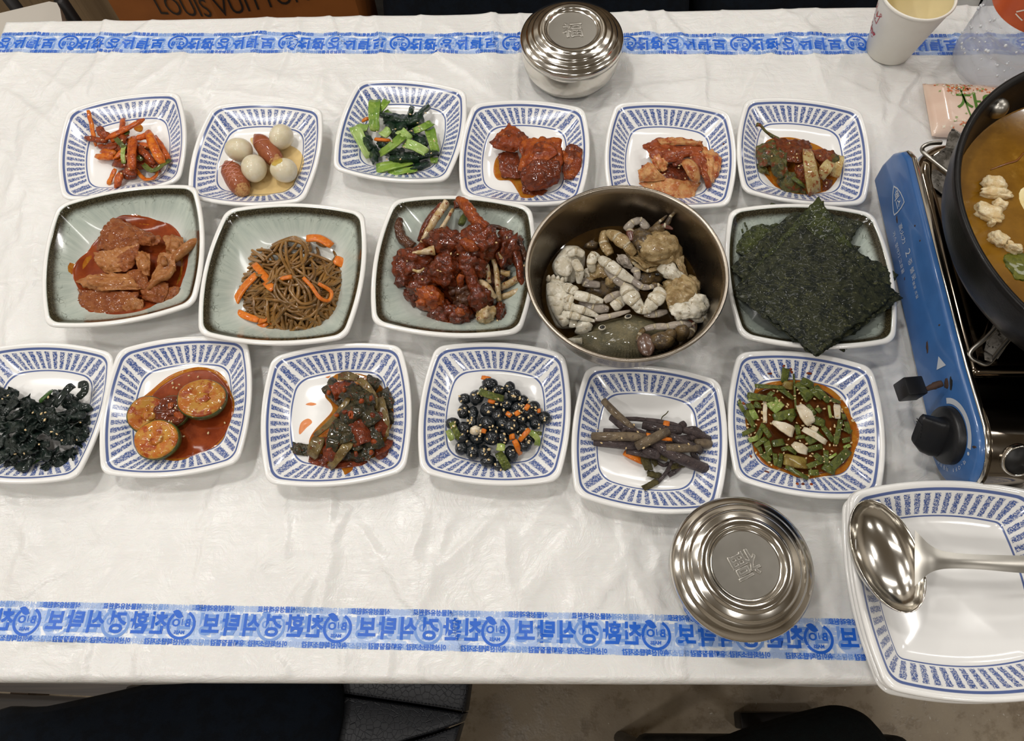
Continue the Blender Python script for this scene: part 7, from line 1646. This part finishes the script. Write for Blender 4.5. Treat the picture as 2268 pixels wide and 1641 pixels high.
for k in range(9):
    V2, F2 = flat_poly([(-.0004, -.004), (.0004, -.004), (.0004, .004), (-.0004, .004)]); V = V2 + [-.0062 + k * .0015, 0, .0]
    th = math.radians(247) + V[:, 0] / .0466; MO('barcode_bar', np.stack([BC[0] + .04665 * np.cos(th), BC[1] + .04665 * np.sin(th), T0 + .0925 + V[:, 1]], 1), F2, plain('eye_black', (16, 14, 12), .2), lb_, smooth=False)
# drops of condensation
r = np.random.RandomState(77); mb = MB()
for k in range(70):
    th, z = math.radians(r.uniform(150, 320)), r.uniform(.02, .077); s = r.uniform(.0006, .0018)
    mb.add(*blob((BC[0] + BR * math.cos(th), BC[1] + BR * math.sin(th), T0 + z), (s, s, s * 1.2), sub=1))
o = mb.out('condensation_drops', plain('drop', (225, 228, 232), .05, coat=.5), bottle); o['kind'] = 'stuff'

# ------------------------------------------------------------------ wet tissue packet
tp = thing('tissue_packet', 'pink wet tissue packet with flower print, partly behind the pot', 'tissue', (.49, .568, T0))
M_PINK = plain('pink_film', (232, 206, 186), .22, coat=.5, bump=.2, bscale=90, n2=(228, 198, 178), nscale=40)
A_, B_, C_, D_ = at(2046, 182, .004), at(2215, 189, .004), at(2130, 312, .004), at(2066, 297, .004)
ux = (B_ - A_) / np.linalg.norm(B_ - A_); uy = np.array([-ux[1], ux[0], 0]); PW, PH = .140, .071
def tpz(u, v):
    e = np.clip(np.minimum(u, 1 - u) * 9, 0, 1) ** .6 * np.clip(np.minimum(v, 1 - v) * 6, 0, 1) ** .55
    return .0016 + .0105 * e
uu, vv = np.meshgrid(np.linspace(0, 1, 50), np.linspace(0, 1, 30)); ctr0 = A_ - uy * PH
def tpt(u, v, lift=0.): return np.stack([ctr0[0] + ux[0] * u * PW + uy[0] * v * PH, ctr0[1] + ux[1] * u * PW + uy[1] * v * PH, T0 + tpz(u, v) + lift + .0005 * np.sin(u * 70) * np.clip(1 - np.minimum(u, 1 - u) * 10, 0, 1)], -1)
top = tpt(uu.ravel(), vv.ravel()); bot = top.copy(); bot[:, 2] = T0 + .0002 + (.0008) * (np.minimum(uu, 1 - uu).ravel() < .03)
idg = np.arange(1500).reshape(30, 50); F = np.stack([idg[:-1, :-1], idg[:-1, 1:], idg[1:, 1:], idg[1:, :-1]], 2).reshape(-1, 4)
lp = np.concatenate([idg[0, :], idg[1:, -1], idg[-1, -2::-1], idg[-2:0:-1, 0]])
Fs = F.tolist() + (F[:, ::-1] + 1500).tolist() + [(int(lp[(k + 1) % len(lp)]), int(lp[k]), int(lp[k]) + 1500, int(lp[(k + 1) % len(lp)]) + 1500) for k in range(len(lp))]
MO('packet', np.concatenate([top, bot]), Fs, M_PINK, tp)
def tp_print(V2, F2, u0, v0, name, mat, lift=.0004):
    u, v = u0 + V2[:, 0] / PW, v0 + V2[:, 1] / PH; return MO(name, tpt(np.clip(u, 0, 1), np.clip(v, 0, 1), lift), F2, mat, tp, smooth=False)
M_GRP = plain('green_print', (84, 128, 44), .4); M_ORP = plain('orange_print', (214, 118, 66), .4); M_WHP = plain('cream_print', (238, 226, 204), .4); M_LGP = plain('pale_green_print', (150, 172, 104), .4)
V2, F2 = text_mesh('자연', .029, cut=.003, bold=.0003); tp_print(V2, F2, .365, .50, 'lettering_print', M_GRP)
r = np.random.RandomState(6); mbs = {id(M_ORP): (MB(), M_ORP), id(M_WHP): (MB(), M_WHP), id(M_LGP): (MB(), M_LGP)}
for k in range(150):
    if k < 95: u, v = r.normal(.20, .075), r.normal(.80, .075)
    elif k < 115: u, v = r.uniform(.3, .62), r.normal(.80, .05)
    else: u, v = r.normal(.19, .06), r.normal(.14, .06)
    if not (.06 < u < .9 and .05 < v < .94): continue
    m = (M_ORP, M_WHP, M_LGP)[r.choice([0, 0, 1, 1, 2])]; s = r.uniform(.0009, .0021); t0_ = r.uniform(0, 6.28)
    P = [((s if i % 2 == 0 else s * .5) * math.cos(t0_ + i * math.pi / 4), (s if i % 2 == 0 else s * .5) * math.sin(t0_ + i * math.pi / 4)) for i in range(8)]
    mb = mbs[id(m)][0]; mb.add(tpt(np.array([u + p[0] / PW for p in P]), np.array([v + p[1] / PH for p in P]), .00035 + .0001 * (k % 3)), [tuple(range(8))])
for mb, m in mbs.values(): tag(mb.out('flower_print', m, tp, smooth=False), kind='stuff')
for P, w in (([(0, .030), (.002, .018), (.0055, -.006)], .0016), ([(.001, .026), (-.004, .034)], .0010), ([(.001, .026), (.006, .034)], .0010)):
    V2, F2 = poly_line(P, w); tp_print(V2, F2, .225, .36, 'flower_stem_print', M_GRP)

# ------------------------------------------------------------------ across the table: bench, paper bag, coats
M_NAVY = food('navy_cloth', (20, 22, 34), (14, 15, 24), None, 40, .85, .5, 0, vary=0, bscale=900)
M_BLACKF = food('black_fleece', (18, 17, 17), (12, 11, 11), None, 60, .9, .9, 0, vary=0, bscale=700)
M_STEPW = wood_mat('step_wood', (58, 48, 39), (46, 38, 31), (34, 28, 23), 0)
M_BENCHF = food('bench_vinyl', (46, 40, 36), (36, 31, 28), None, 50, .5, .3, 0, vary=0)
bench = thing('bench', 'dark padded bench along the wood panelled partition', 'bench', (.15, 1.06, 0))
MO('seat', *bevel_box(-.62, 1.25, .86, 1.28, .36, .42, .02, 3), M_BENCHF, bench, sharp=50)
MO('bench_base', *box(-.60, 1.23, .92, 1.28, 0, .36), M_TWOOD, bench, smooth=False)
bag = thing('paper_bag', 'brown paper shopping bag with black capital letters standing across the table', 'bag', (-.40, .93, .42))
M_BAG = plain('bag_paper', (150, 88, 34), .6, n2=(136, 78, 28), nscale=14, bump=.1, bscale=40)
def bagring(z, d):
    xl, xr, yf, yb = -.566, -.238, .842, .995
    xm = -.420
    return np.array([(xl + d, yf + .011, z), (xm, yf - .004 + d, z), (xr - d, yf + .040, z), (xr - d + .004, (yf + yb) / 2, z), (xr - d, yb, z), (xm, yb + .004, z), (xl + d, yb, z), (xl + d - .004, (yf + yb) / 2, z)])
V, F = loft([bagring(.421, .002), bagring(.5, 0), bagring(.62, 0), bagring(.74, .002), bagring(.80, .004)], True, False)
MO('bag_body', V, F, M_BAG, bag, smooth=False)
def bag_print(V2, F2, xc, zc):
    x = xc + V2[:, 0]; xm = -.420; yf = .838 + np.where(x < xm, (xm - x) * (.015 / .146), (x - xm) * (.044 / .182))
    return MO('lettering_print', np.stack([x, yf - .0012, zc + V2[:, 1]], 1), F2, plain('bag_ink', (30, 22, 20), .5), bag, smooth=False)
V2, F2 = text_mesh('LOUIS VUITTON', .034, cut=.02); k = .202 / (V2[:, 0].max() - V2[:, 0].min()); V2 = V2 * [k, 1.25, 1]; bag_print(V2, F2, -.398, .660)
for dy in (-.0, .12):
    MO('bag_handle', *tube([(-.48, .862 + dy, .79), (-.47, .864 + dy, .88), (-.41, .866 + dy, .91), (-.35, .864 + dy, .88), (-.34, .862 + dy, .79)], [.003], 8, 30), plain('bag_cord', (96, 60, 30), .7), bag)


def lump(poly, z0, rise, name, mat, label, cat, amp=.006, freq=14, flat=.45, n=64):
    P = crc(np.array([(x, y, 0.) for x, y in poly]), n); c = P.mean(0); rings = []
    for s in (.96, 1.0, .985, .93, .84, .7, .5, .28):
        R = c + (P - c) * s; R = R.copy(); R[:, 2] = z0 + (0 if s == .96 and not rings else rise * (1 - min(s, .999) ** 3) ** flat + .02 * rise); rings.append(R)
    V = np.concatenate(rings + [[[c[0], c[1], z0 + rise]]]); F = []
    for k in range(7):
        for i in range(n):
            j = (i + 1) % n; F.append((k * n + i, k * n + j, (k + 1) * n + j, (k + 1) * n + i))
    F += [(7 * n + i, 7 * n + (i + 1) % n, 8 * n) for i in range(n)] + [tuple(range(n - 1, -1, -1))]
    up = (V[:, 2] > z0 + .01); d = vnoise(V, freq, rise * 77) + .5 * vnoise(V, freq * 2.2, 3)
    V[:, 2] += d * amp * up; V[:, 0] += vnoise(V, freq, 9) * amp * up; V[:, 1] += vnoise(V, freq, 19) * amp * up
    return tag(MO(name, V, F, mat), label, cat)


lump([(-.20, .875), (.0, .855), (.22, .86), (.25, .95), (.22, 1.16), (-.02, 1.2), (-.20, 1.17), (-.215, 1.0)], .421, .36, 'folded_coat', M_NAVY, 'dark navy coat heaped on the far bench behind the lidded rice bowl', 'coat')
lump([(.27, .865), (.40, .855), (.52, .86), (.533, 1.0), (.52, 1.18), (.40, 1.21), (.28, 1.18), (.26, 1.0)], .421, .34, 'folded_coat', M_NAVY, 'dark navy coat heaped on the far bench right of the rice bowl', 'coat')
lump([(.67, .865), (.82, .860), (1.0, .87), (1.05, 1.0), (1.0, 1.2), (.82, 1.22), (.69, 1.2), (.66, 1.0)], .421, .30, 'folded_coat', M_BLACKF, 'black coat heaped on the far bench behind the paper cup', 'coat')
lump([(.555, .88), (.60, .865), (.645, .87), (.655, .98), (.65, 1.1), (.60, 1.14), (.56, 1.1), (.55, .98)], .421, .30, 'white_towel', plain('towel_white', (205, 206, 204), .8, bump=.3, bscale=300), 'white folded towel on the far bench between the dark coats', 'towel')
chairW = thing('white_chair', 'white chair back with a rounded corner behind the table at the upper left', 'chair', (-.95, .95, 0))
M_WCH = plain('white_plastic', (186, 180, 170), .45)
ca = [at(p[0], p[1], -.12) for p in ((-60, 62), (40, 38), (120, 19), (137, 22), (144, 36), (150, 70), (60, 95), (-60, 110))]
P = np.array(ca); V, F = loft([P, P + [0, 0, .012]]); MO('chair_back', V, F, M_WCH, chairW, sharp=40)
cxy = P.mean(0)
for sx, sy_ in ((-.05, -.03), (.045, .0), (-.05, .06), (.03, .05)):
    MO('leg', *tube([(cxy[0] + sx, cxy[1] + sy_, .001), (cxy[0] + sx, cxy[1] + sy_, P[0, 2])], [.009, .009], 12), M_DKMETAL, chairW)

# ------------------------------------------------------------------ near side: leather chair, dark garments
chair = thing('leather_chair', 'chair with a black stitched leather seat under the near table edge', 'chair', (-.30, -.20, 0))
t = NT('black_leather'); vo = t.n('ShaderNodeTexVoronoi', feature='DISTANCE_TO_EDGE'); t.l(t.obj(), vo.inputs['Vector']); vo.inputs['Scale'].default_value = 160
t.set(col=t.mix(t.noise(60, 3), lin((27, 30, 37)), lin((20, 22, 28))), rough=.5); t.bump(t.math('ADD', t.sstep(vo.outputs['Distance'], 0, .06), t.math('MULTIPLY', t.noise(90, 4), .8)), .3, .0015); M_LEA = t.m
sh_ = -.30
def seatp(px, py): p = at(px, py, sh_); return np.array([p[0], p[1]])
pA = [seatp(700, 1470), seatp(1038, 1480), seatp(1040, 1512), seatp(1031, 1576), seatp(900, 1556), seatp(766, 1537), seatp(700, 1530)]
pB = [seatp(700, 1533), seatp(764, 1541), seatp(900, 1560), seatp(1030, 1580), seatp(1022, 1600), seatp(960, 1622), seatp(890, 1642), seatp(840, 1658), seatp(700, 1690)]
pC = [seatp(700, 1694), seatp(842, 1662), seatp(892, 1646), seatp(962, 1626), seatp(1021, 1604), seatp(1008, 1650), seatp(985, 1760), seatp(900, 1860), seatp(700, 1900)]
for P in (pA, pB, pC):
    P = np.array(P); c = P.mean(0); rg = []
    for s, z in ((1, -.05), (1, -.004), (.985, -.0012), (.955, 0), (.9, .0006)): rg.append(np.column_stack([c + (P - c) * s, np.full(len(P), T0 + sh_ + z)]))
    V, F = loft(rg); MO('seat_panel', V, F, M_LEA, chair, sharp=60)
M_THR = plain('thread', (26, 27, 31), .7); mb = MB()
for a_, b_ in (((766, 1545), (1026, 1584)), ((766, 1533), (1028, 1571)), ((895, 1638), (1018, 1600)), ((895, 1649), (1018, 1609)), ((1035, 1520), (1020, 1600))):
    a_, b_ = at(*a_, sh_ + .0008), at(*b_, sh_ + .0008); nst = int(np.linalg.norm(b_ - a_) / .0042); d = (b_ - a_) / np.linalg.norm(b_ - a_)
    for k in range(nst): q = a_ + d * k * .0042; mb.add(*tube([q, q + d * .0013 + [0, 0, .0005], q + d * .0027], [.0006], 5, 4))
o = mb.out('stitching', M_THR, chair); o['kind'] = 'stuff'
q0 = seatp(700, 1470); MO('seat_frame', *bevel_box(-.50, -.10, -.40, -.0, T0 + sh_ - .085, T0 + sh_ - .051, .006), M_DKMETAL, chair, sharp=40)
for lx in (-.47, -.13):
    for ly in (-.37, -.03): MO('leg', *tube([(lx, ly, .001), (lx, ly, T0 + sh_ - .085)], [.011, .013], 12), M_DKMETAL, chair)
lump([(-.62, -.035), (-.55, -.022), (-.44, .002), (-.34, .03), (-.24, .02), (-.212, -.02), (-.226, -.12), (-.25, -.25), (-.33, -.33), (-.50, -.34), (-.62, -.28), (-.66, -.15)], T0 + sh_ + .0015, .055, 'navy_coat', M_NAVY, 'dark navy coat lying over the leather chair at the lower left', 'coat', .004)
# low wooden step at the lower left, partly under the table
st = thing('wooden_step', 'low dark wooden step on the floor at the lower left corner', 'step', (-.98, .03, 0))
pz = -.62
s0 = [at(*q, pz) for q in ((-260, 1494), (292, 1513), (289, 1531), (262, 1544), (-260, 1520))]
P = np.array(s0); V, F = loft([P + [0, 0, -.03], P]); MO('tread', V, F, M_STEPW, st, sharp=30)
s1 = [at(*q, pz - .06) for q in ((-260, 1524), (210, 1546), (200, 1556), (-260, 1600))]
P = np.array(s1); V, F = loft([P + [0, 0, -.03], P]); MO('tread', V, F, M_STEPW, st, sharp=30)
MO('step_side', *box(-1.35, -1.31, -.06, .02, .0, T0 + pz - .07), M_TWOOD, st, smooth=False); MO('step_side', *box(-.86, -.83, -.03, .01, .0, T0 + pz - .07), M_TWOOD, st, smooth=False)
# stool with a black fleece coat, lower right
stool = thing('stool', 'dark stool under the black fleece garment at the lower right', 'stool', (.28, -.17, 0))
MO('stool_seat', *bevel_box(.12, .42, -.32, -.05, T0 - .335, T0 - .285, .012, 3), M_BENCHF, stool, sharp=50)
for lx in (.15, .39):
    for ly in (-.29, -.08): MO('leg', *tube([(lx, ly, .001), (lx, ly, T0 - .335)], [.011, .013], 12), M_DKMETAL, stool)
kp = [at(*q, -.245)[:2] for q in ((1560, 1665), (1640, 1626), (1720, 1599), (1800, 1577), (1870, 1563), (1925, 1575), (1962, 1606), (1990, 1650), (2015, 1760), (1950, 1860), (1700, 1880), (1540, 1800))]
lump([tuple(q) for q in kp], T0 - .284, .05, 'black_garment', M_BLACKF, 'black fuzzy garment with a rounded end below the near table edge', 'coat', .0015, 20, .4)
fq = at(1640, 1592, -.705); MO('foot_rail', *bevel_box(fq[0], fq[0] + .14, fq[1] - .016, fq[1] + .010, .0, .045, .004), M_DKMETAL, stool, sharp=40)

# ------------------------------------------------------------------ labels: say where each look-alike lies in its heap
_ORD = ('first', 'second', 'third', 'fourth', 'fifth', 'sixth', 'seventh', 'eighth', 'ninth', 'tenth', 'eleventh', 'twelfth', 'thirteenth', 'fourteenth', 'fifteenth', 'sixteenth', 'seventeenth', 'eighteenth')
_by = {}
for o in COL.objects:
    if o.parent is None and o.get('label') and o.get('category'): _by.setdefault(o['label'], []).append(o)
for lb, os_ in _by.items():
    if len(os_) < 2: continue
    P = np.array([WL[o.name][:2] for o in os_]); lo, hi = P.min(0), P.max(0); reg = {}
    for o, p in zip(os_, P):
        u, v = (p - lo) / np.maximum(hi - lo, 1e-6); cx = 0 if u < 1 / 3 else (2 if u > 2 / 3 else 1); cy = 0 if v < 1 / 3 else (2 if v > 2 / 3 else 1)
        reg.setdefault((cx, cy), []).append((p[0], o))
    for (cx, cy), m in reg.items():
        nm = (('lower left', 'lower middle', 'lower right'), ('left', 'centre', 'right'), ('upper left', 'upper middle', 'upper right'))[cy][cx]
        m.sort(key=lambda q: q[0])
        for k, (x, o) in enumerate(m):
            if len(m) == 1: s_ = ''
            elif k == 0: s_ = ', leftmost there'
            elif k == len(m) - 1: s_ = ', rightmost there'
            elif len(m) == 3: s_ = ', middle one'
            else: s_ = ', ' + _ORD[min(k, 17)] + ' from left'
            words = lb.split(); extra = ('at ' + nm + s_).split()
            o['label'] = ' '.join(words[:max(4, 16 - len(extra))] + extra) if len(words) + len(extra) > 16 else lb + ' ' + ' '.join(extra)
